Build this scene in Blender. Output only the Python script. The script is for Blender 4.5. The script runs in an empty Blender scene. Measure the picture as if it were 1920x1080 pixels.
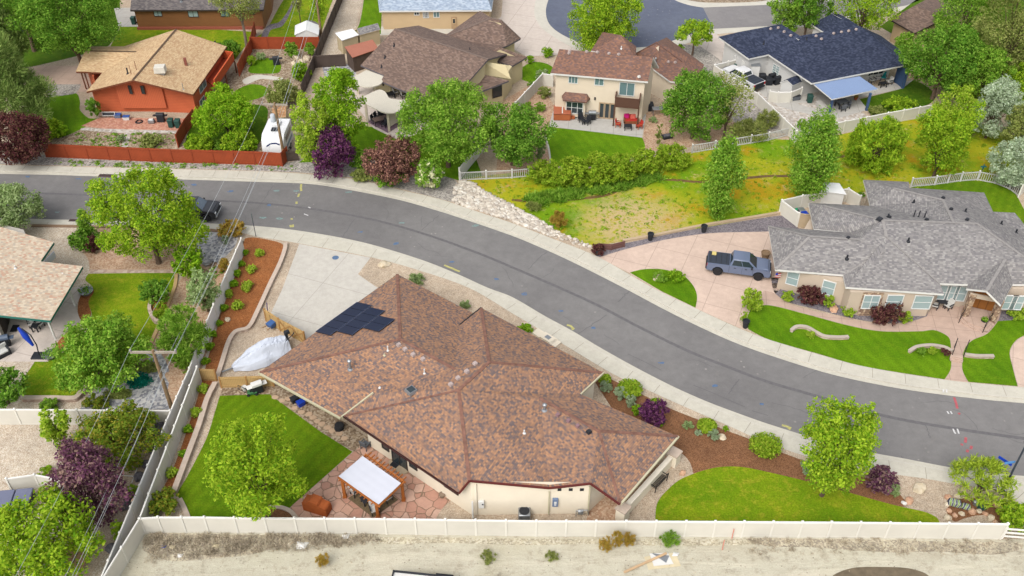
import bpy, bmesh, math, random
import numpy as np
from mathutils import Vector, Matrix, geometry
random.seed(7)
SC = bpy.context.scene
COL = SC.collection
# ------------------------------------------------------------------ camera model
FPX, TH, CH = 1800.0, math.radians(39.5), 56.0
CAM = Vector((0, 0, CH)); FW = Vector((0, math.cos(TH), -math.sin(TH))); UP = Vector((0, math.sin(TH), math.cos(TH)))
def ray(x, y): return FW + Vector(((x - 960) / FPX, 0, 0)) - UP * ((y - 540) / FPX)
def G(x, y, z=0.1):
    d = ray(x, y); return CAM + d * ((z - CH) / d.z)
def scl(p): return FPX / (p - CAM).dot(FW)          # pixels per metre at a point
def hit(x, y, A, B):                                 # ray against the vertical plane through A, B
    n = Vector((-(B.y - A.y), B.x - A.x, 0)); d = ray(x, y)
    return CAM + d * (n.dot(A - CAM) / n.dot(d))
LOT = 0.10
# ------------------------------------------------------------------ objects and tags
def tag(o, label, cat, group=None):
    o['label'] = label; o['category'] = cat
    if group: o['group'] = group
    return o
def thing(name, label, cat, loc=(0, 0, 0), rz=0, group=None):
    o = bpy.data.objects.new(name, None); COL.objects.link(o)
    o.empty_display_size = .3
    o.location = loc; o.rotation_euler = (0, 0, rz)
    return tag(o, label, cat, group)
def dup(root, loc, rz, label, group=None, sc=None):
    r = root.copy(); COL.objects.link(r); r.location = loc; r.rotation_euler = (0, 0, rz); r['label'] = label
    if group: r['group'] = group
    if sc: r.scale = (sc, sc, sc)
    for ch in list(root.children):
        c = ch.copy(); COL.objects.link(c); c.parent = r
        for g in ch.children:
            d = g.copy(); COL.objects.link(d); d.parent = c
    return r
# ------------------------------------------------------------------ mesh builder
class MB:
    def __init__(s): s.v = []; s.f = []; s.m = []; s.uv = []; s.hasuv = False
    def add(s, vs, fs, mat=0, uvs=None):
        b = len(s.v); s.v += [tuple(p) for p in vs]
        for i, f in enumerate(fs):
            s.f.append([b + k for k in f]); s.m.append(mat)
            if uvs: s.uv.append(uvs[i]); s.hasuv = True
            else: s.uv.append(None)
        return s
    def box(s, c, d, rz=0, mat=0, M=None, taper=1.0):
        x, y, z = d[0] / 2, d[1] / 2, d[2] / 2; t = taper
        pts = [Vector(p) for p in ((-x,-y,-z),(x,-y,-z),(x,y,-z),(-x,y,-z),(-x*t,-y*t,z),(x*t,-y*t,z),(x*t,y*t,z),(-x*t,y*t,z))]
        R = M if M is not None else Matrix.Rotation(rz, 3, 'Z')
        pts = [R @ p + Vector(c) for p in pts]
        return s.add(pts, [(3,2,1,0),(4,5,6,7),(0,1,5,4),(1,2,6,5),(2,3,7,6),(3,0,4,7)], mat)
    def bar(s, a, b, w, h=None, mat=0):                # square bar between two points
        a = Vector(a); b = Vector(b); h = h or w; d = (b - a); L = d.length
        if L < 1e-6: return s
        d = d / L; u = d.cross(Vector((0, 0, 1)))
        if u.length < 1e-3: u = Vector((1, 0, 0))
        u.normalize(); n = u.cross(d)
        R = Matrix((d, u, n)).transposed()
        return s.box((a + b) / 2, (L, w, h), M=R, mat=mat)
    def tube(s, pts, r, n=8, mat=0, cap=True):
        pts = [Vector(p) for p in pts]; k = len(pts)
        rs = r if isinstance(r, (list, tuple)) else [r] * k
        vs = []; up = Vector((0.13, 0.31, 0.94)).normalized()
        for i, p in enumerate(pts):
            d = (pts[min(i + 1, k - 1)] - pts[max(i - 1, 0)]).normalized()
            u = d.cross(up)
            if u.length < 1e-2: u = d.cross(Vector((1, 0, 0)))
            u.normalize(); w = d.cross(u)
            for j in range(n):
                a = 2 * math.pi * j / n; vs.append(p + (u * math.cos(a) + w * math.sin(a)) * rs[i])
        fs = [(i*n + j, i*n + (j+1) % n, (i+1)*n + (j+1) % n, (i+1)*n + j) for i in range(k-1) for j in range(n)]
        if cap: fs += [tuple(range(n - 1, -1, -1)), tuple((k-1)*n + j for j in range(n))]
        return s.add(vs, fs, mat)
    def lathe(s, c, prof, n=16, mat=0, sx=1, sy=1):     # prof: (radius, z)
        c = Vector(c); vs = []; k = len(prof)
        for r, z in prof:
            for j in range(n):
                a = 2 * math.pi * j / n; vs.append(c + Vector((r*math.cos(a)*sx, r*math.sin(a)*sy, z)))
        fs = [(i*n + j, i*n + (j+1) % n, (i+1)*n + (j+1) % n, (i+1)*n + j) for i in range(k-1) for j in range(n)]
        fs += [tuple(range(n - 1, -1, -1)), tuple((k-1)*n + j for j in range(n))]
        return s.add(vs, fs, mat)
    def prism(s, poly, z0, z1, mat=0, top=None):        # poly: world xy
        a = sum(poly[i-1][0]*poly[i][1] - poly[i][0]*poly[i-1][1] for i in range(len(poly)))
        if a < 0: poly = poly[::-1]
        n = len(poly)
        vs = [(p[0], p[1], z0) for p in poly] + [(p[0], p[1], z1) for p in poly]
        s.add(vs, [(i, (i+1) % n, n + (i+1) % n, n + i) for i in range(n)], mat)
        tri = geometry.tessellate_polygon([[Vector((p[0], p[1], 0)) for p in poly]])
        s.add([(p[0], p[1], z1) for p in poly], [up3(poly, t) for t in tri], mat if top is None else top)
        s.add([(p[0], p[1], z0) for p in poly], [up3(poly, t)[::-1] for t in tri], mat)
        return s
    def extr(s, prof, M, w, mat=0):                     # profile in local XZ extruded along local Y by +-w/2, placed by 4x4 M
        n = len(prof)
        vs = [M @ Vector((p[0], -w/2, p[1])) for p in prof] + [M @ Vector((p[0], w/2, p[1])) for p in prof]
        s.add(vs, [(i, n + i, n + (i+1) % n, (i+1) % n) for i in range(n)], mat)
        tri = geometry.tessellate_polygon([[Vector((p[0], p[1], 0)) for p in prof]])
        return s.add(vs, list(tri) + [tuple(n + k for k in t[::-1]) for t in tri], mat)
    def build(s, name, mats, parent=None, smooth=False, bevel=0, fix=True):
        me = bpy.data.meshes.new(name); me.from_pydata(s.v, [], s.f)
        for m in (mats if isinstance(mats, (list, tuple)) else [mats]): me.materials.append(m)
        me.polygons.foreach_set('material_index', s.m)
        if s.hasuv:
            l = me.uv_layers.new(name='UVMap')
            for p, u in zip(me.polygons, s.uv):
                if u:
                    for li, q in zip(p.loop_indices, u): l.data[li].uv = q
        elif fix:
            bm = bmesh.new(); bm.from_mesh(me); bmesh.ops.recalc_face_normals(bm, faces=bm.faces); bm.to_mesh(me); bm.free()
        if smooth: me.polygons.foreach_set('use_smooth', [True] * len(me.polygons))
        o = bpy.data.objects.new(name, me); COL.objects.link(o)
        if parent: o.parent = parent
        if bevel:
            b = o.modifiers.new('bevel', 'BEVEL'); b.width = bevel; b.segments = 2; b.limit_method = 'ANGLE'; b.angle_limit = math.radians(40)
        if smooth or bevel:
            try: me.set_sharp_from_angle(angle=math.radians(42))
            except Exception: pass
        return o
def up3(poly, t):
    a, b, c = (poly[k] for k in t)
    return t if (b[0]-a[0])*(c[1]-a[1]) - (b[1]-a[1])*(c[0]-a[0]) > 0 else t[::-1]
def crom(pts, seg=8, closed=True):
    """pixel points (x, y) smooth or (x, y, 1) sharp -> dense polyline"""
    n = len(pts); out = []
    def tan(i):
        if len(pts[i]) > 2: return (0, 0)
        if not closed and i in (0, n-1): return (0, 0)
        a, b = pts[(i-1) % n], pts[(i+1) % n]
        return ((b[0]-a[0]) / 2, (b[1]-a[1]) / 2)
    for i in range(n if closed else n - 1):
        p, q = pts[i], pts[(i+1) % n]; t0, t1 = tan(i), tan((i+1) % n)
        L = math.hypot(q[0]-p[0], q[1]-p[1])
        def cl(t):
            m = math.hypot(*t); return t if m <= L or m == 0 else (t[0]*L/m, t[1]*L/m)
        t0, t1 = cl(t0), cl(t1)
        if t0 == (0, 0) and t1 == (0, 0): out.append(p[:2]); continue
        for k in range(seg):
            u = k / seg; h = (2*u**3-3*u*u+1, u**3-2*u*u+u, -2*u**3+3*u*u, u**3-u*u)
            out.append((h[0]*p[0]+h[1]*t0[0]+h[2]*q[0]+h[3]*t1[0], h[0]*p[1]+h[1]*t0[1]+h[2]*q[1]+h[3]*t1[1]))
    if not closed: out.append(pts[-1][:2])
    return out
def sheet(name, pts, z, mat, curve=True, thick=0.0, parent=None, kind='structure'):
    px = crom(pts) if curve else [p[:2] for p in pts]
    w = [G(x, y, z) for x, y in px]
    mb = MB()
    if thick: mb.prism([(p.x, p.y) for p in w], z - thick, z)
    else:
        tri = geometry.tessellate_polygon([[Vector((p.x, p.y, 0)) for p in w]])
        mb.add(w, [up3([(p.x, p.y) for p in w], t) for t in tri])
    o = mb.build(name, mat, parent, fix=False)
    if kind and not parent: o['kind'] = kind
    return o
def strip(a, b, z0, z1, name, mat, kind='structure', parent=None):     # slab between two world polylines
    poly = [(p.x, p.y) for p in a] + [(p.x, p.y) for p in reversed(b)]
    o = MB().prism(poly, z0, z1).build(name, mat, parent, fix=False)
    if kind: o['kind'] = kind
    return o
def offs(line, d, closed=False):                      # offset a world xy polyline to its left by d
    out = []; n = len(line)
    for i in range(n):
        a = line[i-1] if (i or closed) else line[i]; b = line[(i+1) % n] if (i < n-1 or closed) else line[i]
        p = line[i]
        d1 = Vector((p[0]-a[0], p[1]-a[1])); d2 = Vector((b[0]-p[0], b[1]-p[1]))
        if d1.length < 1e-6: d1 = d2
        if d2.length < 1e-6: d2 = d1
        d1.normalize(); d2.normalize()
        n1 = Vector((-d1.y, d1.x)); n2 = Vector((-d2.y, d2.x)); m = n1 + n2
        k = max(m.dot(n1), .35)
        out.append((p[0] + m.x*d/k, p[1] + m.y*d/k))
    return out
# ------------------------------------------------------------------ materials
def lin(c):
    c = c / 255.0
    return c / 12.92 if c <= .04045 else ((c + .055) / 1.055) ** 2.4
K = 0.60                                                # albedo for the tone seen in full daylight
def C(r, g, b, k=K): return (min(lin(r)*k, .9), min(lin(g)*k, .9), min(lin(b)*k, .9), 1)
class NT:
    def __init__(s, name):
        s.m = bpy.data.materials.new(name); s.m.use_nodes = True; s.t = s.m.node_tree
        s.p = s.t.nodes['Principled BSDF']; s.out = s.t.nodes['Material Output']
        s.tc = s.t.nodes.new('ShaderNodeTexCoord')
    def n(s, typ, **kw):
        x = s.t.nodes.new('ShaderNode' + typ)
        for k, v in kw.items():
            if hasattr(x, k): setattr(x, k, v)
            else: x.inputs[k.replace('_', ' ')].default_value = v
        return x
    def l(s, a, b): s.t.links.new(a, b)
    def math(s, op, a, b=None):
        x = s.t.nodes.new('ShaderNodeMath'); x.operation = op
        for i, q in enumerate((a, b)):
            if q is None: continue
            if isinstance(q, (int, float)): x.inputs[i].default_value = q
            else: s.l(q, x.inputs[i])
        return x.outputs[0]
    def noise(s, scale, detail=4, rough=.6, vec=None, dist=0):
        x = s.n('TexNoise'); x.inputs['Scale'].default_value = scale; x.inputs['Detail'].default_value = detail
        x.inputs['Roughness'].default_value = rough; x.inputs['Distortion'].default_value = dist
        s.l(vec if vec else s.tc.outputs['Object'], x.inputs['Vector']); return x.outputs['Fac']
    def vor(s, scale, feat='F1', out='Distance', vec=None, rnd=1):
        x = s.n('TexVoronoi'); x.feature = feat; x.inputs['Scale'].default_value = scale; x.inputs['Randomness'].default_value = rnd
        s.l(vec if vec else s.tc.outputs['Object'], x.inputs['Vector']); return x.outputs[out]
    def ramp(s, fac, stops, const=False):
        x = s.n('ValToRGB'); e = x.color_ramp.elements
        if const: x.color_ramp.interpolation = 'CONSTANT'
        e[0].position, e[0].color = stops[0]; e[1].position, e[1].color = stops[1]
        for p, c in stops[2:]:
            q = e.new(p); q.color = c
        s.l(fac, x.inputs['Fac']); return x.outputs['Color']
    def mix(s, f, a, b, mode='MIX'):
        x = s.n('Mix'); x.data_type = 'RGBA'; x.blend_type = mode
        for q, i in ((f, 0), (a, 6), (b, 7)):
            if isinstance(q, (int, float)): x.inputs[i].default_value = q
            elif isinstance(q, tuple): x.inputs[i].default_value = q
            else: s.l(q, x.inputs[i])
        return x.outputs[2]
    def step(s, v, a, b):                              # smooth 0..1 between a and b
        x = s.n('MapRange'); x.interpolation_type = 'SMOOTHSTEP'; x.inputs['From Min'].default_value = a; x.inputs['From Max'].default_value = b
        s.l(v, x.inputs['Value']); return x.outputs['Result']
    def done(s, col, rough=.8, bump=None, bstr=.3, bdist=.05, metal=0, spec=.3):
        if isinstance(col, tuple): s.p.inputs['Base Color'].default_value = col
        else: s.l(col, s.p.inputs['Base Color'])
        s.p.inputs['Roughness'].default_value = rough; s.p.inputs['Metallic'].default_value = metal
        s.p.inputs['Specular IOR Level'].default_value = spec
        if bump is not None:
            b = s.n('Bump'); b.inputs['Strength'].default_value = bstr; b.inputs['Distance'].default_value = bdist
            s.l(bump, b.inputs['Height']); s.l(b.outputs['Normal'], s.p.inputs['Normal'])
        return s.m
def mul(c, k): return (min(c[0]*k, .95), min(c[1]*k, .95), min(c[2]*k, .95), 1)
def plain(name, c, rough=.6, var=.12, scale=1.5, metal=0, spec=.3):
    t = NT(name); f = t.noise(scale, 5)
    return t.done(t.ramp(f, [(.3, mul(c, 1-var)), (.7, mul(c, 1+var))]), rough, metal=metal, spec=spec)
def grit(name, cols, scale=14, big=.25, bigvar=.18, rough=.95, bstr=.5):      # gravel: a colour per stone
    t = NT(name)
    vc = t.vor(scale, out='Color'); sep = t.n('SeparateColor'); t.l(vc, sep.inputs[0])
    n = len(cols); col = t.ramp(sep.outputs[0], [(i / n, c) for i, c in enumerate(cols)], const=True)
    f = t.noise(big, 6, .65); col = t.mix(1.0, col, t.ramp(f, [(.3, (1-bigvar,)*3+(1,)), (.7, (1+bigvar,)*3+(1,))]), 'MULTIPLY')
    f2 = t.noise(2.2, 4); col = t.mix(1.0, col, t.ramp(f2, [(.3, (.9,)*3+(1,)), (.7, (1.1,)*3+(1,))]), 'MULTIPLY')
    return t.done(col, rough, t.vor(scale), -bstr, .04)
def lawn(name, a, b, c, spots=.5, band=0, rot=0.0):
    t = NT(name)
    f = t.noise(.22, 6, .65); g = t.noise(1.4, 6, .75); h = t.noise(24, 3, .7)
    col = t.mix(t.step(f, .36, .64), a, b); col = t.mix(t.math('MULTIPLY', t.step(g, .45, .75), spots), col, c)
    fine = t.noise(7.5, 4, .75)
    col = t.mix(1.0, col, t.ramp(fine, [(.28, (.62,)*3+(1,)), (.72, (1.36,)*3+(1,))]), 'MULTIPLY')
    if band:
        w = t.n('TexWave'); w.inputs['Scale'].default_value = band; w.inputs['Distortion'].default_value = 1.2; w.inputs['Detail'].default_value = 3
        mp = t.n('Mapping'); mp.inputs['Rotation'].default_value = (0, 0, rot); t.l(t.tc.outputs['Object'], mp.inputs['Vector']); t.l(mp.outputs[0], w.inputs['Vector'])
        col = t.mix(1.0, col, t.ramp(w.outputs['Fac'], [(0, (.93,)*3+(1,)), (1, (1.07,)*3+(1,))]), 'MULTIPLY')
    return t.done(col, .95, h, .8, .08, spec=.1)
def slab(name, c, joint=None, jw=.012, rot=0, off=(0, 0), stain=.1, rough=.85):  # concrete with optional joint grid (metres)
    t = NT(name); f = t.noise(.5, 6, .65); g = t.noise(9, 4, .7); h = t.noise(2.1, 4, .7)
    col = t.ramp(f, [(.3, mul(c, 1-stain)), (.7, mul(c, 1+stain))])
    col = t.mix(1.0, col, t.ramp(g, [(.3, (.93,)*3+(1,)), (.7, (1.06,)*3+(1,))]), 'MULTIPLY')
    col = t.mix(1.0, col, t.ramp(h, [(.35, (.93,)*3+(1,)), (.65, (1.05,)*3+(1,))]), 'MULTIPLY')
    if joint:
        mp = t.n('Mapping'); mp.inputs['Rotation'].default_value = (0, 0, rot); mp.inputs['Location'].default_value = (off[0], off[1], 0)
        t.l(t.tc.outputs['Object'], mp.inputs['Vector'])
        sx = t.n('SeparateXYZ'); t.l(mp.outputs[0], sx.inputs[0])
        for k in (0, 1):
            if joint[k]:
                m = t.math('PINGPONG', sx.outputs[k], joint[k] / 2)
                col = t.mix(t.step(m, jw * 2.2, jw), col, mul(c, .62))
    return t.done(col, rough, g, .12, .02)
def shingle(name, cols, row=.145, tab=.31, blotch=.15, bscale=.7):
    """per-tab random colour, from the UV map in metres (u along the eave, v up the slope)"""
    t = NT(name); s = t.n('SeparateXYZ'); t.l(t.tc.outputs['UV'], s.inputs[0])
    r = t.math('FLOOR', t.math('DIVIDE', s.outputs[1], row))
    w1 = t.n('TexWhiteNoise'); w1.noise_dimensions = '1D'; t.l(r, w1.inputs['W'])
    u = t.math('ADD', t.math('DIVIDE', s.outputs[0], tab), t.math('MULTIPLY', w1.outputs['Value'], 7.3))
    cmb = t.n('CombineXYZ'); t.l(t.math('FLOOR', u), cmb.inputs[0]); t.l(r, cmb.inputs[1])
    w2 = t.n('TexWhiteNoise'); w2.noise_dimensions = '2D'; t.l(cmb.outputs[0], w2.inputs['Vector'])
    n = len(cols); col = t.ramp(w2.outputs['Value'], [(i / n, c) for i, c in enumerate(cols)], const=True)
    fr = t.math('FRACT', t.math('DIVIDE', s.outputs[1], row))
    col = t.mix(t.step(fr, .22, .02), col, t.mix(1.0, col, (.55,.55,.55,1), 'MULTIPLY'))
    f = t.noise(bscale, 5, .6); col = t.mix(1.0, col, t.ramp(f, [(.3, (1-blotch,)*3+(1,)), (.7, (1+blotch,)*3+(1,))]), 'MULTIPLY')
    return t.done(col, .92, fr, -.35, .02, spec=.15)
def siding(name, c, pitch=.2, var=.08, vert=False):
    t = NT(name); s = t.n('SeparateXYZ'); t.l(t.tc.outputs['Object'], s.inputs[0])
    z = s.outputs[2]
    if vert: z = t.math('ADD', s.outputs[0], s.outputs[1])
    fr = t.math('FRACT', t.math('DIVIDE', z, pitch)); f = t.noise(.8, 5)
    col = t.ramp(f, [(.3, mul(c, 1-var)), (.7, mul(c, 1+var))]); col = t.mix(t.step(fr, .18, .04), col, mul(c, .55))
    return t.done(col, .7, fr, .3, .02)
def leafmat(name, a, b, c=None, trans=.45):
    t = NT(name); g = t.n('NewGeometry'); f = g.outputs['Random Per Island']
    st = [(0, a), (1, b)] if c is None else [(0, a), (.55, b), (1, c)]
    col = t.ramp(f, st); big = t.noise(.9, 3)
    col = t.mix(1.0, col, t.ramp(big, [(.3, (.78,)*3+(1,)), (.7, (1.22,)*3+(1,))]), 'MULTIPLY')
    d = t.n('BsdfDiffuse'); tr = t.n('BsdfTranslucent'); mx = t.n('MixShader'); mx.inputs[0].default_value = trans
    t.l(col, d.inputs['Color']); t.l(t.mix(1.0, col, (1.18, 1.12, .9, 1), 'MULTIPLY'), tr.inputs['Color'])
    t.l(d.outputs[0], mx.inputs[1]); t.l(tr.outputs[0], mx.inputs[2]); t.l(mx.outputs[0], t.out.inputs['Surface'])
    t.t.nodes.remove(t.p); return t.m
# ================================================================== GROUND, ROADS, LAWNS
m_dirt = plain('dirt_far', C(196,178,150), .95, .15, .1)
m_gravel = grit('tan_gravel', [C(196,176,152), C(208,188,164), C(184,164,140), C(216,200,178), C(174,152,128)], 20)
m_gravelp = grit('pale_gravel', [C(208,192,170), C(220,206,186), C(194,176,152), C(228,216,198), C(182,160,138)], 18)
m_gravelg = grit('grey_gravel', [C(172,164,154), C(156,149,142), C(186,178,168), C(142,136,130), C(196,189,180)], 7, .4)
m_gravelw = grit('white_river_gravel', [C(208,200,190), C(194,185,174), C(222,215,206), C(182,170,158), C(204,191,176)], 4, .4, .1)
m_gravelb = grit('slate_gravel', [C(182,180,182), C(164,163,168), C(202,200,200), C(144,144,152), C(214,210,206)], 5, .4)
m_gravelk = grit('dark_purple_gravel', [C(136,128,132), C(124,116,122), C(148,140,142), C(114,106,112)], 9, .4, .1)
m_soil = grit('garden_soil', [C(172,152,126), C(150,128,104), C(188,170,146), C(132,110,88)], 7, .5, .22)
m_redsoil = grit('red_soil', [C(204,172,142), C(192,156,126), C(212,182,154), C(182,144,116)], 8, .5, .18)
m_mulch = grit('orange_mulch', [C(164,100,52), C(148,86,42), C(176,112,62), C(132,76,38), C(180,120,72)], 22, .5, .14)
m_mulchb = grit('brown_mulch', [C(138,94,62), C(124,84,54), C(148,104,70), C(112,74,48), C(152,110,78)], 22, .4, .16)
m_brick = grit('red_paver', [C(206,150,124), C(190,132,108), C(216,164,140), C(198,140,120)], 5, .5, .08)
m_lawn = lawn('lawn_grass', C(94,132,12), C(114,148,18), C(142,158,30), .5, .35, .5)
m_lawnf = lawn('lawn_fresh', C(92,136,12), C(112,154,18), C(136,164,32), .4, .3, -.4)
m_lawny = lawn('lawn_dry', C(112,150,18), C(142,166,26), C(192,180,54), .7)
m_lawnd = lawn('lawn_dark', C(70,108,14), C(92,126,22), C(126,140,40), .5)  # darkest green of the lawn mixes, also used for the planted garden
m_conc = slab('concrete', C(216,210,196), None, stain=.05)
m_walk = slab('sidewalk_concrete', C(214,208,192), None, stain=.06)
m_drive = slab('driveway_concrete', C(212,206,195), (5.2, 5.2), .012, .38, stain=.05)
m_pink = slab('pink_concrete', C(222,196,178), (3.2, 3.2), .014, .4, stain=.07)
m_pinkw = slab('pink_walk', C(206,178,160), (1.6, 1.6), .012, .15, stain=.06)
m_patio = slab('patio_concrete', C(200,196,188), (2.6, 2.6), .014, .12, stain=.05)
m_patiop = slab('pinkish_patio', C(220,206,194), (3.4, 3.4), .016, .3, stain=.04)
m_curbst = grit('stone_kerb', [C(206,180,160), C(190,164,146), C(218,196,178), C(196,172,156)], 3.2, .5, .08)

def asphalt(name, a, b):
    t = NT(name); f = t.noise(.09, 6, .6); g = t.noise(30, 3, .8); h = t.noise(1.1, 6, .75)
    col = t.mix(t.step(f, .35, .65), a, b)
    col = t.mix(1.0, col, t.ramp(g, [(.25, (.74,)*3+(1,)), (.75, (1.28,)*3+(1,))]), 'MULTIPLY')
    col = t.mix(1.0, col, t.ramp(h, [(.3, (.88,)*3+(1,)), (.7, (1.1,)*3+(1,))]), 'MULTIPLY')
    sp = t.vor(1.3); k = t.noise(.16, 3)                # pale gravel specks and dust
    m = t.math('MULTIPLY', t.step(sp, .16, .06), t.step(k, .5, .62))
    col = t.mix(t.math('MULTIPLY', m, .6), col, C(190,184,174))
    d = t.noise(.33, 7, .8, dist=.6); col = t.mix(t.math('MULTIPLY', t.step(d, .58, .78), .35), col, C(168,160,150))
    return t.done(col, .9, g, .25, .02, spec=.2)
m_asph = asphalt('asphalt', C(126,123,122), C(138,135,133))
m_asphb = asphalt('asphalt_sealed', C(100,106,124), C(110,116,132))
m_asphg = asphalt('asphalt_old', C(140,136,136), C(150,146,144))
m_seam = plain('asphalt_seam', C(114,111,112), .85, .15, 3)
m_crack = plain('crack_sealer', C(106,103,105), .6, .1, 3)

def field_mat():
    t = NT('drainage_grass'); f = t.noise(.1, 6, .65); g = t.noise(.5, 7, .7); h = t.noise(9, 4, .8); q = t.noise(2.4, 5, .75)
    col = t.mix(t.step(f, .4, .62), C(178,178,36), C(118,160,22))
    col = t.mix(t.math('MULTIPLY', t.step(t.noise(.22, 5, .6), .5, .66), .8), col, C(196,152,30))
    patch = t.math('ADD', t.math('MULTIPLY', g, .55), t.math('MULTIPLY', q, .45))
    col = t.mix(t.math('MULTIPLY', t.step(patch, .53, .63), .65), col, C(206,180,128))
    sx = t.n('VectorMath'); sx.operation = 'DISTANCE'; c0 = G(1185,418); sx.inputs[1].default_value = (c0.x, c0.y, LOT); t.l(t.tc.outputs['Object'], sx.inputs[0])
    bare = t.math('MULTIPLY', t.step(sx.outputs['Value'], 7.5, 1.5), t.step(q, .38, .52))
    col = t.mix(bare, col, C(210,184,134))
    col = t.mix(t.math('MULTIPLY', t.step(t.vor(1.6), .3, .12), .7), col, C(112,148,22))
    col = t.mix(1.0, col, t.ramp(h, [(.28, (.76,)*3+(1,)), (.72, (1.22,)*3+(1,))]), 'MULTIPLY')
    return t.done(col, .95, h, .6, .08, spec=.1)
m_field = field_mat()
def sand_mat():
    t = NT('sand_lot'); f = t.noise(.14, 8, .7, dist=.5); g = t.noise(1.3, 7, .78); h = t.noise(10, 5, .8)
    col = t.ramp(f, [(.3, C(204,196,170)), (.48, C(216,209,187)), (.6, C(204,196,173)), (.72, C(186,176,153))])
    col = t.mix(t.math('MULTIPLY', t.step(g, .5, .68), .8), col, C(176,165,142))
    col = t.mix(t.math('MULTIPLY', t.step(t.noise(.42, 7, .8), .56, .7), 1.0), col, C(158,147,128))
    mp = t.n('Mapping'); mp.inputs['Scale'].default_value = (.1, 1.0, 1); t.l(t.tc.outputs['Object'], mp.inputs['Vector'])
    w = t.noise(.9, 7, .75, mp.outputs[0], .6); col = t.mix(t.math('MULTIPLY', t.step(w, .5, .62), .6), col, C(230,221,198))
    col = t.mix(t.step(t.vor(2.3), .13, .06), col, C(150,138,120))
    col = t.mix(1.0, col, t.ramp(h, [(.3, (.84,)*3+(1,)), (.7, (1.12,)*3+(1,))]), 'MULTIPLY')
    return t.done(col, .95, t.math('ADD', g, w), .6, .15)
m_sand = sand_mat()
def flag_mat():
    t = NT('red_flagstone'); 
    nz = t.n('TexNoise'); nz.inputs['Scale'].default_value = 1.3; t.l(t.tc.outputs['Object'], nz.inputs['Vector'])
    v = t.n('VectorMath'); v.operation = 'MULTIPLY_ADD'; t.l(nz.outputs['Color'], v.inputs[0]); v.inputs[1].default_value = (.3,.3,0); t.l(t.tc.outputs['Object'], v.inputs[2])
    e = t.vor(1.3, 'DISTANCE_TO_EDGE', vec=v.outputs[0]); c = t.vor(1.3, out='Color', vec=v.outputs[0])
    s = t.n('SeparateColor'); t.l(c, s.inputs[0])
    col = t.ramp(s.outputs[0], [(0, C(214,168,146)), (.25, C(226,186,164)), (.5, C(206,156,134)), (.75, C(220,174,150))], True)
    col = t.mix(1.0, col, t.ramp(t.noise(4, 5, .7), [(.3, (.88,)*3+(1,)), (.7, (1.1,)*3+(1,))]), 'MULTIPLY')
    col = t.mix(t.step(e, .04, .018), col, C(150,124,102))
    return t.done(col, .85, t.step(e, .02, .07), .5, .04)
m_flag = flag_mat()

def S(name, pts, mat, lvl=1, curve=True): return sheet(name, pts, LOT + .004 * lvl, mat, curve)
g = MB().add([(-400,-120,-.06),(400,-120,-.06),(400,520,-.06),(-400,520,-.06)], [(0,1,2,3)]).build('ground', m_dirt, fix=False); g['kind'] = 'structure'
# --- traced kerb lines of the street (pixels)
RU = [(-140,322),(0,326),(100,328),(240,333),(325,336),(480,341),(580,345),(655,356),(745,374),(800,389),(855,406),(960,442),(1025,469),(1085,497),(1170,540),(1247,581),(1310,612),(1372,640),(1440,665),(1560,702),(1690,729),(1825,747),(1920,756),(2080,768)]
RUB = [(-140,304),(0,309),(120,312),(325,317),(480,321),(570,326),(670,337),(755,357),(830,375),(905,400),(960,418),(1035,447),(1120,481),(1225,540),(1302,577),(1385,615),(1440,636),(1530,663),(1620,687),(1772,712),(1907,725),(2080,735)]
RL = [(-140,404),(75,411),(210,414),(365,418),(480,424),(555,432),(640,446),(705,461),(795,489),(860,515),(915,540),(960,557),(1022,593),(1072,620),(1122,650),(1177,681),(1230,709),(1277,732),(1330,755),(1397,780),(1440,795),(1560,832),(1640,850),(1690,859),(1797,879),(1900,891),(2080,905)]
RLB = [(-140,413),(75,420),(145,422),(365,426),(450,436),(480,443),(560,456),(695,482),(780,505),(880,540),(960,587),(1015,620),(1100,672),(1155,704),(1212,730),(1260,752),(1317,777),(1370,800),(1405,816),(1470,842),(1560,868),(1670,888),(1740,898),(1790,907),(1845,915),(1880,923),(1920,950),(2000,1010)]
def W(pts, z=0.0, seg=6): return [G(x, y, z) for x, y in crom(pts, seg, False)]
ru, rl = W(RU), W(RL); rub, rlb = W(RUB, .12), W(RLB, .12)
road = MB(); poly = [(p.x, p.y) for p in ru] + [(p.x, p.y) for p in reversed(rl)]
tri = geometry.tessellate_polygon([[Vector((x, y, 0)) for x, y in poly]])
road.add([(x, y, 0) for x, y in poly], [up3(poly, t) for t in tri]); road = road.build('road', m_asph, fix=False); road['kind'] = 'structure'
def gutter_pair(e, back, sgn, tag_):
    el = [(p.x, p.y) for p in e]
    gl = offs(el, sgn * .42)
    strip(e, [Vector((x, y, 0)) for x, y in gl], -.05, .02, 'gutter', m_walk)
    kl = offs(el, sgn * .57)
    strip([Vector((x, y, 0)) for x, y in gl], [Vector((x, y, 0)) for x, y in kl], -.05, .115, 'kerb', m_conc)
    return kl
m_joint = plain('walk_joint', C(150,142,128), .9, .1)
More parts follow.
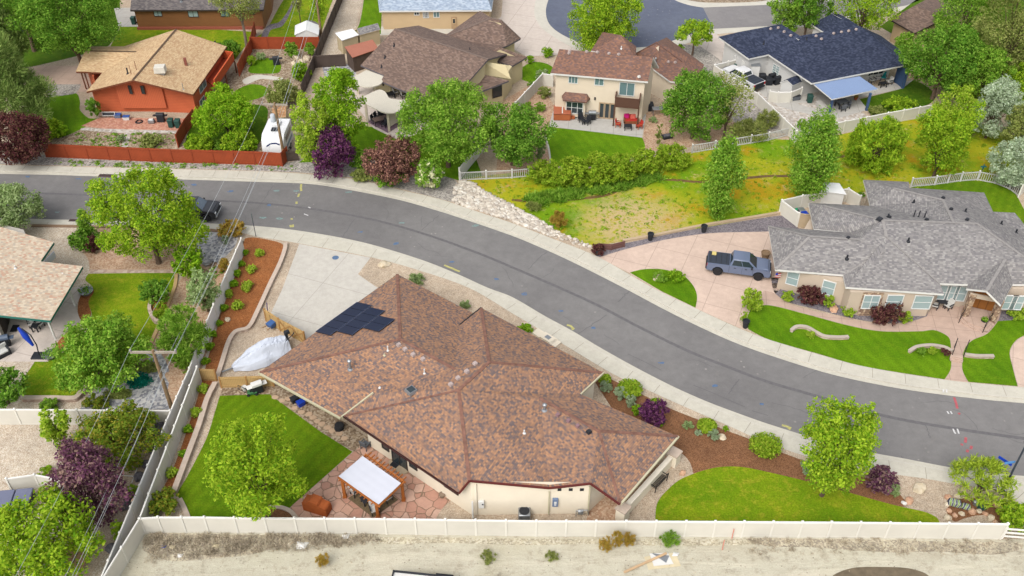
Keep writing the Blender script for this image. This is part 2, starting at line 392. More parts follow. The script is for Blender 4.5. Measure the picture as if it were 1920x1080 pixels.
def walk(e, back, sgn, every, skip=(0, 0)):
    kl = gutter_pair(e, back, sgn, '')
    o = strip([Vector((x, y, 0)) for x, y in kl], back, -.05, .121, 'sidewalk', m_walk)
    # tooled joints across the walk
    mb = MB(); acc = 0; ln = [Vector((x, y, 0)) for x, y in kl]
    for i in range(1, len(ln)):
        d = (ln[i] - ln[i-1]).length; t = every - acc
        while t < d:
            p = ln[i-1].lerp(ln[i], t / d)
            q = min(((p - Vector((b.x, b.y, 0))).length, k) for k, b in enumerate(back))[1]
            bb = min((geometry.intersect_point_line(p, Vector((back[k].x, back[k].y, 0)), Vector((back[k+1].x, back[k+1].y, 0))) for k in range(max(q-1, 0), min(q+1, len(back)-1))), key=lambda r: (r[0]-p).length)[0]
            n = (bb - p); w = Vector((-n.y, n.x, 0)).normalized() * .016
            if n.length < 3.2: mb.add([p + w + Vector((0,0,.1245)), p - w + Vector((0,0,.1245)), bb - w + Vector((0,0,.1245)), bb + w + Vector((0,0,.1245))], [(0,1,2,3)])
            t += every
        acc = (acc + d) % every
    mb.build('joint', m_joint, o)
    return o
walk(ru, rub, 1, 2.6); walk(rl, rlb, -1, 2.6)
# lots on both sides
nl = [(p.x, p.y) for p in rub] + [(200, 60), (200, 330), (-260, 330), (-260, 100)]
sl = [(p.x, p.y) for p in rlb] + [(140, 10), (140, -60), (-200, -60), (-200, 60)]
for poly in (nl, sl): 
    mb = MB(); tri = geometry.tessellate_polygon([[Vector((x, y, 0)) for x, y in poly]])
    mb.add([(x, y, LOT) for x, y in poly], [up3(poly, t) for t in tri]); o = mb.build('yard_gravel', m_gravel, fix=False); o['kind'] = 'structure'
# road centre seam, cracks and surveyors' paint: parts of the road
cx = [(-140,364),(0,361),(150,365),(400,376),(500,382),(600,394),(700,412),(800,440),(900,476),(960,501),(1050,540),(1120,572),(1200,614),(1290,658),(1370,690),(1440,716),(1540,745),(1660,780),(1780,802),(1920,822),(2080,842)]
c0 = [(p.x, p.y) for p in W(cx, .004, 5)]
a_, b_ = offs(c0, .16), offs(c0, -.16)
MB().add([(x, y, .004) for x, y in a_ + b_], [(i+1, i, len(a_)+i, len(a_)+i+1) for i in range(len(a_)-1)]).build('seam', m_seam, road, fix=False)
def paint(name, pts, w, mat, z=.008):
    p0 = [(p.x, p.y) for p in (G(x, y, z) for x, y in pts)]
    a, b = offs(p0, w/2), offs(p0, -w/2)
    return MB().add([(x, y, z) for x, y in a + b], [(i, i+1, len(a)+i+1, len(a)+i) for i in range(len(a)-1)]).build(name, mat, road, fix=False)
rr = random.Random(3)
for ax, ay, bx, by in ((160,353,200,420),(510,350,482,392),(665,410,640,445),(822,404,790,432),(1024,472,990,505),(1137,590,1082,628),(1180,545,1160,566),(1385,712,1366,738),(1735,795,1744,822),(1690,855,1700,905)):
    n = 9; paint('crack', [(ax+(bx-ax)*i/n+rr.uniform(-2,2), ay+(by-ay)*i/n+rr.uniform(-1,1)) for i in range(n+1)], .055, m_crack)
for k in range(26):                                     # wandering hairline cracks and crack-seal lines
    i = rr.randrange(4, len(c0)-4); o_ = rr.uniform(-3.4, 3.4); (x0, y0), (x1, y1) = c0[i], c0[i+1]; tx, ty = x1-x0, y1-y0; L_ = math.hypot(tx, ty); tx, ty = tx/L_, ty/L_
    pts = [(x0 - ty*o_, y0 + tx*o_)]; ang = math.atan2(ty, tx) + (rr.uniform(-.3,.3) if k % 3 else 1.57)
    for _ in range(rr.randrange(4, 9)): ang += rr.uniform(-.45,.45); pts.append((pts[-1][0] + math.cos(ang)*.45, pts[-1][1] + math.sin(ang)*.45))
    if max(abs((p[0]-x0)*-ty + (p[1]-y0)*tx) for p in pts) > 3.7: continue
    a, b = offs(pts, .018), offs(pts, -.018)
    MB().add([(x, y, .006) for x, y in a + b], [(i, i+1, len(a)+i+1, len(a)+i) for i in range(len(a)-1)]).build('crack', m_crack, road, fix=False)
for seg in ([(1178,664),(1210,679),(1240,694)],[(1300,722),(1340,738),(1380,756),(1397,763)],[(1410,770),(1440,779)]): paint('crack', seg, .05, m_crack)
pb, pt, py, pr, pw = (plain(n, c, .8, .25, 6) for n, c in (('paint_blue', C(96,122,156)), ('paint_teal', C(134,160,156)), ('paint_yellow', C(194,188,120)), ('paint_red', C(188,98,104)), ('paint_white', C(224,222,220))))
def dab(x, y, mat, rx=5, ry=2.2, k=3):
    for i in range(k):
        xx, yy = x + rr.uniform(-.4,.4)*rx, y + rr.uniform(-.6,.6)*ry
        paint('survey_mark', [(xx-rx*rr.uniform(.4,1), yy), (xx, yy+rr.uniform(-1,1)), (xx+rx*rr.uniform(.4,1), yy+rr.uniform(-1,1))], rr.uniform(.08,.2), mat, .008+.003*i)
for x, y in ((52,331),(148,335),(365,346),(432,359),(505,384),(675,436),(744,457),(848,491),(930,524),(984,551),(1052,583),(1112,614),(1240,680),(1340,723),(1430,757)): dab(x, y, pb)
for x, y in ((516,358),(555,358),(655,360),(712,362),(494,408),(526,410),(752,418),(890,423),(167,378),(108,398),(187,349)): dab(x, y, pt, 7, 1, 2)
for pts in ([(565,345),(564,352),(565,358)],[(561,363),(559,369)],[(556,378),(556,382)],[(547,409),(547,412)],[(544,422),(546,426)],[(549,421),(549,426)],[(833,497),(842,501),(848,503),(856,507),(862,509)],[(1063,609),(1070,611),(1075,616),(1072,618)],[(1466,797),(1474,799),(1481,802),(1479,805)]): paint('survey_mark', pts, .22, py)
for pts in ([(1789,745),(1793,757),(1795,766)],[(1797,774),(1800,777)],[(1811,820),(1810,830)],[(1801,833),(1806,834)],[(1822,836),(1820,842)],[(1815,843),(1813,848)],[(1810,872),(1811,876)]): paint('survey_mark', pts, .2, pr)
for pts in ([(1776,771),(1779,776)],[(1782,771),(1785,776)],[(1787,804),(1790,811),(1792,813)],[(1795,804),(1798,813)],[(1769,730),(1769,736)],[(1775,730),(1775,736)],[(570,401),(578,404)],[(578,388),(582,390)]): paint('survey_mark', pts, .12, pw, .008 if pts[0][1] > 740 or pts[0][1] < 500 else .128)
# --- cul-de-sac at the top
S('sidewalk', [(1000,-30,1),(1000,25),(1018,54),(1060,82),(1110,102),(1200,104),(1250,97),(1292,80),(1345,64),(1440,58,1),(1560,44,1),(1760,8,1),(1790,-30,1)], m_conc, 1)
S('cul_de_sac', [(1040,-30,1),(1024,15),(1030,45),(1060,68),(1110,86),(1192,89),(1242,83),(1282,68),(1325,56,1),(1338,54,1),(1318,14,1),(1290,9),(1262,-2),(1230,-30,1)], m_asphb, 2)
S('road', [(1318,14,1),(1440,9,1),(1560,2,1),(1730,-30,1),(1790,-25,1),(1700,10,1),(1560,36,1),(1440,49,1),(1338,54,1)], m_asphg, 2, False)
S('yard_gravel', [(1262,-30,1),(1275,-6),(1300,2),(1340,5),(1440,0),(1500,-30,1)], m_soil, 3)
# --- north yards, left to right
S('roadside_gravel', [(-150,285,1),(60,290,1),(540,305,1),(600,290,1),(720,300,1),(850,335,1),(868,352,1),(852,380,1),(755,355),(670,335),(570,324),(325,315.5),(120,310.5),(0,307.5),(-150,303,1)], m_gravelg, 1)
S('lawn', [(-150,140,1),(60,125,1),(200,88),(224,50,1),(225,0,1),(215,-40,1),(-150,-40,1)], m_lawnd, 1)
S('lawn', [(200,100,1),(226,50,1),(262,46,1),(480,60,1),(462,84),(440,112,1),(400,140,1),(160,130,1)], m_lawny, 2)
S('driveway', [(214,15,1),(252,14,1),(266,50,1),(222,50,1)], m_patio, 3, False)
S('driveway', [(62,124,1),(150,123,1),(200,140,1),(172,172,1),(145,172,1),(152,158,1),(66,158,1)], m_pinkw, 2, False)
S('yard_gravel', [(78,158,1),(152,158,1),(143,174),(110,180),(90,182,1)], m_gravelg, 3)
S('lawn', [(70,190,1),(97,181),(142,175),(150,190),(150,206),(166,221),(184,224),(152,242),(112,258),(70,256,1)], m_lawnf, 2)
S('garden_soil', [(80,262,1),(150,240,1),(340,240,1),(326,282,1),(85,275,1)], m_soil, 1, False)
S('brick_patio', [(152,236,1),(188,220,1),(350,222,1),(340,250,1),(240,247,1)], m_brick, 3, False)
S('flagstone_path', [(152,240,1),(336,245,1),(332,250,1),(245,250,1),(240,276),(228,276),(233,250),(150,244,1)], m_gravelw, 4, False)
S('garden_soil', [(330,282,1),(352,230,1),(440,130,1),(470,84,1),(590,90,1),(560,180,1),(540,305,1)], m_soil, 1, False)
S('planted_garden', [(345,276,1),(362,235),(410,238),(450,200),(498,200),(500,230),(490,262),(470,285,1),(350,280,1)], m_lawnd, 2)
S('lawn', [(466,128),(482,112),(505,109),(526,120),(522,136),(490,138),(468,136)], m_lawnf, 3)
S('lawn', [(440,172),(470,158),(498,163),(500,176),(480,186),(440,192)], m_lawnf, 3)
S('concrete_path', [(455,150),(480,140),(530,146),(528,152),(490,148),(462,158)], m_conc, 4)
S('lawn', [(480,70,1),(500,55),(540,-10),(600,-40,1),(640,-40,1),(620,10,1),(598,72,1)], m_lawny, 2)
S('yard_gravel', [(552,72,1),(566,44),(580,38),(598,46),(603,72,1)], m_gravelk, 3)
S('yard_gravel', [(490,68),(502,48),(525,40),(545,10),(552,-20),(560,-20),(548,15),(530,48),(508,56),(500,72)], m_gravelk, 3)
S('yard_gravel', [(604,108,1),(645,-30,1),(690,-30,1),(680,0),(668,48),(662,64,1),(640,100,1),(625,110,1)], m_gravelp, 2)
S('lawn', [(684,-30,1),(718,-30,1),(714,64,1),(662,65,1),(674,44),(682,0)], m_lawnf, 3)
S('concrete_path', [(712,50,1),(840,52,1),(870,62,1),(712,66,1)], m_conc, 3, False)
S('driveway', [(905,70,1),(940,30,1),(945,-30,1),(1010,-30,1),(1002,25),(1018,54),(1060,82),(1085,95,1),(1040,103),(985,105,1),(960,90,1)], m_patiop, 3)
S('lawn', [(560,305,1),(640,240,1),(760,235,1),(880,265,1),(905,330,1),(860,338,1),(720,300,1)], m_lawnf, 2, False)
S('patio', [(630,150,1),(690,140,1),(860,200,1),(790,250,1),(745,262,1),(700,240,1)], m_patiop, 3, False)
S('yard_gravel', [(604,125,1),(660,120,1),(668,145),(640,150),(610,148,1)], m_gravelb, 4)
S('lawn', [(970,136),(1000,116),(1036,126),(1022,152),(985,152)], m_lawnf, 3)
S('garden_soil', [(940,190,1),(1010,150,1),(1040,200,1),(1030,235),(1022,262),(1030,305),(1010,320,1),(930,330,1)], m_redsoil, 1)
S('lawn', [(1027,238,1),(1203,256,1),(1208,282),(1165,300),(1090,312),(1034,308),(1031,282),(1024,258)], m_lawnf, 3)
S('patio', [(1029,237,1),(1037,208,1),(1212,214,1),(1204,258,1)], m_patio, 4, False)
S('garden_soil', [(1212,200,1),(1300,200,1),(1400,240),(1420,256),(1300,275),(1212,282),(1206,258,1)], m_redsoil, 2)
S('yard_gravel', [(1280,82,1),(1350,95,1),(1380,130,1),(1330,140,1),(1270,115,1)], m_gravelg, 2, False)
S('driveway', [(1300,78,1),(1340,62,1),(1400,100,1),(1400,130,1),(1362,122,1),(1345,108,1)], m_patiop, 3, False)
S('yard_gravel', [(1340,150,1),(1400,150,1),(1440,190,1),(1480,250,1),(1400,250,1),(1350,200,1)], m_gravelg, 2, False)
S('yard_gravel', [(1400,170,1),(1560,170,1),(1630,220,1),(1500,262,1),(1478,240,1)], m_gravelw, 3, False)
S('patio', [(1440,140,1),(1500,140,1),(1520,190,1),(1460,200,1),(1424,172,1)], m_patio, 4, False)
S('concrete_path', [(1456,194),(1480,186),(1500,196),(1545,208),(1552,220),(1510,212),(1475,204)], m_patio, 5)
S('patio', [(1530,178,1),(1600,170,1),(1712,150,1),(1692,166,1),(1610,184,1),(1628,206,1),(1570,222,1),(1540,206,1)], m_patio, 6, False)
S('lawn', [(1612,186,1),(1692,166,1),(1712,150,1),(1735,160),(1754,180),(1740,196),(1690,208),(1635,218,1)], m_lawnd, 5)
S('yard_gravel', [(1690,130,1),(1745,145),(1772,160),(1772,176),(1756,180),(1738,160),(1712,150,1)], m_redsoil, 4)
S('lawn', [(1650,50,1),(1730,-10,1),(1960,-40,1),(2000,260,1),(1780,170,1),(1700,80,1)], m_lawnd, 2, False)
# drainage swale
S('drainage_grass', [(862,338,1),(905,330),(985,322),(1100,316),(1296,285),(1400,258),(1480,262),(1560,255),(1650,235),(1750,212),(1850,235),(2000,300,1),(2000,360,1),(1860,345),(1700,345),(1620,360),(1462,402,1),(1170,452,1),(1112,462,1),(1060,440),(1000,410),(940,378),(900,352)], m_field, 2)
m_wet = plain('wet_mud', C(118,92,52), .7, .3, 2)
dl = W([(960,374),(975,376),(1022,378),(1080,373),(1135,366),(1172,351),(1230,337),(1275,338),(1310,341),(1395,334),(1440,330),(1480,329),(1540,312),(1575,294),(1640,282),(1700,262)], .12, 5)
dl2 = [(p.x, p.y) for p in dl]; a_, b_ = offs(dl2, .22), offs(dl2, -.22)
o = MB().add([(x, y, LOT+.013) for x, y in a_ + b_], [(i+1, i, len(a_)+i, len(a_)+i+1) for i in range(len(a_)-1)]).build('stream', m_wet, fix=False); o['kind'] = 'structure'
# --- yard of the grey house
S('driveway', [(1121,482,1),(1185,462),(1260,445),(1335,435),(1446,430,1),(1490,520,1),(1452,552,1),(1420,586),(1392,592),(1386,602),(1394,618,1),(1302,577,1),(1240,548,1),(1181,512,1)], m_pink, 3)
S('pebble_strip', [(1118,480,1),(1140,462),(1172,456),(1300,430),(1440,407),(1468,404,1),(1500,430,1),(1440,434),(1335,437),(1260,447),(1185,464),(1124,482,1)], m_gravelk, 4)
S('garden_bed', [(1446,520,1),(1452,548),(1477,566),(1530,580),(1577,592),(1625,602),(1672,606),(1710,602),(1740,592,1),(1745,560,1),(1600,540,1)], m_gravelk, 3)
S('garden_bed', [(1860,580,1),(1960,570,1),(1960,606,1),(1872,604,1)], m_gravelk, 3, False)
S('front_walk', [(1432,545,1),(1452,550),(1477,568),(1527,583),(1577,593),(1615,602),(1665,607),(1705,604),(1738,593,1),(1748,565,1),(1880,575,1),(1871,602),(1852,625),(1825,637),(1811,650),(1805,670),(1805,695),(1816,717.5,1),(1770,712,1),(1783,690),(1782,640),(1775,629),(1752,619),(1727,621),(1652,621),(1590,610),(1515,590),(1440,572),(1415,578,1)], m_pinkw, 5)
S('lawn', [(1403,617,1),(1401,596),(1410,580),(1440,572),(1515,590),(1590,610),(1652,621),(1727,621),(1752,619),(1775,629),(1782,640),(1783,690),(1771,711,1),(1620,687),(1530,662),(1440,636)], m_lawnf, 6)
S('lawn', [(1871,602,1),(1930,598,1),(1930,622),(1905,638),(1893,660),(1899,690),(1908,724,1),(1816,716,1),(1805,695),(1805,670),(1811,650),(1825,637),(1852,625)], m_lawnf, 6)
S('driveway', [(1960,600,1),(1930,622),(1905,640),(1894,660),(1900,690),(1909,725,1),(2060,735,1)], m_pink, 3)
S('lawn', [(1181,511,1),(1205,505),(1242,505),(1280,516),(1300,536),(1307,556),(1304,577,1),(1240,546,1)], m_lawnf, 6)
S('lawn', [(1690,356,1),(1740,345),(1800,338),(1860,343),(1900,360),(1925,400),(1960,440,1),(1880,440,1)], m_lawn, 3)
# --- south side: main lot
S('driveway', [(561,457,1),(695,483,1),(671,514,1),(720,548,1),(720,650,1),(590,650,1),(508,587,1),(530,540,1)], m_drive, 1, False)
S('mulch_bed', [(455,452),(470,445),(500,449),(527,456),(534,467),(525,495),(503,540),(481,587),(466,615),(442,622),(428,640),(412,690),(390,747),(372,800),(350,860),(325,924),(303,926),(330,865),(372,740),(405,610),(432,540)], m_mulch, 1)
S('lawn', [(412,742,1),(505,739,1),(602,810,1),(661,847,1),(545,950,1),(520,972,1),(352,972,1),(340,940),(333,925),(350,895),(387,822),(403,772)], m_lawn, 2)
S('dirt_path', [(420,720,1),(540,722,1),(705,830,1),(664,847,1),(602,812,1),(505,741,1),(412,744,1)], m_soil, 1, False)
S('flagstone_patio', [(663,847,1),(705,815,1),(760,860,1),(852,932,1),(828,955),(814,980,1),(544,980,1),(545,950,1)], m_flag, 3)
S('dirt_path', [(1095,990,1),(1120,905,1),(1240,850,1),(1262,862,1),(1160,985,1)], m_redsoil, 1, False)
S('lawn', [(1229,984,1),(1229,962),(1233,942),(1247,923),(1277,898),(1335,878),(1385,875),(1440,885),(1540,909),(1615,930),(1677,947),(1735,960),(1757,971),(1763,984,1)], m_lawny, 4)
S('mulch_bed', [(1105,700,1),(1140,708,1),(1207,741),(1262,768),(1310,787),(1370,810),(1405,823),(1470,850),(1540,874),(1612,892),(1668,908),(1690,930),(1700,948),(1677,949),(1615,931),(1540,910),(1440,886),(1385,876),(1335,879),(1300,888,1),(1294,868),(1278,850),(1255,842,1),(1150,770,1)], m_mulchb, 2)
S('mulch_bed', [(1776,962),(1782,945),(1810,934),(1850,936),(1888,952),(1898,966),(1880,982),(1845,966),(1808,972),(1790,978)], m_mulchb, 2)
S('garden_bed', [(478,965,1),(500,952),(525,951),(548,960),(556,985,1),(478,985,1)], m_mulchb, 4)
S('bare_dirt', [(272,999,1),(305,996,1),(500,998,1),(960,1003,1),(1200,1005,1),(1440,1006,1),(1680,1008,1),(2100,1014,1),(2100,1320,1),(-60,1320,1),(215,1080,1)], m_sand, 2, False)
m_dead = grit('dead_weeds', [C(186,174,150), C(170,158,138), C(198,187,162), C(158,147,130), C(208,198,172)], 9, .6, .25)
S('dead_weeds', [(276,1002),(330,1000),(430,1002),(560,1004),(700,1006),(716,1014),(660,1016),(610,1022),(560,1018),(520,1026),(470,1040),(420,1045),(370,1050),(320,1052),(290,1040),(268,1030)], m_dead, 3)
S('dead_weeds', [(1400,1010),(1500,1010),(1650,1012),(1800,1016),(1915,1018),(1915,1030),(1860,1040),(1760,1034),(1690,1036),(1600,1032),(1520,1026),(1440,1024)], m_dead, 3)
S('dead_weeds', [(700,1008),(860,1008),(1000,1010),(1150,1011),(1300,1011),(1420,1012),(1420,1020),(1280,1024),(1120,1020),(980,1022),(840,1018),(720,1020)], grit('weedy_sand', [C(202,192,166), C(188,178,152), C(212,203,178), C(176,164,140), C(218,210,188)], 9, .6, .22), 3)
m_dark = plain('damp_soil', C(120,106,86), .95, .25, 2)
sheet('soil_patch', [(1560,1085),(1575,1072),(1605,1064),(1650,1063),(1700,1065),(1735,1075),(1745,1090),(1700,1120),(1600,1120)], LOT+.016, m_dark)
# --- south side: left neighbours
S('yard_gravel', [(-200,415,1),(75,422,1),(145,424,1),(450,437,1),(460,445,1),(430,540,1),(375,720,1),(310,900,1),(205,1085,1),(150,1200,1),(-250,1200,1)], m_gravelp, 1, False)
S('planting_bed', [(130,452),(148,430),(200,424),(365,428,1),(376,450),(372,490),(345,512,1),(168,512,1),(166,490),(152,470)], m_redsoil, 2)
S('yard_gravel', [(362,440,1),(400,432),(448,438,1),(440,462),(410,492),(384,500),(372,470)], m_gravelb, 3)
S('rough_slope', [(345,512,1),(400,490),(432,515,1),(405,600,1),(370,720,1),(318,770,1),(262,690,1),(300,610,1),(328,540,1)], m_redsoil, 3)
S('yard_gravel', [(150,768,1),(170,738),(215,718),(268,692),(285,655),(305,668),(318,700),(314,740),(322,768,1)], m_gravelb, 4)
S('red_soil', [(310,700),(340,694),(346,715),(325,735),(318,720)], m_redsoil, 5)
S('lawn', [(166,513,1),(332,511,1),(328,540,1),(302,605,1),(276,660,1),(215,715),(163,728,1),(141,748,1),(44,748,1),(40,725),(50,700),(66,676,1),(120,660,1),(165,620,1),(172,590),(165,565),(174,540),(160,525)], m_lawny, 4)
S('patio', [(-20,600,1),(60,560,1),(152,536,1),(150,556),(143,577),(152,600,1),(122,622),(105,640),(95,664),(90,678,1),(-20,678,1)], m_patiop, 5)
S('mulch_bed', [(148,562),(158,548),(172,541),(176,548),(166,566),(171,588),(164,600),(152,600),(146,585)], m_mulch, 6)
S('mulch_bed', [(103,650),(120,628),(140,618),(145,632),(120,650),(98,668)], m_mulch, 6)
S('dirt_path', [(30,680,1),(64,680,1),(42,712),(20,720),(5,700,1)], m_gravelp, 6, False)
S('dirt_path', [(40,424,1),(146,425,1),(132,450),(152,470),(166,490),(160,522),(170,545,1),(118,530,1),(95,460,1)], m_gravelp, 3)
S('gravel_path', [(230,860),(275,850),(284,880),(260,920),(245,960),(225,1000),(190,1050),(150,1100),(110,1090),(170,1020),(205,970),(225,910)], m_gravel, 3)
# ================================================================== HOUSES
def on(px, py, a, b, ze, sl, k=0):
    A = G(a[0], a[1], ze); B = G(b[0], b[1], ze); n = Vector((-(B.y-A.y), B.x-A.x)).normalized(); z = ze
    for _ in range(50): z = ze + sl * abs((G(px, py, z).xy - A.xy).dot(n))
    return z
def zy(px, py, y):
    d = ray(px, py); return CH + d.z * (y / d.y)
m_glass = NT('window_glass'); m_glass.p.inputs['Base Color'].default_value = (.02,.03,.035,1); m_glass.p.inputs['Roughness'].default_value = .06; m_glass.p.inputs['Specular IOR Level'].default_value = .7; m_glass = m_glass.m
def blindmat(name, c):
    t = NT(name); s = t.n('SeparateXYZ'); t.l(t.tc.outputs['Object'], s.inputs[0])
    fr = t.math('FRACT', t.math('DIVIDE', s.outputs[2], .09)); col = t.mix(t.step(fr, .0, .5), mul(c, .6), c)
    return t.done(col, .25, spec=.6)
m_blind = blindmat('glass_over_blinds', C(176,196,196)); m_blindg = blindmat('glass_over_green_blinds', C(120,150,150))
m_frame = plain('white_window_frame', C(240,240,236), .5, .05)
m_framed = plain('dark_window_frame', C(70,60,56), .5, .1)
m_trimw = plain('white_trim', C(238,236,230), .5, .05)
m_vent = plain('vent_metal', C(190,172,166), .5, .1); m_pipew = plain('white_pipe', C(232,232,230), .45, .05); m_pipek = plain('black_pipe', C(46,48,54), .5, .1)
m_galv = plain('galvanised', C(176,180,184), .35, .1, metal=.6)
def rcols(*c, k=K): return [C(*x, k=k) for x in c]
sh_main = shingle('brown_blend_shingles', rcols((181,138,109),(164,128,107),(191,145,112),(143,116,103),(121,107,105),(173,132,106),(151,122,106),(131,113,108),(161,128,109)), .14, .17, .07)
sh_tan = shingle('tan_blend_shingles', rcols(k=.54,*((212,194,170),(204,184,160),(220,202,178),(204,168,144),(208,188,164),(196,182,164),(224,208,184))), .16, .24, .05)
sh_gold = shingle('gold_shingles', rcols((220,188,146),(210,176,136),(228,198,156),(202,166,128),(216,182,140)), .15, .3, .06)
sh_grey = shingle('grey_blend_shingles', rcols((148,144,142),(138,134,133),(158,154,151),(143,139,138),(132,128,129),(168,164,160),(150,146,143)), .15, .22, .05)
sh_brn = shingle('taupe_shingles', rcols((134,112,100),(124,104,94),(144,122,110),(116,98,90)), .15, .3, .06)
sh_red = shingle('red_brown_shingles', rcols((146,110,94),(130,100,88),(156,116,96),(122,96,88),(140,106,92),(128,102,96)), .15, .24, .07)
sh_navy = shingle('navy_shingles', rcols((62,69,90),(54,61,81),(72,79,100),(48,55,75)), .15, .3, .07)
sh_blue = shingle('pale_blue_shingles', rcols((176,190,206),(164,178,196),(188,200,214),(154,168,186)), .15, .3, .06)
sh_dgrey = shingle('dark_grey_shingles', rcols((124,116,114),(112,106,106),(134,126,122),(104,98,98)), .15, .3, .08)

class House:
    def __init__(s, name, label, cat, at, wall, roof, fascia, group=None):
        s.root = thing(name, label, cat, at, 0, group); s.off = Vector(at); s.wall = wall; s.roofm = roof; s.fas = fascia; s.q = {}
    def mesh(s, mb, name, mats, parent=None, **kw):
        o = mb.build(name, mats, None, **kw); o.parent = parent or s.root
        o.matrix_parent_inverse = Matrix.Identity(4)
        if parent is None: o.location = -s.off
        return o
    def roof(s, V, faces, loop, thick=.2, over=.45, walls=True, name='roof', mat=None, caps=(), capmat=None, z0=None, wallmat=None, deep=None):
        P = {k: (G(*v) if not isinstance(v, Vector) else v) for k, v in V.items()}
        mb = MB()
        for f in faces:
            pts = [P[k] for k in f]
            n = Vector((0,0,0))
            for i in range(len(pts)): n += (pts[i] - pts[0]).cross(pts[(i+1) % len(pts)] - pts[0])
            if n.z < 0: pts = pts[::-1]; n = -n
            n.normalize(); u = Vector((0,0,1)).cross(n)
            u = Vector((1,0,0)) if u.length < 1e-3 else u.normalized()
            v = n.cross(u)
            tri = geometry.tessellate_polygon([[Vector((p.x, p.y, 0)) for p in pts]])
            tri = [up3([(p.x, p.y) for p in pts], t) for t in tri]
            mb.add(pts, tri, 0, [[(pts[k].dot(u), pts[k].dot(v)) for k in t] for t in tri])
            dn = [p - Vector((0,0,thick)) for p in pts]
            mb.add(dn, [t[::-1] for t in tri], 1, [[(0,0)]*3 for t in tri])
        L = [P[k] for k in loop]
        area = sum(L[i-1].x*L[i].y - L[i].x*L[i-1].y for i in range(len(L)))
        keys = list(loop)
        if area < 0: L = L[::-1]; keys = keys[::-1]
        for i in range(len(L)):
            a, b = L[i], L[(i+1) % len(L)]; dz = Vector((0,0,thick))
            mb.add([a - dz, b - dz, b, a], [(0,1,2,3)], 1, [[(0,0)]*4])
        ro = s.mesh(mb, name, [mat or s.roofm, s.fas], fix=False)
        s.ro = ro
        if caps:
            for a, b in caps:
                cb = MB(); a, b = P[a], P[b]; n = max(1, int((b-a).length / .42))
                for i in range(n):
                    p, q = a.lerp(b, i/n), a.lerp(b, (i+1.1)/n)
                    cb.bar(p + Vector((0,0,.022)), q + Vector((0,0,.008)), .25, .02)
                c = cb.build('ridge_cap', capmat or s.capm()); c.parent = ro
        if walls:
            ins = offs([(p.x, p.y) for p in L], over, True)
            for (ka, kb), dd in (deep or {}).items():
                i, j = keys.index(ka), keys.index(kb); e = Vector((L[j].x-L[i].x, L[j].y-L[i].y)).normalized(); nn = Vector((-e.y, e.x)) * (dd-over)
                if (i+1) % len(keys) != j: nn = -nn
                ins[i] = (ins[i][0]+nn.x, ins[i][1]+nn.y); ins[j] = (ins[j][0]+nn.x, ins[j][1]+nn.y)
            wv = [(x, y, (LOT if z0 is None else z0) - .1) for x, y in ins]; wt = [(x, y, L[i].z - thick - .02) for i, (x, y) in enumerate(ins)]
            n = len(ins); w = MB(); w.add(wv + wt, [(i, (i+1) % n, n + (i+1) % n, n + i) for i in range(n)])
            s.wo = s.mesh(w, 'wall', wallmat or s.wall, fix=False)
            for i, k in enumerate(keys): s.q[k] = Vector((ins[i][0], ins[i][1], 0))
        s.P = P
        return ro
    def capm(s):
        if not hasattr(s, '_cm'):
            c = {'red_brown_shingles': (138,102,90), 'taupe_shingles': (132,114,104)}.get(s.roofm.name, (140,130,124)); s._cm = plain('ridge_tiles', C(*c), .9, .2, 4)
        return s._cm
    def _uv(s, A, B, p0, p1):
        A, B = Vector(A), Vector(B); A.z = B.z = 0
        a, b = hit(p0[0], p0[1], A, B), hit(p1[0], p1[1], A, B)
        d = (B - A).normalized(); n = Vector((d.y, -d.x, 0))
        if n.dot(CAM - A) < 0: n = -n
        u0, u1 = sorted(((a - A).dot(d), (b - A).dot(d))); z0, z1 = sorted((a.z, b.z))
        return A, d, n, u0, u1, max(z0, .12), z1
    def win(s, A, B, p0, p1, fr=None, glass=None, cols=2, rows=1, name='window', fw=.07, zz=None, push=0):
        A, d, n, u0, u1, z0, z1 = s._uv(A, B, p0, p1)
        if zz: z0, z1 = zz
        pt = lambda u, z, k: A + d*u + n*(k + push) + Vector((0,0,z))
        w = MB()
        def bar(ua, za, ub, zb, dep): 
            vs = [pt(ua,za,-.02), pt(ub,za,-.02), pt(ub,zb,-.02), pt(ua,zb,-.02), pt(ua,za,dep), pt(ub,za,dep), pt(ub,zb,dep), pt(ua,zb,dep)]
            w.add(vs, [(0,1,5,4),(1,2,6,5),(2,3,7,6),(3,0,4,7),(4,5,6,7)])
        bar(u0, z0, u1, z0+fw, .075); bar(u0, z1-fw, u1, z1, .075); bar(u0, z0+fw, u0+fw, z1-fw, .07); bar(u1-fw, z0+fw, u1, z1-fw, .07)
        for i in range(1, cols): c = u0 + (u1-u0)*i/cols; bar(c-fw*.4, z0+fw, c+fw*.4, z1-fw, .06)
        for i in range(1, rows): c = z0 + (z1-z0)*i/rows; bar(u0+fw, c-fw*.3, u1-fw, c+fw*.3, .055)
        f = s.mesh(w, name, fr or m_frame)
        g = MB().add([pt(u0+.02,z0+.02,.03), pt(u1-.02,z0+.02,.03), pt(u1-.02,z1-.02,.03), pt(u0+.02,z1-.02,.03)], [(0,1,2,3)])
        s.mesh(g, 'pane', glass or m_glass, f)
        return f
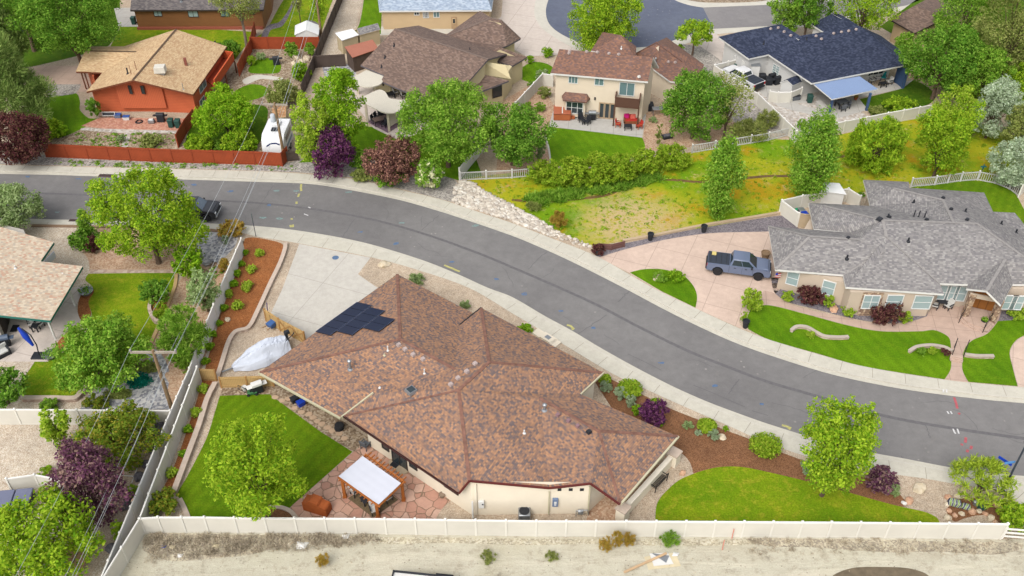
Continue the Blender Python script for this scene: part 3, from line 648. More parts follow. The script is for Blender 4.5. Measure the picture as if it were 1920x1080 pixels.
    def panel(s, A, B, p0, p1, mat, dep=.05, name='door', zz=None):
        A, d, n, u0, u1, z0, z1 = s._uv(A, B, p0, p1)
        if zz: z0, z1 = zz
        pt = lambda u, z, k: A + d*u + n*k + Vector((0,0,z))
        vs = [pt(u0,z0,-.02), pt(u1,z0,-.02), pt(u1,z1,-.02), pt(u0,z1,-.02), pt(u0,z0,dep), pt(u1,z0,dep), pt(u1,z1,dep), pt(u0,z1,dep)]
        return s.mesh(MB().add(vs, [(0,1,5,4),(1,2,6,5),(2,3,7,6),(3,0,4,7),(4,5,6,7)]), name, mat)
    def at(s, x, y, z=0): return G(x, y, z)
    def surf(s, x, y):                                  # where the pixel's ray meets this house's roof
        o, d = CAM, ray(x, y).normalized(); best = None
        me = s.ro.data
        for p in me.polygons:
            if p.material_index: continue
            vs = [me.vertices[i].co for i in p.vertices]
            for k in range(1, len(vs)-1):
                h = geometry.intersect_ray_tri(vs[0], vs[k], vs[k+1], d, o, True)
                if h and (best is None or (h - o).length < (best - o).length): best = h
        return best
    def boxvent(s, x, y, mat=None, w=.34):
        p = s.surf(x, y)
        if p: s.mesh(MB().box(p + Vector((0,0,.1)), (w, w, .2), .7, taper=.8), 'roof_vent', mat or m_vent)
    def pipe(s, x, y, h=.5, r=.06, mat=None, cap=False, name='vent_pipe'):
        p = s.surf(x, y)
        if not p: return
        mb = MB().lathe(p - Vector((0,0,.15)), [(r*2.6,0),(r*2.2,.16),(r,.22),(r,h+.15)] + ([(r*1.7,h+.16),(r*1.7,h+.3),(r*.5,h+.4)] if cap else []), 10)
        s.mesh(mb, name, mat or m_pipew)

# ---------------------------------------------------------------- 1: the house in the middle
st_cream = plain('cream_stucco', C(236,224,202,.72), .9, .04, .8)
fas_cream = plain('cream_fascia', C(208,200,168), .6, .06); fas_red = plain('dark_red_gutter', C(104,40,36), .5, .1)
h = House('ranch_house', 'large ranch house with mottled brown shingle hip roof and solar panels, in the middle', 'house', G(870,760), st_cream, sh_main, fas_cream)
ze = 2.8; yc = 42.28
V = dict(A=(487,698,ze), B=(745,514,ze), C1=(886,586.5,ze), C2=(862,609,3.25), D=(902,577,2.95), E=(1132,699,2.95), E2=(1089,739,3.2), F=(1271,818,2.75), Gc=(1162,945,2.75),
  K=(1107,906,zy(1107,906,yc)), Vv=(1030,914.5,zy(1030,914.5,yc)), J=(880,901,zy(880,901,yc)), L=(861,924,2.75), S=(646,779,2.9), S0=(640,783,2.72), S1=(700,737,4.1),
  P1=(750,636,5.45), Q=(852,692,5.35), P2=(917,679,5.5), P3=(860,731,5.55), P4=(1012,747,4.2), P5=(1122,808,4.25))
h.roof(V, [('A','B','P1'),('B','C1','C2','Q','P1'),('A','P1','Q','S1','S0'),('S','S1','Q','C2','D','P2','P3'),('D','E','P2'),('P2','E','E2','P4','Vv','J','P3'),('S','P3','J','L'),('E2','F','P5','P4'),('P4','P5','K','Vv'),('F','Gc','P5'),('Gc','K','P5')],
  ('A','S0','S','L','J','Vv','K','Gc','F','E2','E','D','C2','C1','B'), .2, .5, walls=False,
  caps=[('A','P1'),('B','P1'),('P1','Q'),('D','P2'),('P2','E'),('P2','P3'),('P3','S'),('P3','J'),('P4','P5'),('P5','F'),('P5','Gc')],
  capmat=plain('dark_ridge', C(140,101,86), .9, .34, 2.4))
hp = h.P
# walls: plan traced from the wall feet that show, hidden sides from the eaves
wl = [(692,835), (885,965.5), (1101,962.5), (1152,913)]
wxy = [G(*p) for p in wl]
inA, inB = Vector(offs([(hp[k].x,hp[k].y) for k in ('S0','A','B','C1')], -.5)[1]), Vector(offs([(hp[k].x,hp[k].y) for k in ('A','B','C1')], -.5)[1])
S0i = G(640,783,2.72)
d_sw = (wxy[0]-wxy[1]).normalized()
ex = [(wxy[0].x, wxy[0].y), (wxy[1].x, wxy[1].y), (wxy[2].x, wxy[2].y), (wxy[3].x, wxy[3].y)]
hf = offs([(hp[k].x, hp[k].y) for k in ('Gc','F','E2','E','D','C2','C1','B','A','S0')], .5)
ring = ex + hf[1:9] 
ab_ = (hp['B']-hp['A']).normalized()*2.5; ring[-1] = (hf[8][0]+ab_.x, hf[8][1]+ab_.y)
ring.append((hf[8][0]+ab_.x+(hp['S0']-hp['A']).x*.96, hf[8][1]+ab_.y+(hp['S0']-hp['A']).y*.96))
ring.append((wxy[0].x+ab_.x*.6, wxy[0].y+ab_.y*.6))
tops = [2.55, hp['J'].z-.25, hp['K'].z-.25, 2.6, 2.5, 2.9, 2.7, 2.7, 2.9, 2.55, 2.55, 2.55, 2.55, 2.55, 2.55]
n = len(ring); mb = MB()
ring2 = ring; z_ = tops[:n]
mb.add([(x, y, 0) for x, y in ring2] + [(x, y, z_[i]) for i, (x, y) in enumerate(ring2)], [(i, (i+1) % n, n+(i+1) % n, n+i) for i in range(n)])
h.wo = h.mesh(mb, 'wall', st_cream)
m_door = plain('dark_door', C(60,56,54), .4, .1)
A, B = wxy[0], wxy[1]
h.win(A, B, (716,831), (730.5,847), m_framed, m_glass, 1, zz=(1.0,2.1)); h.win(A, B, (767.5,865), (783,882), m_framed, m_glass, 1, zz=(1.0,2.1))
h.win(A, B, (734.5,846), (765,880), m_framed, m_glass, 2, name='sliding_door', zz=(.15,2.15))
h.win(A, B, (833,908), (860,929), m_framed, m_glass, 2, zz=(1.35,2.15))
# gutter with clips along the south-west eave, red rakes over the cut corner
gb = MB(); 
def gut(a, b, mat, w=.13, name='gutter', lift=-.05):
    h.mesh(MB().bar(a + Vector((0,0,lift)), b + Vector((0,0,lift)), w, w), name, mat)
o_ = Vector((-.06,-.06,0))
gut(hp['S'] + o_, hp['L'] + o_, plain('brown_gutter', C(70,40,38), .4, .1))
for a, b in (('L','J'),('J','Vv'),('Vv','K'),('K','Gc')): gut(hp[a] + Vector((0,-.05,.06)), hp[b] + Vector((0,-.05,.06)), fas_red, .12, 'rake_trim')
gut(hp['A'] + o_, hp['S0'] + o_, fas_cream, .14); gut(hp['Gc'] + Vector((.06,0,0)), hp['F'] + Vector((.06,0,0)), fas_cream, .14)
gut(hp['S0'] + Vector((0,0,.1)), hp['S1'] + Vector((0,0,.1)), fas_cream, .11, 'rake_trim'); gut(hp['E'] + Vector((0,0,.05)), hp['E2'] + Vector((0,0,.05)), fas_cream, .11, 'rake_trim')
gut(hp['C2'] + Vector((0,0,.05)), hp['D'] + Vector((0,0,.05)), plain('black_edge', C(50,44,44), .5, .1), .1, 'rake_trim'); gut(hp['A'], hp['B'], plain('black_edge_trim', C(58,48,46), .5, .1), .06, 'rake_trim')
a, b = Vector((*ring[1],0)), Vector((*ring[2],0))
for x0, y0, x1, y1 in ((1030,916,1027,963),(1106,908,1101,962)):
    p = hit(x0, y0+4, a, b); 
    h.mesh(MB().bar(Vector((p.x, p.y-.07, .15)), Vector((p.x, p.y-.07, p.z)), .09), 'downspout', fas_cream)
for x in (1049,1070,1091): h.panel(a, b, (x-3.5, 915.5), (x+3.5, 920), m_pipek, .03, 'gable_vent')
h.panel(a, b, (888,906), (895,963), st_cream, .12, 'pilaster')
# vents, pipes, skylight, solar
for x, y in ((748,648),(760,656),(775,666),(793.5,674.5),(891,683),(875.5,697.5),(859,710),(845.5,722)): h.boxvent(x, y)
for x, y in ((1046,779),(1066,790),(1083,800)): h.boxvent(x, y, plain('mauve_vent', C(150,118,122), .5, .1), .3)
h.pipe(657,692,.75,.1,m_galv,True,'flue'); h.pipe(1021,769,.45,.1,m_galv,True,'flue'); h.pipe(727.5,657,.45,.05); h.pipe(796,700,.45,.05); h.pipe(721,666,.15,.05,fas_cream); h.pipe(983,812,.3,.06); h.pipe(712,727,.12,.05)
p = h.surf(771,734); sk = h.mesh(MB().box(p + Vector((0,0,.12)), (.75,.75,.24), .72, taper=.86), 'skylight', m_galv); h.mesh(MB().box(p + Vector((0,0,.25)), (.52,.52,.03), .72), 'skylight_glass', m_glass, sk)
h.boxvent(1104,811,m_pipek,.36)
t = NT('solar_cells'); bk = t.n('TexBrick'); bk.offset = 0; bk.inputs['Scale'].default_value = 1; bk.inputs['Brick Width'].default_value = .17; bk.inputs['Row Height'].default_value = .17; bk.inputs['Mortar Size'].default_value = .006
bk.inputs['Color1'].default_value = C(20,30,60); bk.inputs['Color2'].default_value = C(22,32,60); bk.inputs['Mortar'].default_value = C(44,54,84); t.l(t.tc.outputs['UV'], bk.inputs['Vector'])
m_pv = t.done(bk.outputs['Color'], .3, spec=.12); m_pvl = plain('panel_frame', C(120,132,164), .4, .1); m_pvf = plain('panel_edge', C(30,32,44), .4, .1)
pa, pb_, pp = hp['A'], hp['B'], hp['P1']
nn = (pb_ - pa).cross(pp - pa); nn = nn if nn.z > 0 else -nn; nn.normalize(); uu = (pb_ - pa).normalized(); vv2 = nn.cross(uu); vv2 = vv2 if vv2.z > 0 else -vv2
def onplane(x, y):
    d = ray(x, y); return CAM + d * ((pa - CAM).dot(nn) / d.dot(nn))
c0_ = onplane(592,624); um = (onplane(671,568.5) - c0_).dot(uu); 
rows_ = ((0, 5, 0.0), (1, 4, .7), (2, 2, 1.9))          # row, panels, start (in panel widths)
pwid = um / 5 ; pht = abs((onplane(630,632) - c0_).dot(vv2)) * .78
q = lambda u, v, k: c0_ + uu*u + vv2*v + nn*k
def pv(u0, v0, w, hgt):
    e = .02; mb = MB(); cs = [(u0+e,v0+e),(u0+w-e,v0+e),(u0+w-e,v0+hgt-e),(u0+e,v0+hgt-e)]
    top = [q(u, v, .14) for u, v in cs]; bot = [q(u, v, .1) for u, v in cs]
    mb.add(top, [(0,1,2,3)], 0, [[(u, v) for u, v in cs]])
    be = .045; ci = [(u0+be,v0+be),(u0+w-be,v0+be),(u0+w-be,v0+hgt-be),(u0+be,v0+hgt-be)]; ti = [q(u, v, .143) for u, v in ci]; tu = [q(u, v, .143) for u, v in cs]
    for i in (0, 2): mb.add([tu[i], tu[(i+1)%4], ti[(i+1)%4], ti[i]], [(0,1,2,3)], 2, [[(0,0)]*4])
    for i in range(4): mb.add([bot[i], bot[(i+1)%4], top[(i+1)%4], top[i]], [(0,1,2,3)], 1, [[(0,0)]*4])
    return h.mesh(mb, 'solar_panel', [m_pv, m_pvf, m_pvl], h.ro, fix=False)
for r, k, st in rows_:
    for i in range(k): pv((st + i) * pwid * 1.0, r * (pht + .06), pwid, pht)
main_wall = (a, b); main_sw = (wxy[0], wxy[1])

# ---------------------------------------------------------------- 2: tan-roofed house, far left
m_beige = plain('beige_siding', C(206,198,186), .8, .05); m_green = plain('green_fascia', C(44,116,104), .5, .1); m_lil = plain('pale_trim', C(206,206,216), .5, .05)
h = House('bungalow', 'bungalow with speckled tan shingle roof and dark green fascia at the left edge', 'house', G(40,560), m_beige, sh_tan, m_green)
e = ((0,591),(94,601)); f2 = lambda x, y: (x, y, on(x, y, *e, 2.9, .2))
V = dict(a=(-160,574,2.9), b=(94,601,2.9), c=f2(155,499), d=f2(76,490), e=f2(101,454), f=f2(0,425), g=f2(-160,380))
P_ = {k: G(*v) for k, v in V.items()}
bk_ = Vector((2.5, 7.5, 0)); 
h.roof(P_, [('a','b','c','d','e','f','g')], ('a','b','c','d','e','f','g'), .24, .6, walls=False)
hp = h.P
def stub(pts, z1, mat=m_beige): 
    return h.mesh(MB().prism([(p.x, p.y) for p in pts], 0, z1), 'wall', mat)
stub([G(-200,640), G(8,640), G(20,590), G(58,548), G(80,520), G(60,470), G(-20,450), G(-200,440)], 2.6)
A_, B_ = G(8,640), G(20,590)
h.panel(A_, B_, (9,628), (13,600), m_framed, .06, 'patio_door', zz=(.15,2.1)); h.panel(A_, B_, (15,612), (18,598), m_framed, .06, 'patio_door', zz=(.15,2.1))
for x, y, x2, y2 in ((86,604,104,636),(131,543,141,574)):
    g_ = G(x2, y2); h.mesh(MB().bar(g_, Vector((g_.x, g_.y, G(x,y,2.9).z + (.1 if x < 100 else 1.0))), .13), 'porch_post', m_trimw)
h.panel(P_['d'] - Vector((0,0,0)), P_['e'], (78,489), (97,462), m_lil, .05, 'gable_trim', zz=(hp['d'].z-.9, hp['d'].z-.25))
h.pipe(29,503,.3,.06)

# ---------------------------------------------------------------- 3: orange house
m_orange = siding('orange_siding', C(216,110,70,.64), .2); m_oplain = plain('orange_board', C(212,94,48), .7, .05); m_ofas = plain('brown_fascia', C(128,72,48), .6, .1)
h = House('split_level_house', 'orange split-level house with golden tan gable roof, upper left', 'house', G(270,210), m_orange, sh_gold, m_ofas)
zr = 5.3
V = dict(a=(162,172,3.1), b=(192,136,3.1), c=(255,97,4.3), d=(232,87,3.3), e=(330,55,zr), f=(249,150,zr), g=(425,87,3.1), i=(362,177,3.1), j=(142,134,2.9), k=(159,95.5,4.1), l=(172,87,3.2))
h.roof(V, [('a','b','c','d','e','f'),('f','e','g','i'),('j','k','c','b'),('k','l','d','c')], ('a','b','j','k','l','d','e','g','i','f'), .2, .35, walls=False, caps=[('f','e'),('k','c')], capmat=plain('dark_ridge', C(100,78,60), .8, .1))
hp = h.P
fl, fr_ = G(184,209), G(369,212)
bkr = Vector((hp['g'].x-.5, hp['g'].y-.6, 0)); bkl = Vector((hp['d'].x+.5, hp['d'].y-.4, 0)); bl = Vector((hp['b'].x+.4, hp['b'].y, 0))
pk = (hp['f'] + Vector((0,.35,-.24)))
mid = Vector((pk.x, fl.y, 0)); top = [2.85, pk.z, 2.85, 2.85, 5.0, 2.85, 2.9]
rg = [fl, mid, fr_, bkr, Vector((hp['e'].x, hp['e'].y-.5, 0)), bkl, bl]
n = len(rg); h.wo = h.mesh(MB().add([(p.x,p.y,-.1) for p in rg] + [(p.x,p.y,top[i]) for i, p in enumerate(rg)], [(i,(i+1)%n,n+(i+1)%n,n+i) for i in range(n)]), 'wall', m_orange)
# stepped bay in the middle of the gable wall
dd = Vector((0,-.35,0))
bx0, bx1 = hit(218,162,fl,fr_), hit(303,162,fl,fr_)
zb = lambda x: 2.85 + (pk.z-2.85) * (1 - abs(x-pk.x) / max(pk.x-fl.x, fr_.x-pk.x)) - .02
bay = MB(); pts = [(bx0.x, .75), (bx1.x, .75), (bx1.x, zb(bx1.x)), (pk.x, pk.z-.02), (bx0.x, zb(bx0.x))]
bay.add([(x, fl.y-.4, z) for x, z in pts] + [(x, fl.y+.02, z) for x, z in pts], [(4,3,2,1,0)] + [(i,(i+1)%5,5+(i+1)%5,5+i) for i in range(5)])
h.mesh(bay, 'bay_wall', siding('orange_bay_siding', C(218,112,72,.64), .2, .04, True))
fa, fb = fl + Vector((0,-.4,0)), fr_ + Vector((0,-.4,0))
m_dglass = plain('dark_glass', C(64,70,72), .2, .1, spec=.6)
for x0, x1 in ((239.5,249.5),(262.5,273)): h.win(fa, fb, (x0,160.5), (x1,176), m_framed, m_dglass, 1, fw=.04)
ra, rb_ = fr_, bkr
h.win(ra, rb_, (376,181), (386,155), m_frame, m_blindg, 2, zz=(1.5,2.6)); h.win(ra, rb_, (378,212), (386,197), m_frame, m_blindg, 2, zz=(.2,.95))
for x in (162, 168): 
    g_ = G(x, 167); h.mesh(MB().bar(g_, g_ + Vector((0,0,2.7)), .12), 'porch_post', m_ofas)
h.mesh(MB().prism([(p.x,p.y) for p in (G(172,160), G(186,178), G(215,140), G(200,125))], 0, 2.6), 'entry_wall', m_orange)
p = h.surf(302,137); ec = h.mesh(MB().box(p + Vector((0,0,.55)), (1.3,1.05,.75), .1, taper=.92), 'evaporative_cooler', plain('cooler_beige', C(226,220,206), .5), bevel=.04); h.mesh(MB().box(p + Vector((0,0,.1)), (.9,.7,.5)), 'cooler_stand', m_galv, ec)
m_brickr = plain('brick_chimney', C(150,88,74), .8, .2, 8)
for x, y, z_, w_ in ((376,70,1.3,.45),(349,122,.9,.3)):
    p = h.surf(x, y)
    if p: h.mesh(MB().box(p + Vector((0,0,z_/2-.2)), (w_,w_,z_+.4), .2), 'chimney', m_brickr)
h.pipe(240,138,.7,.09,m_pipek); h.pipe(246,139,1.1,.03,m_ofas); h.pipe(256,131,1.1,.03,m_ofas); h.pipe(344,168,.8,.04,m_galv)
m_odeck = siding('orange_deck', C(192,80,48), .15, .1, True)
dk = thing('deck', 'raised orange wooden deck with railing on the side of the orange house', 'deck', G(410,150))
D0 = [G(386,150,1.9), G(414,108,1.9), G(439,112,1.9), G(404,164,1.9)]
def addp(parent, mb, name, mat, **kw):
    o = mb.build(name, mat, None, **kw); o.parent = parent; 
    if parent.parent is None: o.location = -parent.location
    return o
addp(dk, MB().prism([(p.x,p.y) for p in D0], 1.75, 1.9), 'deck_floor', m_odeck)
rl_ = MB()
for i in (1,2): 
    a_, b_ = D0[i], D0[i+1]; rl_.bar(a_ + Vector((0,0,1)), b_ + Vector((0,0,1)), .16, .06)
    nn_ = int((b_-a_).length / .14)
    for k in range(nn_): c_ = a_.lerp(b_, (k+.5)/nn_); rl_.box(c_ + Vector((0,0,.5)), (.11,.11,.96))
addp(dk, rl_, 'railing', m_oplain)
for p in (D0[2], D0[3], (D0[2]+D0[3])/2): addp(dk, MB().bar(Vector((p.x,p.y,0)), Vector((p.x,p.y,1.75)), .14), 'post', m_ofas)

# ---------------------------------------------------------------- 4: brown house, top
m_bsid = siding('brown_siding', C(150,100,60), .2); m_brk = plain('red_brick_base', C(168,92,72), .8, .15, 9)
h = House('brown_house', 'long brown-sided house with dark grey roof at the top edge', 'house', G(370,45), m_bsid, sh_dgrey, m_framed)
V = dict(a=(244,19,3), b=(494,18,3), c=(505,-45,5.2), d=(250,-45,5.2), e=(244,-95,3), f=(520,-95,3))
h.roof(V, [('a','b','c','d'),('d','c','f','e')], ('a','b','c','f','e','d'), .2, .4)
A, B = h.q['a'], h.q['b']
h.win(A, B, (287,20), (305,30.5), m_framed, m_blind, 2); h.win(A, B, (351,19), (373,32), m_framed, m_blind, 2); h.win(A, B, (412,20), (431,31), m_framed, m_blindg, 2); h.win(A, B, (466,19), (478,27), m_framed, m_glass, 1)
h.panel(A, B, (257,48.5), (494,54), m_brk, .25, 'brick_base', zz=(.05,.45))
h.pipe(340,3,.4,.1,m_galv,True)

# ---------------------------------------------------------------- 5: tan stucco house with pale blue roof
m_tanst = plain('tan_stucco', C(214,186,146), .9, .04, .8)
h = House('stucco_house', 'tan stucco house with pale blue-grey shingle roof at the top edge', 'house', G(820,50), m_tanst, sh_blue, m_trimw)
V = dict(a=(711,20.5,2.9), b=(922,19,2.9), c=(905,-28,5), d=(735,-28,5), e=(700,-70,2.9), f=(935,-70,2.9))
h.roof(V, [('a','b','c','d'),('d','c','f','e'),('b','f','c'),('a','d','e')], ('a','b','f','e'), .2, .4)
A, B = h.q['a'], h.q['b']
h.win(A, B, (776,22), (786.5,28.5), None, m_glass, 2); h.win(A, B, (792.5,22), (804.5,33.5), None, m_glass, 4, 3); h.win(A, B, (812,21.5), (824.5,32.5), None, m_blindg, 2)
dr = h.panel(A, B, (845.5,31.5), (857.5,54.5), plain('tan_door', C(190,160,124), .6, .05), .06); h.win(A, B, (848,34), (854.5,44), m_tanst, m_glass, 1, name='door_glass', push=.05)

# ---------------------------------------------------------------- 6: taupe-roofed house
m_cream6 = plain('yellow_cream_stucco', C(222,206,164,.64), .9, .04, .8); m_gfas = plain('slate_fascia', C(108,102,108), .6, .1)
h = House('family_house', 'cream house with large taupe shingle roof and several gables behind the arbours', 'house', G(800,170), m_cream6, sh_brn, m_gfas)
V = dict(a=(740,54,6.0), b=(676,122,2.9), c=(720,141,2.9), d=(714,152,2.7), e=(835,203,2.7), f=(875,156,4.3), g=(915,111,6.0))
V2 = {k: G(*v) for k, v in V.items()}; up_ = Vector((2.2, 7.2, 0))
V2['h'] = V2['g'] + up_; V2['h'].z = 3.2; V2['i'] = V2['a'] + up_ * 1.0; V2['i'].z = 3.2
h.roof(V2, [('a','b','c','d','e','f','g'),('a','g','h','i')], ('b','c','d','e','f','g','h','i','a'), .2, .5, caps=[('a','g')], deep={('d','e'):2.6})
for x, y in ((739,86),(722,108),(715.5,126)): h.pipe(x, y, .35, .07, m_pipek)
h.pipe(881,93,.3,.05,m_pipek)
qe, qf, q6c, q6d = h.q['e'], h.q['f'], h.q['c'], h.q['d']
W6 = dict(a=(827,72,2.9), b=(922,34,5.2), c=(940,38,5.2), d=(976,72,2.9), e=(950,86,2.9), f=(910,100,3.6), g=(860,92,3.4), h=(900,20,2.9))
h.roof(W6, [('a','b','c','e','f','g'),('c','d','e'),('b','a','h')], ('a','g','f','e','d','c','b','h'), .2, .4, name='wing_roof', caps=[('b','a'),('b','c'),('c','d')])
W7 = dict(a=(909,100,3.3), b=(937,88,4.0), c=(988,107,2.9), d=(961,123,2.9), e=(952,121,3.1), f=(925,112,3.4))
h.roof(W7, [('a','b','c','d','e','f')], ('a','f','e','d','c','b'), .2, .3, name='porch_roof')
W8 = dict(a=(891,136,4.0), b=(953,150,3.3), c=(948,153,3.3), d=(896,176,2.9), e=(874,157,3.0), f=(925,170,3.0))
h.roof(dict(a=(891,136,4.0), b=(954,151,3.4), d=(897,173,3.1), e=(874,157,3.1)), [('a','b','d','e')], ('a','e','d','b'), .2, .3, name='bay_roof', walls=False)
bw = [G(890,205), G(943,190), G(960,165), G(925,150), G(880,180)]
h.mesh(MB().prism([(p.x,p.y) for p in bw], 0, 3.0), 'bay_wall', m_cream6)
h.win(bw[0], bw[1], (923,165), (941,191), m_framed, m_glass, 1, 1, zz=(.9,2.6))
gp = [G(886,138,3.9), G(950,147,3.2)]
h.mesh(MB().add([G(892,128,4.2), G(905,115,5.3), G(948,122,4.6), G(958,148,3.3), G(892,138,3.6)], [(0,1,2,3,4)]), 'gable_wall', m_cream6)
h.win(q6c, q6d, (716,150), (720,160), m_framed, m_glass, 1)
# ---------------------------------------------------------------- 7: two-storey house
m_st7 = plain('pale_beige_stucco', C(230,214,190,.68), .9, .04, .8)
h = House('two_storey_house', 'two-storey beige house with red-brown roof, balcony and rear patio', 'house', G(1130,205), m_st7, sh_red, m_trimw)
V = dict(a=(1049,92,7.6), b=(1032,137,5.5), c=(1215,153,5.5), d=(1225,107,7.6))
P_ = {k: G(*v) for k, v in V.items()}; bk_ = (P_['a'] - P_['b']); bk_ = Vector((bk_.x, bk_.y, 0))
P_['e'] = P_['d'] + bk_; P_['e'].z = 5.5; P_['f'] = P_['a'] + bk_; P_['f'].z = 5.5
h.roof(P_, [('a','b','c','d'),('a','d','e','f')], ('b','c','d','e','f','a'), .2, .4)
for x, y in ((1067,101),(1068,97),(1100,98),(1120,99),(1142,101.5),(1160,103)): h.boxvent(x, y, m_vent, .3)
h.boxvent(1198,145,m_trimw,.3)
A7, B7 = h.q['b'], h.q['c']
V = dict(a=(1165,66,7.0), b=(1108,95,5.4), c=(1193,112,5.4), d=(1193,87,5.6), e=(1130,60,5.4))
h.roof(V, [('a','b','c'),('a','c','d'),('a','e','b')], ('b','c','d','a','e'), .2, .3, name='gable_roof', walls=False)
h.pipe(1165,91,.3,.06)
V = dict(a=(1231,79,6.2), b=(1190,101,4.2), c=(1226,130,3.6), d=(1256,152,3.2), e=(1312,160,3.2), f=(1320,121,3.2), g=(1282,117,4.0), i=(1250,70,3.2))
P_ = {k: G(*v) for k, v in V.items()}
h.roof(P_, [('a','b','c','d','e','g'),('g','e','f'),('a','g','f','i')], ('b','c','d','e','f','i','a'), .2, .4, name='garage_roof', caps=[('a','g'),('a','b')])
for x, y in ((1229,117),): h.pipe(x, y, .4, .07, m_galv, True, 'flue')
for x, y in ((1253,117),(1266,118)): h.boxvent(x, y, m_vent, .3)
h.win(A7, B7, (1066,142), (1083.5,157), None, m_blindg, 3); h.win(A7, B7, (1115,145.5), (1132,161), None, m_blindg, 2); h.win(A7, B7, (1162,153), (1189,180.5), None, m_blindg, 2, name='balcony_door')
m_ftan = plain('tan_door_frame', C(196,170,140), .6, .05)
for i in range(3): h.win(A7, B7, (1124+i*10.2,183), (1133.5+i*10.2,209.5), m_ftan, m_glass, 1, 1, name='french_door', fw=.14, zz=(.14,2.2))
# bay with its own little roof
d7 = (B7 - A7).normalized(); n7 = Vector((d7.y, -d7.x, 0))
b0, b1 = hit(1058,200,A7,B7), hit(1100,203,A7,B7); b0.z = b1.z = 0
h.mesh(MB().prism([(p.x,p.y) for p in (b0, b0 + n7*.6 + d7*.15, b1 + n7*.6 - d7*.15, b1)], .3, 2.5), 'bay_wall', m_st7)
br0, br1 = b0 - d7*.35, b1 + d7*.35
h.fas = m_dkbr = plain('brown_bay_edge', C(112,78,66), .6, .1)
V = dict(a=br0 + Vector((0,0,2.55)), b=br0 + n7*1.0 + Vector((0,0,2.55)) + d7*.3, c=br1 + n7*1.0 - d7*.3 + Vector((0,0,2.55)), d=br1 + Vector((0,0,2.55)), e=br1 - d7*.4 + Vector((0,0,3.1)), f=br0 + d7*.4 + Vector((0,0,3.1)))
h.roof(V, [('b','c','e','f'),('a','b','f'),('c','d','e')], ('a','b','c','d','e','f'), .12, walls=False, name='bay_roof')
h.fas = m_trimw
h.win(b0 + n7*.6, b1 + n7*.6, (1062,181), (1093.5,201), None, m_glass, 3, 2, zz=(.75,2.28))
# balcony
m_dkwood = siding('dark_brown_boards', C(104,72,58), .12, .1)
bb0, bb1 = hit(1155,188,A7,B7), hit(1200,190,A7,B7); zb_ = 2.75
bal = MB(); q0, q1 = Vector((bb0.x,bb0.y,zb_)), Vector((bb1.x,bb1.y,zb_)); o7 = n7*1.5
bal.prism([(p.x,p.y) for p in (q0, q0+o7, q1+o7, q1)], zb_-.2, zb_)
bl_ = h.mesh(bal, 'balcony', m_dkwood)
rb = MB()
for s_, e_ in ((q0+o7, q1+o7),(q0, q0+o7),(q1, q1+o7)):
    rb.bar(s_ + Vector((0,0,.5)), e_ + Vector((0,0,.5)), .06, .95); rb.bar(s_ + Vector((0,0,1.02)), e_ + Vector((0,0,1.02)), .14, .06)
h.mesh(rb, 'balcony_railing', m_dkwood, bl_)
for p in (q0+o7, q1+o7): h.mesh(MB().bar(Vector((p.x,p.y,.1)), p, .14), 'balcony_post', m_dkwood, bl_)
h.panel(A7, B7, (1114.5,182), (1117,187), m_pipek, .12, 'wall_lamp')
sw7 = (A7, B7, n7, d7)
# ---------------------------------------------------------------- 8: navy-roofed house
m_st8 = plain('pale_grey_stucco', C(222,220,216), .85, .03, .8)
h = House('navy_roof_house', 'pale grey house with navy blue shingle roof and blue patio cover, upper right', 'house', G(1560,150), m_st8, sh_navy, m_trimw)
V = dict(a=(1347,69,3.2), b=(1404,110,3.2), c=(1441,102,3.2), d=(1522,156,3.0), e=(1702,121,3.0), f=(1686,92,3.2), g=(1612,49,5.4), i=(1500,67,5.4), j=(1465,45,5.2), k=(1385,60,4.2))
P_ = {k: G(*v) for k, v in V.items()}; P_['l'] = P_['g'] + Vector((3.4,1.2,0)); P_['l'].z = 3.6
h.roof(P_, [('a','b','c','k'),('c','d','i','j','k'),('d','e','g','i'),('e','f','l','g')], ('a','b','c','d','e','f','l','g','i','j','k'), .2, .45, deep={('d','e'):2.4})
main8 = h.ro; A8, B8, C8 = h.q['d'], h.q['e'], h.q['c']; q8 = dict(h.q)
V = dict(a=(1521,45,3.2), b=(1546,61,3.2), c=(1613,50,4.6), d=(1586,33,4.8), e=(1566,23,4.9), f=(1540,36,3.3))
h.roof(V, [('a','b','c','d'),('a','d','e','f')], ('a','b','c','d','e','f'), .2, .3, name='garage_roof')
hp = h.P
h.win(A8, B8, (1627,140), (1657,131), None, m_glass, 3, zz=(.9,2.1)); h.win(A8, B8, (1541,172), (1552,190), m_framed, m_glass, 2, name='sliding_door', zz=(.15,2.2))
h.win(C8, A8, (1451,116), (1462,132), None, m_blind, 2, 4, zz=(1.0,2.2)); h.win(q8['b'], q8['a'], (1376,115), (1380,104), None, m_glass, 1, zz=(.9,2.1)); h.panel(q8['b'], q8['a'], (1389,131), (1398,113), m_trimw, .05, zz=(.1,2.15))
h.ro = main8
for x, y in ((1445,55),(1459,53),(1470,60.5),(1482.5,67.5),(1530,68.5),(1540,74),(1563,63.5),(1577.5,61),(1591,59),(1605,56)): h.boxvent(x, y, m_vent, .28)
for x, y in ((1432,82),(1512,74),(1427,45)): h.pipe(x, y, .4, .06, m_pipek)
m_cover = siding('blue_metal_cover', C(142,164,202), .3, .03, True); m_bpost = plain('blue_post', C(70,96,134), .6, .08)
V = dict(a=(1525,157,2.75), b=(1612,143,2.75), c=(1646,167,2.45), d=(1560,186,2.45))
h.roof(V, [('a','b','c','d')], ('a','b','c','d'), .14, walls=False, name='patio_cover', mat=m_cover)
for x, y, x2, y2 in ((1562,187,1555,212),(1632,172,1624,207)):
    g_ = G(x2, y2); h.mesh(MB().bar(g_, Vector((g_.x,g_.y,2.35)), .25), 'patio_post', m_bpost)
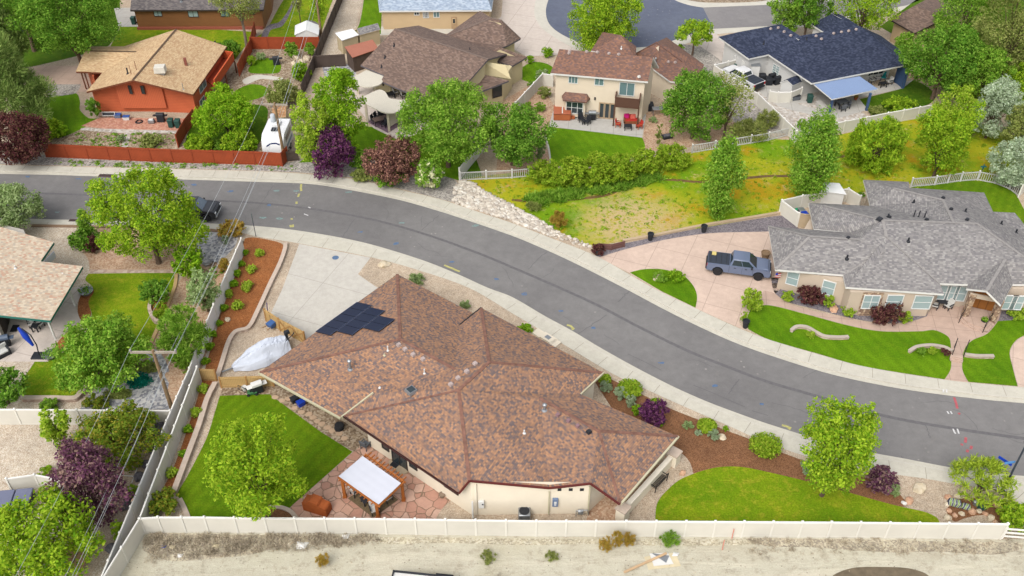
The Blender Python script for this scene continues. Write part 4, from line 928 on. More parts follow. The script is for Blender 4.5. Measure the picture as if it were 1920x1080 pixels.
sc = [G(1676,153), G(1692,165)]; h.mesh(MB().bar(sc[0] + Vector((0,0,1.25)), sc[1] + Vector((0,0,1.25)), .12, 2.5), 'privacy_screen', m_bpost); h.mesh(MB().bar(sc[1], sc[1] + Vector((0,0,2.7)), .3), 'patio_post', m_bpost)
# ---------------------------------------------------------------- 9: grey house on the right
m_st9 = plain('taupe_stucco', C(200,182,162,.66), .9, .04, .8)
h = House('stucco_ranch_house', 'taupe stucco house with wide light grey shingle hip roof, right edge', 'house', G(1650,560), m_st9, sh_grey, m_trimw)
z1 = 3.0
V = dict(a=(1441,424,z1), b=(1454,505,z1), c=(1581,515,z1), d=(1586,538,z1), e=(1770,551,z1), f=(1762,531,z1+.3), g=(1815,533,z1+.3), w=(1812,541,z1), x=(1850,545,4.3), y=(1877,572,z1), yy=(1899,533,z1), z=(1960,533,z1),
  r1=(1519,443,4.8), r2=(1612,449,5.0), back1=(1592,436,4.0), l2=(1516,380,z1+.2), l3=(1526,429,z1+.4), m1=(1655,413,5.7), m2=(1832,419,5.7), p0=(1545,386,4.2),
  pk=(1662,443,5.3), vl=(1655,472,4.6), ent=(1885,486,4.5), hr=(1960,510,4.0), top3=(1619,337,z1), lb3=(1632,386,z1+.3), r3=(1676,353,4.4), r3b=(1768,375,4.8), j3=(1788,418,5.6), b3=(1704,341,3.4), b3b=(1705,352,3.6), b3c=(1845,361,z1), b4=(1862,397,z1+.3), b5=(1903,399,z1), b6=(1960,470,z1))
h.roof(V, [('a','b','r1'),('a','r1','r2','back1'),('r1','b','c','vl','r2'),('c','d','pk','vl'),('d','e','f','pk'),('vl','pk','m1','r2'),
  ('l2','l3','back1','r2','m1','p0'),('l2','p0','m1','j3','lb3'),('pk','f','g','ent','m2','m1'),('ent','g','w','x'),('ent','x','y','yy'),('ent','yy','z','hr','m2'),
  ('top3','lb3','j3','r3b','r3'),('top3','r3','r3b','b3c','b3b','b3'),('r3b','j3','m2','b4','b3c'),('m1','m2','j3'),('m2','hr','b6','b5','b4')],
  ('a','b','c','d','e','f','g','w','x','y','yy','z','hr','b6','b5','b4','b3c','b3b','b3','top3','lb3','l2','l3','back1'), .2, .45, walls=False,
  caps=[('a','r1'),('b','r1'),('r1','r2'),('p0','m1'),('m1','m2'),('pk','f'),('ent','x'),('m2','hr'),('r3','r3b'),('r3b','j3'),('m1','pk'),('vl','c')], capmat=plain('grey_ridge', C(158,153,149), .9, .15, 4))
# wall plan from the feet that show
F9 = [G(1456,540), G(1575,573), G(1583,590), G(1610,583), G(1735,593), G(1752,572), G(1815,577), G(1868,592), G(1960,596)]
def seg9(pts, z, mat=m_st9, name='wall'): return h.mesh(MB().prism([(p.x,p.y) for p in pts], 0, z), name, mat)
bA = [h.P[k] for k in ('b6','b4','b3c','top3','lb3','l2')]
seg9(F9[:2] + [F9[2], F9[4], F9[5], F9[6], G(1960,590)] + [Vector((p.x - .6*(1 if k < 3 else -1), p.y-.6, 0)) for k, p in enumerate(bA)], 2.7)
W9 = dict(fr=m_frame, glass=m_blind)
h.win(F9[0], F9[1], (1477,509.5), (1496,531), cols=1, rows=2, zz=(.9,2.45), **W9); h.win(F9[0], F9[1], (1547,514.5), (1567,536.5), cols=1, rows=2, zz=(.9,2.45), **W9)
t = NT('stone_veneer'); vc = t.vor(5.5, out='Color'); sp_ = t.n('SeparateColor'); t.l(vc, sp_.inputs[0]); e_ = t.vor(5.5, 'DISTANCE_TO_EDGE')
m_stone = t.done(t.mix(t.step(e_, .04, .02), t.ramp(sp_.outputs[0], [(0, C(190,160,130)), (.3, C(160,130,108)), (.6, C(214,190,160)), (.8, C(140,112,96))], True), C(120,104,90)), .9, e_, .4, .04)
h.panel(F9[2], F9[4], (1608,585), (1657,550), m_stone, .1, 'stone_veneer', zz=(.05,2.7))
h.win(F9[2], F9[4], (1622,546), (1645,572.5), cols=2, rows=2, zz=(.95,2.5), push=.1, **W9); h.win(F9[2], F9[4], (1667,546), (1689,574), cols=1, rows=2, zz=(.95,2.5), **W9); h.win(F9[2], F9[4], (1717,551), (1743,577), cols=1, rows=2, zz=(.95,2.5), **W9)
for x in (1759,1776,1792): h.win(F9[5], F9[6], (x,541), (x+15.5,563.5), cols=1, rows=2, zz=(.8,2.5), **W9)
for x in (1891,1905): h.win(F9[7], F9[8], (x,543), (x+13,570), cols=1, rows=2, zz=(.9,2.5), **W9)
# entry porch
e0, e1 = G(1807,596), G(1858,606)
m_wood = siding('oak_door', C(168,106,48), .4, .12, True)
for p in (e0, e1): h.mesh(MB().bar(p, p + Vector((0,0,2.75)), .45), 'porch_column', m_stone)
bk0, bk1 = e0 + Vector((0.1,1.6,0)), e1 + Vector((-.1,1.6,0))
h.panel(bk0, bk1, (1822,552), (1866,588), m_wood, .06, 'front_door', zz=(.35,2.5))
h.panel(e0, e1, (1816,558), (1876,560), m_st9, .1, 'porch_gable', zz=(2.5,2.95))
h.mesh(MB().prism([(p.x,p.y) for p in (G(1795,598), G(1808,610), G(1830,620), G(1852,624), G(1868,604), G(1874,590), G(1800,575))], .1, .27), 'porch_step', m_pinkw)
h.mesh(MB().prism([(p.x,p.y) for p in (G(1803,596,.3), G(1814,606,.3), G(1832,613,.3), G(1850,616,.3), G(1864,602,.3), G(1870,588,.3), G(1806,574,.3))], .27, .42), 'porch_landing', m_pinkw)
m_iron = plain('black_iron', C(48,44,44), .5, .1)
for x0, y0, x1, y1 in ((1797,606,1812,588),(1842,624,1855,605)):
    a_, b_ = G(x0,y0), G(x1,y1); mb = MB().bar(a_, a_+Vector((0,0,1)), .05).bar(b_, b_+Vector((0,0,1.3)), .05).bar(a_+Vector((0,0,1)), b_+Vector((0,0,1.3)), .05).bar(a_+Vector((0,0,.4)), b_+Vector((0,0,.7)), .03)
    h.mesh(mb, 'handrail', m_iron)
for x, y in ((1590,447),(1667,408),(1737,413),(1813,413),(1768,372),(1783,393)): h.boxvent(x, y, m_pipek, .3)
h.boxvent(1649,412,m_pipek,.5)
for x, y in ((1588,484),(1703,452),(1713,380),(1877,420),(1905,436),(1810,397),(1665,407)): h.pipe(x, y, .35, .08, m_pipek)
for x, y in ((1713,406),(1722,407),(1733,408)): h.pipe(x, y, .7, .05, m_pipek)
# ---------------------------------------------------------------- 10: low brown-roofed house behind
h = House('tan_house', 'small tan house with plain brown roof among trees, top right', 'house', G(1700,60), m_tanst, sh_brn, m_framed)
V = dict(a=(1669,36,3), b=(1715,62,3), c=(1775,33,4.6), d=(1716,10,4.6), e=(1830,14,3), f=(1760,-14,3))
h.roof(V, [('a','b','c','d'),('d','c','e','f')], ('a','b','c','e','f','d'), .2, .4)

# ---------------------------------------------------------------- sheds
def gable_shed(name, label, ft, zt, zr_, ridge, wall, roof, fas, over=.12):
    hh = House(name, label, 'shed', (ft[0] + ft[2]) / 2, wall, roof, fas)
    p = [Vector((q.x, q.y, zt)) for q in ft]
    if ridge == 'mono':
        V = dict(a=p[0], b=p[1], c=p[2] + Vector((0,0,zr_-zt)), d=p[3] + Vector((0,0,zr_-zt))); f = [('a','b','c','d')]; lp = ('a','b','c','d')
    else:
        i = ridge; m0 = (p[i] + p[(i+1)%4]) / 2; m1 = (p[(i+2)%4] + p[(i+3)%4]) / 2; m0.z = m1.z = zr_
        V = dict(a=p[i], m=m0, b=p[(i+1)%4], c=p[(i+2)%4], n=m1, d=p[(i+3)%4]); f = [('a','m','n','d'),('m','b','c','n')]; lp = ('a','m','b','c','n','d')
    hh.roof(V, f, lp, .08, over); return hh
m_shw = plain('white_membrane', C(250,250,250), .5, .03); m_shtan = siding('tan_shed_boards', C(206,188,152), .22, .05, True); m_rmetal = siding('red_metal_roof', C(184,118,96), .25, .06, True)
gable_shed('garden_shed', 'flat white-roofed tan shed beside the grey-roofed shed', [G(644,103), G(676,92), G(664,84), G(632,92)], 2.1, 2.35, 'mono', m_shtan, m_shw, m_trimw)
gable_shed('garden_shed', 'tan shed with weathered grey gable roof, behind the white-roofed one', [G(677,93), G(716,82), G(707,74), G(668,84)], 2.1, 2.7, 1, m_shtan, sh_grey, m_shtan)
wsd = gable_shed('wood_store', 'small open wood store with red metal roof next to the taupe roof', [G(664,137), G(713,120), G(702,108), G(650,122)], 2.2, 2.6, 'mono', plain('dark_boards', C(92,76,66), .8, .2), m_rmetal, m_ofas)
gable_shed('playhouse', 'little white gabled shed behind the red fence and utility lines', [G(555,84), G(600,84), G(602,66), G(556,66)], 1.5, 2.2, 0, m_trimw, m_shw, m_trimw)
gable_shed('tool_shed', 'small shed with faded brown roof behind the white caravan', [G(516,252), G(541,250), G(545,228), G(518,226)], 2.2, 2.7, 1, m_shtan, shingle('faded_shingles', rcols((190,146,104),(176,132,94),(204,160,118)), .2, .3), m_shtan)
gable_shed('utility_shed', 'white resin shed with navy roof against the pale grey wall', [G(1457,181), G(1481,187), G(1502,178), G(1479,171)], 2.0, 2.5, 0, m_st8, sh_navy, m_trimw)
gable_shed('storage_trailer', 'white-roofed storage trailer inside the white fenced corner', [G(1530,386), G(1580,392), G(1566,374), G(1538,372)], 1.9, 2.1, 'mono', m_trimw, m_shw, m_trimw)
# ================================================================== FENCES AND LOW WALLS
m_vinyl = plain('cream_vinyl', C(222,217,204,.66), .5, .07, .35); m_vinylg = plain('grey_white_vinyl', C(226,224,220,.74), .45, .03, .7)
m_vpost = plain('vinyl_post', C(230,226,214,.68), .5, .06, .5); m_pick = plain('weathered_picket', C(212,210,206), .6, .05); m_cap = plain('white_post_cap', C(240,237,230,.7), .4, .03)
m_redf = siding('red_stained_boards', C(170,76,40), .15, .12, True); m_redp = plain('red_stained_post', C(160,70,38), .7, .1)
m_brf = siding('dark_brown_fence_boards', C(92,78,70), .15, .14, True); m_woodf = siding('pine_boards', C(206,170,112), .14, .12, True); m_woodp = plain('pine_post', C(186,140,84), .7, .15)
m_purp = siding('purple_brown_boards', C(120,84,78), .14, .12, True)
def wpt(p): 
    q = G(p[0], p[1], p[2] if len(p) > 2 else LOT); return Vector((q.x, q.y, 0))
def fence(name, label, cat, pts, hgt, bay, style, mat, pmat=None, cap=None, group=None, post=.13):
    line = [wpt(p) for p in pts]; base = line[0]; root = thing(name, label, cat, (base.x, base.y, 0), 0, group)
    pmat = pmat or (m_vpost if style == 'vinyl' else mat); posts = []
    for a, b in zip(line, line[1:]):
        n = max(1, round((b - a).length / bay))
        for i in range(n): posts.append(a.lerp(b, i / n))
    posts.append(line[-1])
    P = lambda mb, nm, m: addp(root, mb, nm, m)
    for p in posts:
        h_ = hgt + .06
        mb = MB().box((p.x, p.y, h_/2), (post, post, h_), math.atan2((line[-1]-line[0]).y, (line[-1]-line[0]).x))
        if cap is not None: mb.box((p.x, p.y, h_ + .04), (post*1.35, post*1.35, .07), math.atan2((line[-1]-line[0]).y, (line[-1]-line[0]).x), 1, taper=.5)
        P(mb, 'post', [pmat, cap] if cap is not None else pmat)
    for a, b in zip(posts, posts[1:]):
        mb = MB(); z = Vector((0,0,1)); L = (b - a).length
        if style == 'vinyl':
            mb.bar(a + z*(hgt/2+.06), b + z*(hgt/2+.06), .045, hgt-.18); mb.bar(a + z*(hgt-.05), b + z*(hgt-.05), .1, .12, 1); mb.bar(a + z*.18, b + z*.18, .075, .16)
            P(mb, 'panel', [mat, cap or mat])
        elif style == 'board':
            mb.bar(a + z*(hgt/2+.08), b + z*(hgt/2+.08), .04, hgt-.06); mb.bar(a + z*(hgt-.12), b + z*(hgt-.12), .12, .08); mb.bar(a + z*.35, b + z*.35, .1, .08); P(mb, 'panel', mat)
        elif style == 'picket':
            mb.bar(a + z*(hgt-.08), b + z*(hgt-.08), .07, .09); mb.bar(a + z*.2, b + z*.2, .07, .09); k = max(2, int(L / .2))
            for i in range(k):
                c = a.lerp(b, (i+.5)/k); mb.bar(c + z*.12, c + z*(hgt-.02), .05, .07)
            P(mb, 'picket_panel', mat)
        elif style == 'rail':
            for zz in (.35, .75, 1.15): P(MB().bar(a + z*zz, b + z*zz, .05, .14), 'rail', mat)
    return root
fence('vinyl_fence', 'long cream vinyl fence between the sandy lot and the middle house', 'fence', [(273,1000),(306,998),(349.5,998),(391.6,998),(447,999),(725,1001),(1005,1005),(1282,1006),(1550,1007.5),(1875,1010.5)], 1.8, 2.15, 'vinyl', m_vinyl, None, m_cap)
fence('vinyl_fence', 'cream vinyl fence beside the narrow mulch strip, inner of the two parallel fences', 'fence', [(377,716),(272.5,1000),(205,1112)], 1.8, 2.15, 'vinyl', m_vinyl, None, m_cap)
fence('vinyl_fence', 'grey-white vinyl fence running uphill beside the utility pole, outer of the two parallel fences', 'fence', [(452,447,1.8),(412,540,1.8),(375,634,1.8),(355,690,1.8),(331,744,1.8),(292,836,1.8),(245,950,1.8),(180,1105,1.8)], 1.8, 2.1, 'vinyl', m_vinylg, None, m_cap)
fence('vinyl_fence', 'cream vinyl fence between the left lawn and the pale gravel yard', 'fence', [(-50,767.5,1.8),(27,767.5,1.8),(318,770,1.8)], 1.8, 2.2, 'vinyl', m_vinyl, None, m_cap)
fence('vinyl_fence', 'short bent cream vinyl fence next to the grey spa cover', 'fence', [(11.5,897.5,1.6),(64,890,1.6),(112,899,1.6)], 1.6, 2.6, 'vinyl', m_vinyl, None, m_cap)
fence('wood_gate', 'pine board gate at the head of the narrow mulch strip', 'gate', [(378,713),(407,714)], 1.35, 2, 'board', m_woodf, m_woodp)
fence('wood_fence', 'pine board fence between the covered boat and the back lawn', 'fence', [(416,727),(514,724)], 1.25, 2.4, 'board', m_woodf, m_woodp)
g_ = fence('wood_gate', 'pine double gate with diagonal braces at the end of the pale driveway', 'gate', [(500,602),(526,620),(573,645)], 1.5, 2.4, 'board', m_woodf, m_woodp)
a_, b_ = wpt((526,620)), wpt((573,645)); n_ = Vector(((b_-a_).y, -(b_-a_).x, 0)).normalized() * .07
for i, j, z1, z2 in ((0,.5,.25,1.4),(.5,0,.25,1.4),(.5,1,.25,1.4),(1,.5,.25,1.4)): addp(g_, MB().bar(a_.lerp(b_, i) + n_ + Vector((0,0,z1)), a_.lerp(b_, j) + n_ + Vector((0,0,z2)), .03, .1), 'brace', m_woodp)
RF = dict(style='board', mat=m_redf, pmat=m_redp)
fence('board_fence', 'long rust-red board fence along the pavement of the street', 'fence', [(88,294.5),(325,305),(480,309),(530,312),(541,300)], 1.75, 2.4, **RF)
fence('board_fence', 'rust-red board fence running back from the street to the orange house', 'fence', [(335,277),(350,250),(366,229)], 1.75, 2.4, **RF)
fence('board_fence', 'rust-red board fence stepping up beside the orange deck', 'fence', [(445,120,1.75),(468,75,1.75),(476,42,1.75)], 1.75, 2.4, **RF)
fence('board_fence', 'rust-red board fence in front of the little white playhouse', 'fence', [(472,92),(600,92)], 1.75, 2.4, **RF)
BF = dict(style='board', mat=m_brf, pmat=m_brf)
fence('board_fence', 'dark brown board fence running away along the gravel strip', 'fence', [(568,182),(590,130),(612,75),(646,-8)], 1.8, 2.4, **BF)
fence('board_fence', 'short dark brown board fence joining the red-roofed wood store', 'fence', [(593,127),(648,124)], 1.7, 2.4, **BF)
fence('board_fence', 'low dark board fence beside the caravan and purple tree', 'fence', [(536,303),(560,301)], 1.3, 2.4, **BF)
VF = dict(style='vinyl', mat=m_vinyl, pmat=None, cap=m_cap)
fence('vinyl_fence', 'cream vinyl fence left of the two-storey house', 'fence', [(960,232),(966,215),(1017,160),(1036,163)], 1.7, 2.4, **VF)
fence('vinyl_fence', 'grey-white vinyl fence running back from the white picket corner', 'fence', [(862,338),(885,308),(905,285)], 1.6, 2.4, style='vinyl', mat=m_vinylg, cap=m_cap)
fence('picket_fence', 'white picket fence beside the rubble bank', 'fence', [(863,338.5),(960,334),(992,331)], 1.15, 2.4, 'picket', m_pick, None, m_cap)
fence('picket_fence', 'white picket fence above the dry grass field, behind the narrow poplar', 'fence', [(1297,287),(1340,280),(1440,264),(1482,253)], 1.15, 2.4, 'picket', m_pick, None, m_cap)
fence('vinyl_fence', 'cream vinyl fence behind the navy-roofed house along the field', 'fence', [(1490,268),(1580,249),(1660,233),(1748,217)], 1.6, 2.4, **VF)
fence('vinyl_fence', 'cream vinyl fence between the parked white pickup and the pale house', 'fence', [(1337,143),(1418,197),(1444,222),(1490,267)], 1.6, 2.4, **VF)
fence('vinyl_fence', 'cream vinyl fence closing the corner near the green bin', 'fence', [(1338,142),(1387,130)], 1.6, 2.4, **VF)
fence('vinyl_gate', 'cream vinyl gate between resin shed and gravel side yard', 'gate', [(1440,190),(1456,193),(1480,192),(1500,184)], 1.5, 2, **VF)
fence('picket_fence', 'white curved picket fence around the lawn of the grey house', 'fence', [(1707,351),(1752,347),(1800,340),(1832,338),(1865,344),(1892,355),(1910,368)], 1.2, 1.9, 'picket', m_pick, None, m_cap)
fence('vinyl_fence', 'short white vinyl fence at the right end of the curved pickets', 'fence', [(1909,370),(1930,350)], 1.6, 2.4, **VF)
fence('vinyl_fence', 'cream vinyl enclosure around the white storage trailer', 'fence', [(1493,424.5),(1461,400),(1500,391),(1585,378),(1608,392)], 1.7, 2.4, **VF)
fence('vinyl_gate', 'tan vinyl gate beside the left gable of the grey house', 'gate', [(1494,425),(1520,428)], 1.7, 2.4, 'vinyl', plain('tan_vinyl', C(206,184,152), .6, .05))
fence('rail_fence', 'white three-rail ranch fence at the bottom right corner', 'fence', [(1878,1009),(1990,1018)], 1.3, 2.6, 'rail', m_cap, m_cap)
fence('slat_fence', 'low purple-brown slatted fence at the mouth of the pink driveway', 'fence', [(1122,467),(1146,469),(1170,463)], .75, 1.2, 'board', m_purp, m_purp)
def lowwall(name, label, cat, pts, w, hgt, mat, capm=None, blocks=None):
    line = [wpt(p) for p in crom(pts, 5, False)]; a, b = offs([(p.x,p.y) for p in line], w/2), offs([(p.x,p.y) for p in line], -w/2)
    root = thing(name, label, cat, (line[0].x, line[0].y, 0))
    poly = a + b[::-1]; addp(root, MB().prism(poly, 0, LOT+hgt), 'wall', mat)
    if capm:
        a2, b2 = offs([(p.x,p.y) for p in line], w/2+.04), offs([(p.x,p.y) for p in line], -w/2-.04)
        addp(root, MB().prism(a2 + b2[::-1], LOT+hgt, LOT+hgt+.08), 'cap', capm)
    return root
m_capst = slab('pale_cap_stone', C(214,194,176), None, stain=.1)
lowwall('retaining_wall', 'curving pinkish block wall edging the mulch bed beside the pale driveway', 'wall', [(536,459,),(535,470),(526,496),(505,540),(483,588),(467,617),(443,625),(430,643),(415,690),(407,714)], .3, .22, m_curbst, m_capst)
lowwall('retaining_wall', 'pinkish stone wall between mulch strip and back lawn', 'wall', [(405,722),(390,752),(374,803),(352,862),(328,926)], .34, .3, m_curbst, m_capst)
lowwall('retaining_wall', 'tan timber edging between left lawn and rough slope', 'wall', [(331,515),(328,540),(303,600),(279,655)], .3, .15, plain('tan_timber', C(206,172,124), .8, .1))
lowwall('retaining_wall', 'stacked stone edge below the left lawn', 'wall', [(44,751),(100,751),(142,751),(152,742),(163,729)], .35, .3, m_curbst, m_capst)
lowwall('lawn_edging', 'tan brick edging at the top of the left lawn', 'edging', [(166,509),(250,509),(332,509)], .5, .04, m_curbst)
lowwall('retaining_wall', 'long low tan wall between dry field and dark pebble strip', 'wall', [(1168,453),(1215,445),(1320,424),(1400,411),(1466,400)], .3, .22, plain('tan_block', C(202,178,146), .9, .08))
lowwall('brick_edging', 'brown brick edging along the roadside left of the parked black truck', 'edging', [(60,424),(145,425),(260,427),(365,430),(430,436)], .35, .1, plain('brown_brick', C(150,122,98), .9, .12, 6))
for pts, lab in (([(1483,623),(1493,616),(1512,617),(1530,627),(1545,634),(1570,636),(1590,635)], 'S-shaped pale stone kerb wall on the front lawn, left of the lawn path'), ([(1704,662),(1718,654),(1745,651),(1770,655),(1784,662)], 'curved pale stone wall with flowers left of the lawn steps'), ([(1808,668),(1830,671),(1862,671)], 'short pale stone wall right of the lawn steps')):
    lowwall('garden_wall', lab, 'wall', pts, .24, .22, m_curbst, plain('lawn_wall_cap', C(198,184,168), .9, .1))
lw = lowwall('stucco_wall', 'low cream stucco wall beside the right eave of the middle house', 'wall', [(1262,866),(1168,970)], .3, 1.0, st_cream, plain('cream_cap', C(240,230,212,.75), .8, .04))
for x, y in ((1262,869),(1166,973)):
    p = wpt((x, y)); addp(lw, MB().box((p.x,p.y,.65), (.72,.72,1.3), .9), 'pillar', st_cream); addp(lw, MB().box((p.x,p.y,1.36), (.86,.86,.12), .9), 'pillar_cap', m_capst)
lowwall('garden_kerb', 'thin concrete edging around the two-storey house lawn', 'edging', [(1022,256),(1029,280),(1032,306)], .2, .06, m_conc)
lowwall('lawn_edging', 'curved stone edging around the small bed by the fence and flagstones', 'edging', [(481,978),(486,964),(502,953),(524,952),(545,960),(560,978)], .3, .12, m_capst)
lowwall('lawn_edging', 'short curved pale edging at the lower left corner of the back lawn', 'edging', [(337,936),(344,950),(351,966),(354,975)], .35, .1, m_capst)
# ================================================================== TREES, SHRUBS, GRASSES
F_ = lambda r, g, b: C(r*1.0 + 3, g*.99, b + 13, .84) if g > r*1.1 and b < g*.56 else C(r, g, b, .82)
LM = dict(
 bright=leafmat('bright_leaves', F_(96,146,20), F_(150,186,34), F_(176,204,52)),
 yellow=leafmat('yellow_green_leaves', F_(112,158,26), F_(160,192,42), F_(186,208,74)),
 mid=leafmat('mid_green_leaves', F_(84,138,26), F_(130,174,46), F_(160,196,70)),
 dark=leafmat('deep_green_leaves', F_(72,124,26), F_(110,158,40), F_(146,186,64)),
 vivid=leafmat('vivid_green_leaves', F_(90,146,14), F_(134,180,26), F_(168,202,50)),
 pine=leafmat('pine_needles', F_(84,118,40), F_(122,150,62), F_(150,172,86), .2),
 pineb=leafmat('bright_pine_needles', F_(104,140,20), F_(150,176,40), F_(176,192,70), .2),
 grey=leafmat('grey_green_leaves', F_(120,146,84), F_(158,180,120), F_(186,202,150)),
 silver=leafmat('silver_leaves', F_(150,172,138), F_(184,200,168), F_(206,218,194)),
 olive=leafmat('olive_leaves', F_(116,136,58), F_(150,162,84), F_(176,178,112)),
 purple=leafmat('purple_leaves', F_(74,36,74), F_(108,58,98), F_(126,88,100), .25),
 maroon=leafmat('maroon_leaves', F_(70,38,42), F_(100,58,60), F_(116,92,70), .25),
 bronze=leafmat('bronze_leaves', F_(94,62,62), F_(130,92,82), F_(176,134,112), .25),
 smoke=leafmat('smoke_bush_leaves', F_(84,48,72), F_(118,78,98), F_(150,126,110), .25),
 hedge=leafmat('hedge_leaves', F_(108,152,24), F_(146,178,36), F_(170,192,56)),
 rust=leafmat('mixed_leaves', F_(92,126,24), F_(130,156,40), F_(166,150,60)),
 lav=leafmat('lavender_leaves', F_(136,158,120), F_(164,182,144), F_(186,198,166)),
 dry=leafmat('dry_grass', F_(176,140,60), F_(196,164,84), F_(160,160,60)),
 flower=leafmat('cream_blossom', F_(236,236,190), F_(248,246,214), None, .3),
)
m_bark = plain('bark', C(112,92,76), .9, .2, 6); m_barkg = plain('grey_bark', C(140,124,108), .9, .2, 6)
nr = np.random.default_rng(11)
def leafobj(name, mat, cen, rad, n, size, parent=None, flat=1.0, upb=.5, asp=1.5, droop=0.0, needle=False):
    """n leaf blades scattered through a set of clumps"""
    cen = np.array(cen, float); rad = np.array(rad, float)
    w = rad.prod(1) ** (2/3); k = nr.choice(len(cen), n, p=w / w.sum())
    d = nr.normal(size=(n, 3)); d /= np.linalg.norm(d, axis=1)[:, None]
    r = nr.random(n) ** .42
    p = cen[k] + d * rad[k] * r[:, None]
    nv = d * .7 + nr.normal(size=(n, 3)) * .6 + np.array([0, 0, upb]); nv /= np.linalg.norm(nv, axis=1)[:, None]
    t = np.cross(nv, nr.normal(size=(n, 3))); t /= np.linalg.norm(t, axis=1)[:, None] + 1e-9
    if needle: t = d + np.array([0,0,.5]) + nr.normal(size=(n,3))*.35; t /= np.linalg.norm(t, axis=1)[:, None]; asp_n = 1; nv = np.cross(t, nr.normal(size=(n,3))); nv /= np.linalg.norm(nv, axis=1)[:, None] + 1e-9
    if droop: t[:, 2] -= droop; t /= np.linalg.norm(t, axis=1)[:, None]
    b = np.cross(nv, t)
    s = size * (.6 + .8 * nr.random(n))[:, None]
    t = t * s * asp * .5; b = b * s * .5
    if needle: b *= .55
    V = np.stack([p - t, p + b * .8 - t*.1, p + t, p - b * .8 - t*.1], 1).reshape(-1, 3)
    me = bpy.data.meshes.new(name); me.vertices.add(4*n); me.vertices.foreach_set('co', V.ravel().astype(np.float32))
    me.loops.add(4*n); me.loops.foreach_set('vertex_index', np.arange(4*n, dtype=np.int32))
    me.polygons.add(n); me.polygons.foreach_set('loop_start', np.arange(0, 4*n, 4, dtype=np.int32)); me.polygons.foreach_set('loop_total', np.full(n, 4, np.int32))
    me.update(calc_edges=True); me.materials.append(mat)
    o = bpy.data.objects.new(name, me); COL.objects.link(o)
    if parent: o.parent = parent
    return o
def place(x0, y0, x1, y1, gap):
    """foot point, crown centre height and radii (metres) of a crown that fills the pixel box"""
    cx, cy = (x0+x1)/2, (y0+y1)/2; zc = 3.0
    for _ in range(25):
        c = G(cx, cy, zc); s = scl(c); r = (x1-x0)/2/s; hh = (y1-y0)/2/s
        v = (cy-540)/FPX; a = TH + math.atan(v); ca, sa = math.cos(a), math.sin(a)
        rz = math.sqrt(max(hh*hh - (r*sa)**2, (.34*r)**2)) / ca if hh > r*sa else .5*r
        rz = max(rz, .45*r); zc = zc*.5 + .5*(gap + rz + LOT)
    return Vector((c.x, c.y, LOT)), zc, r, rz, hh
def clumps(r, rz, zc, n, seed, shape='round'):
    rg = random.Random(seed); cen = []; rad = []
    for i in range(n):
        u = (i + .5) / n; ph = i * 2.39996 + rg.uniform(-.4,.4)
        zz = 1 - 2*u
        if shape == 'round': rho = math.sqrt(max(0, 1-zz*zz)); k = rg.uniform(.5,.74)
        elif shape == 'tuft': rho = math.sqrt(max(0, 1-zz*zz)); k = rg.uniform(.6,1.05)
        elif shape == 'column': rho = (1 - abs(zz)**3) * .9; k = rg.uniform(.55,.9)
        elif shape == 'cone': rho = (1 - (zz+1)/2) * .95 + .12; k = rg.uniform(.55,.85)
        elif shape == 'weep': rho = math.sqrt(max(0, 1-zz*zz)) * (1 if zz > 0 else 1.1); k = rg.uniform(.55,.8)
        elif shape == 'umbrella': zz = zz*.55 + .25; rho = math.sqrt(max(0, 1-zz*zz)); k = rg.uniform(.45,.75)
        elif shape == 'vase': rho = .45 + .45*(zz+1)/2; k = rg.uniform(.5,.85)
        c = (math.cos(ph)*rho*r*k, math.sin(ph)*rho*r*k, zc + zz*rz*.7)
        q = rg.choice((.2,.28,.34,.42)) * rg.uniform(.9,1.1) * (1 if shape != 'column' else 1.15)
        f = rg.uniform(.78,1.22); c = (c[0]*f, c[1]*f, zc + (c[2]-zc)*rg.uniform(.9,1.25))
        if shape == 'column': q = max(q, .34)
        if shape == 'tuft': q = rg.uniform(.13,.2)
        cen.append(c); rad.append((r*q, r*q, min(rz*q*1.1, r*q*1.3)))
    return cen, rad
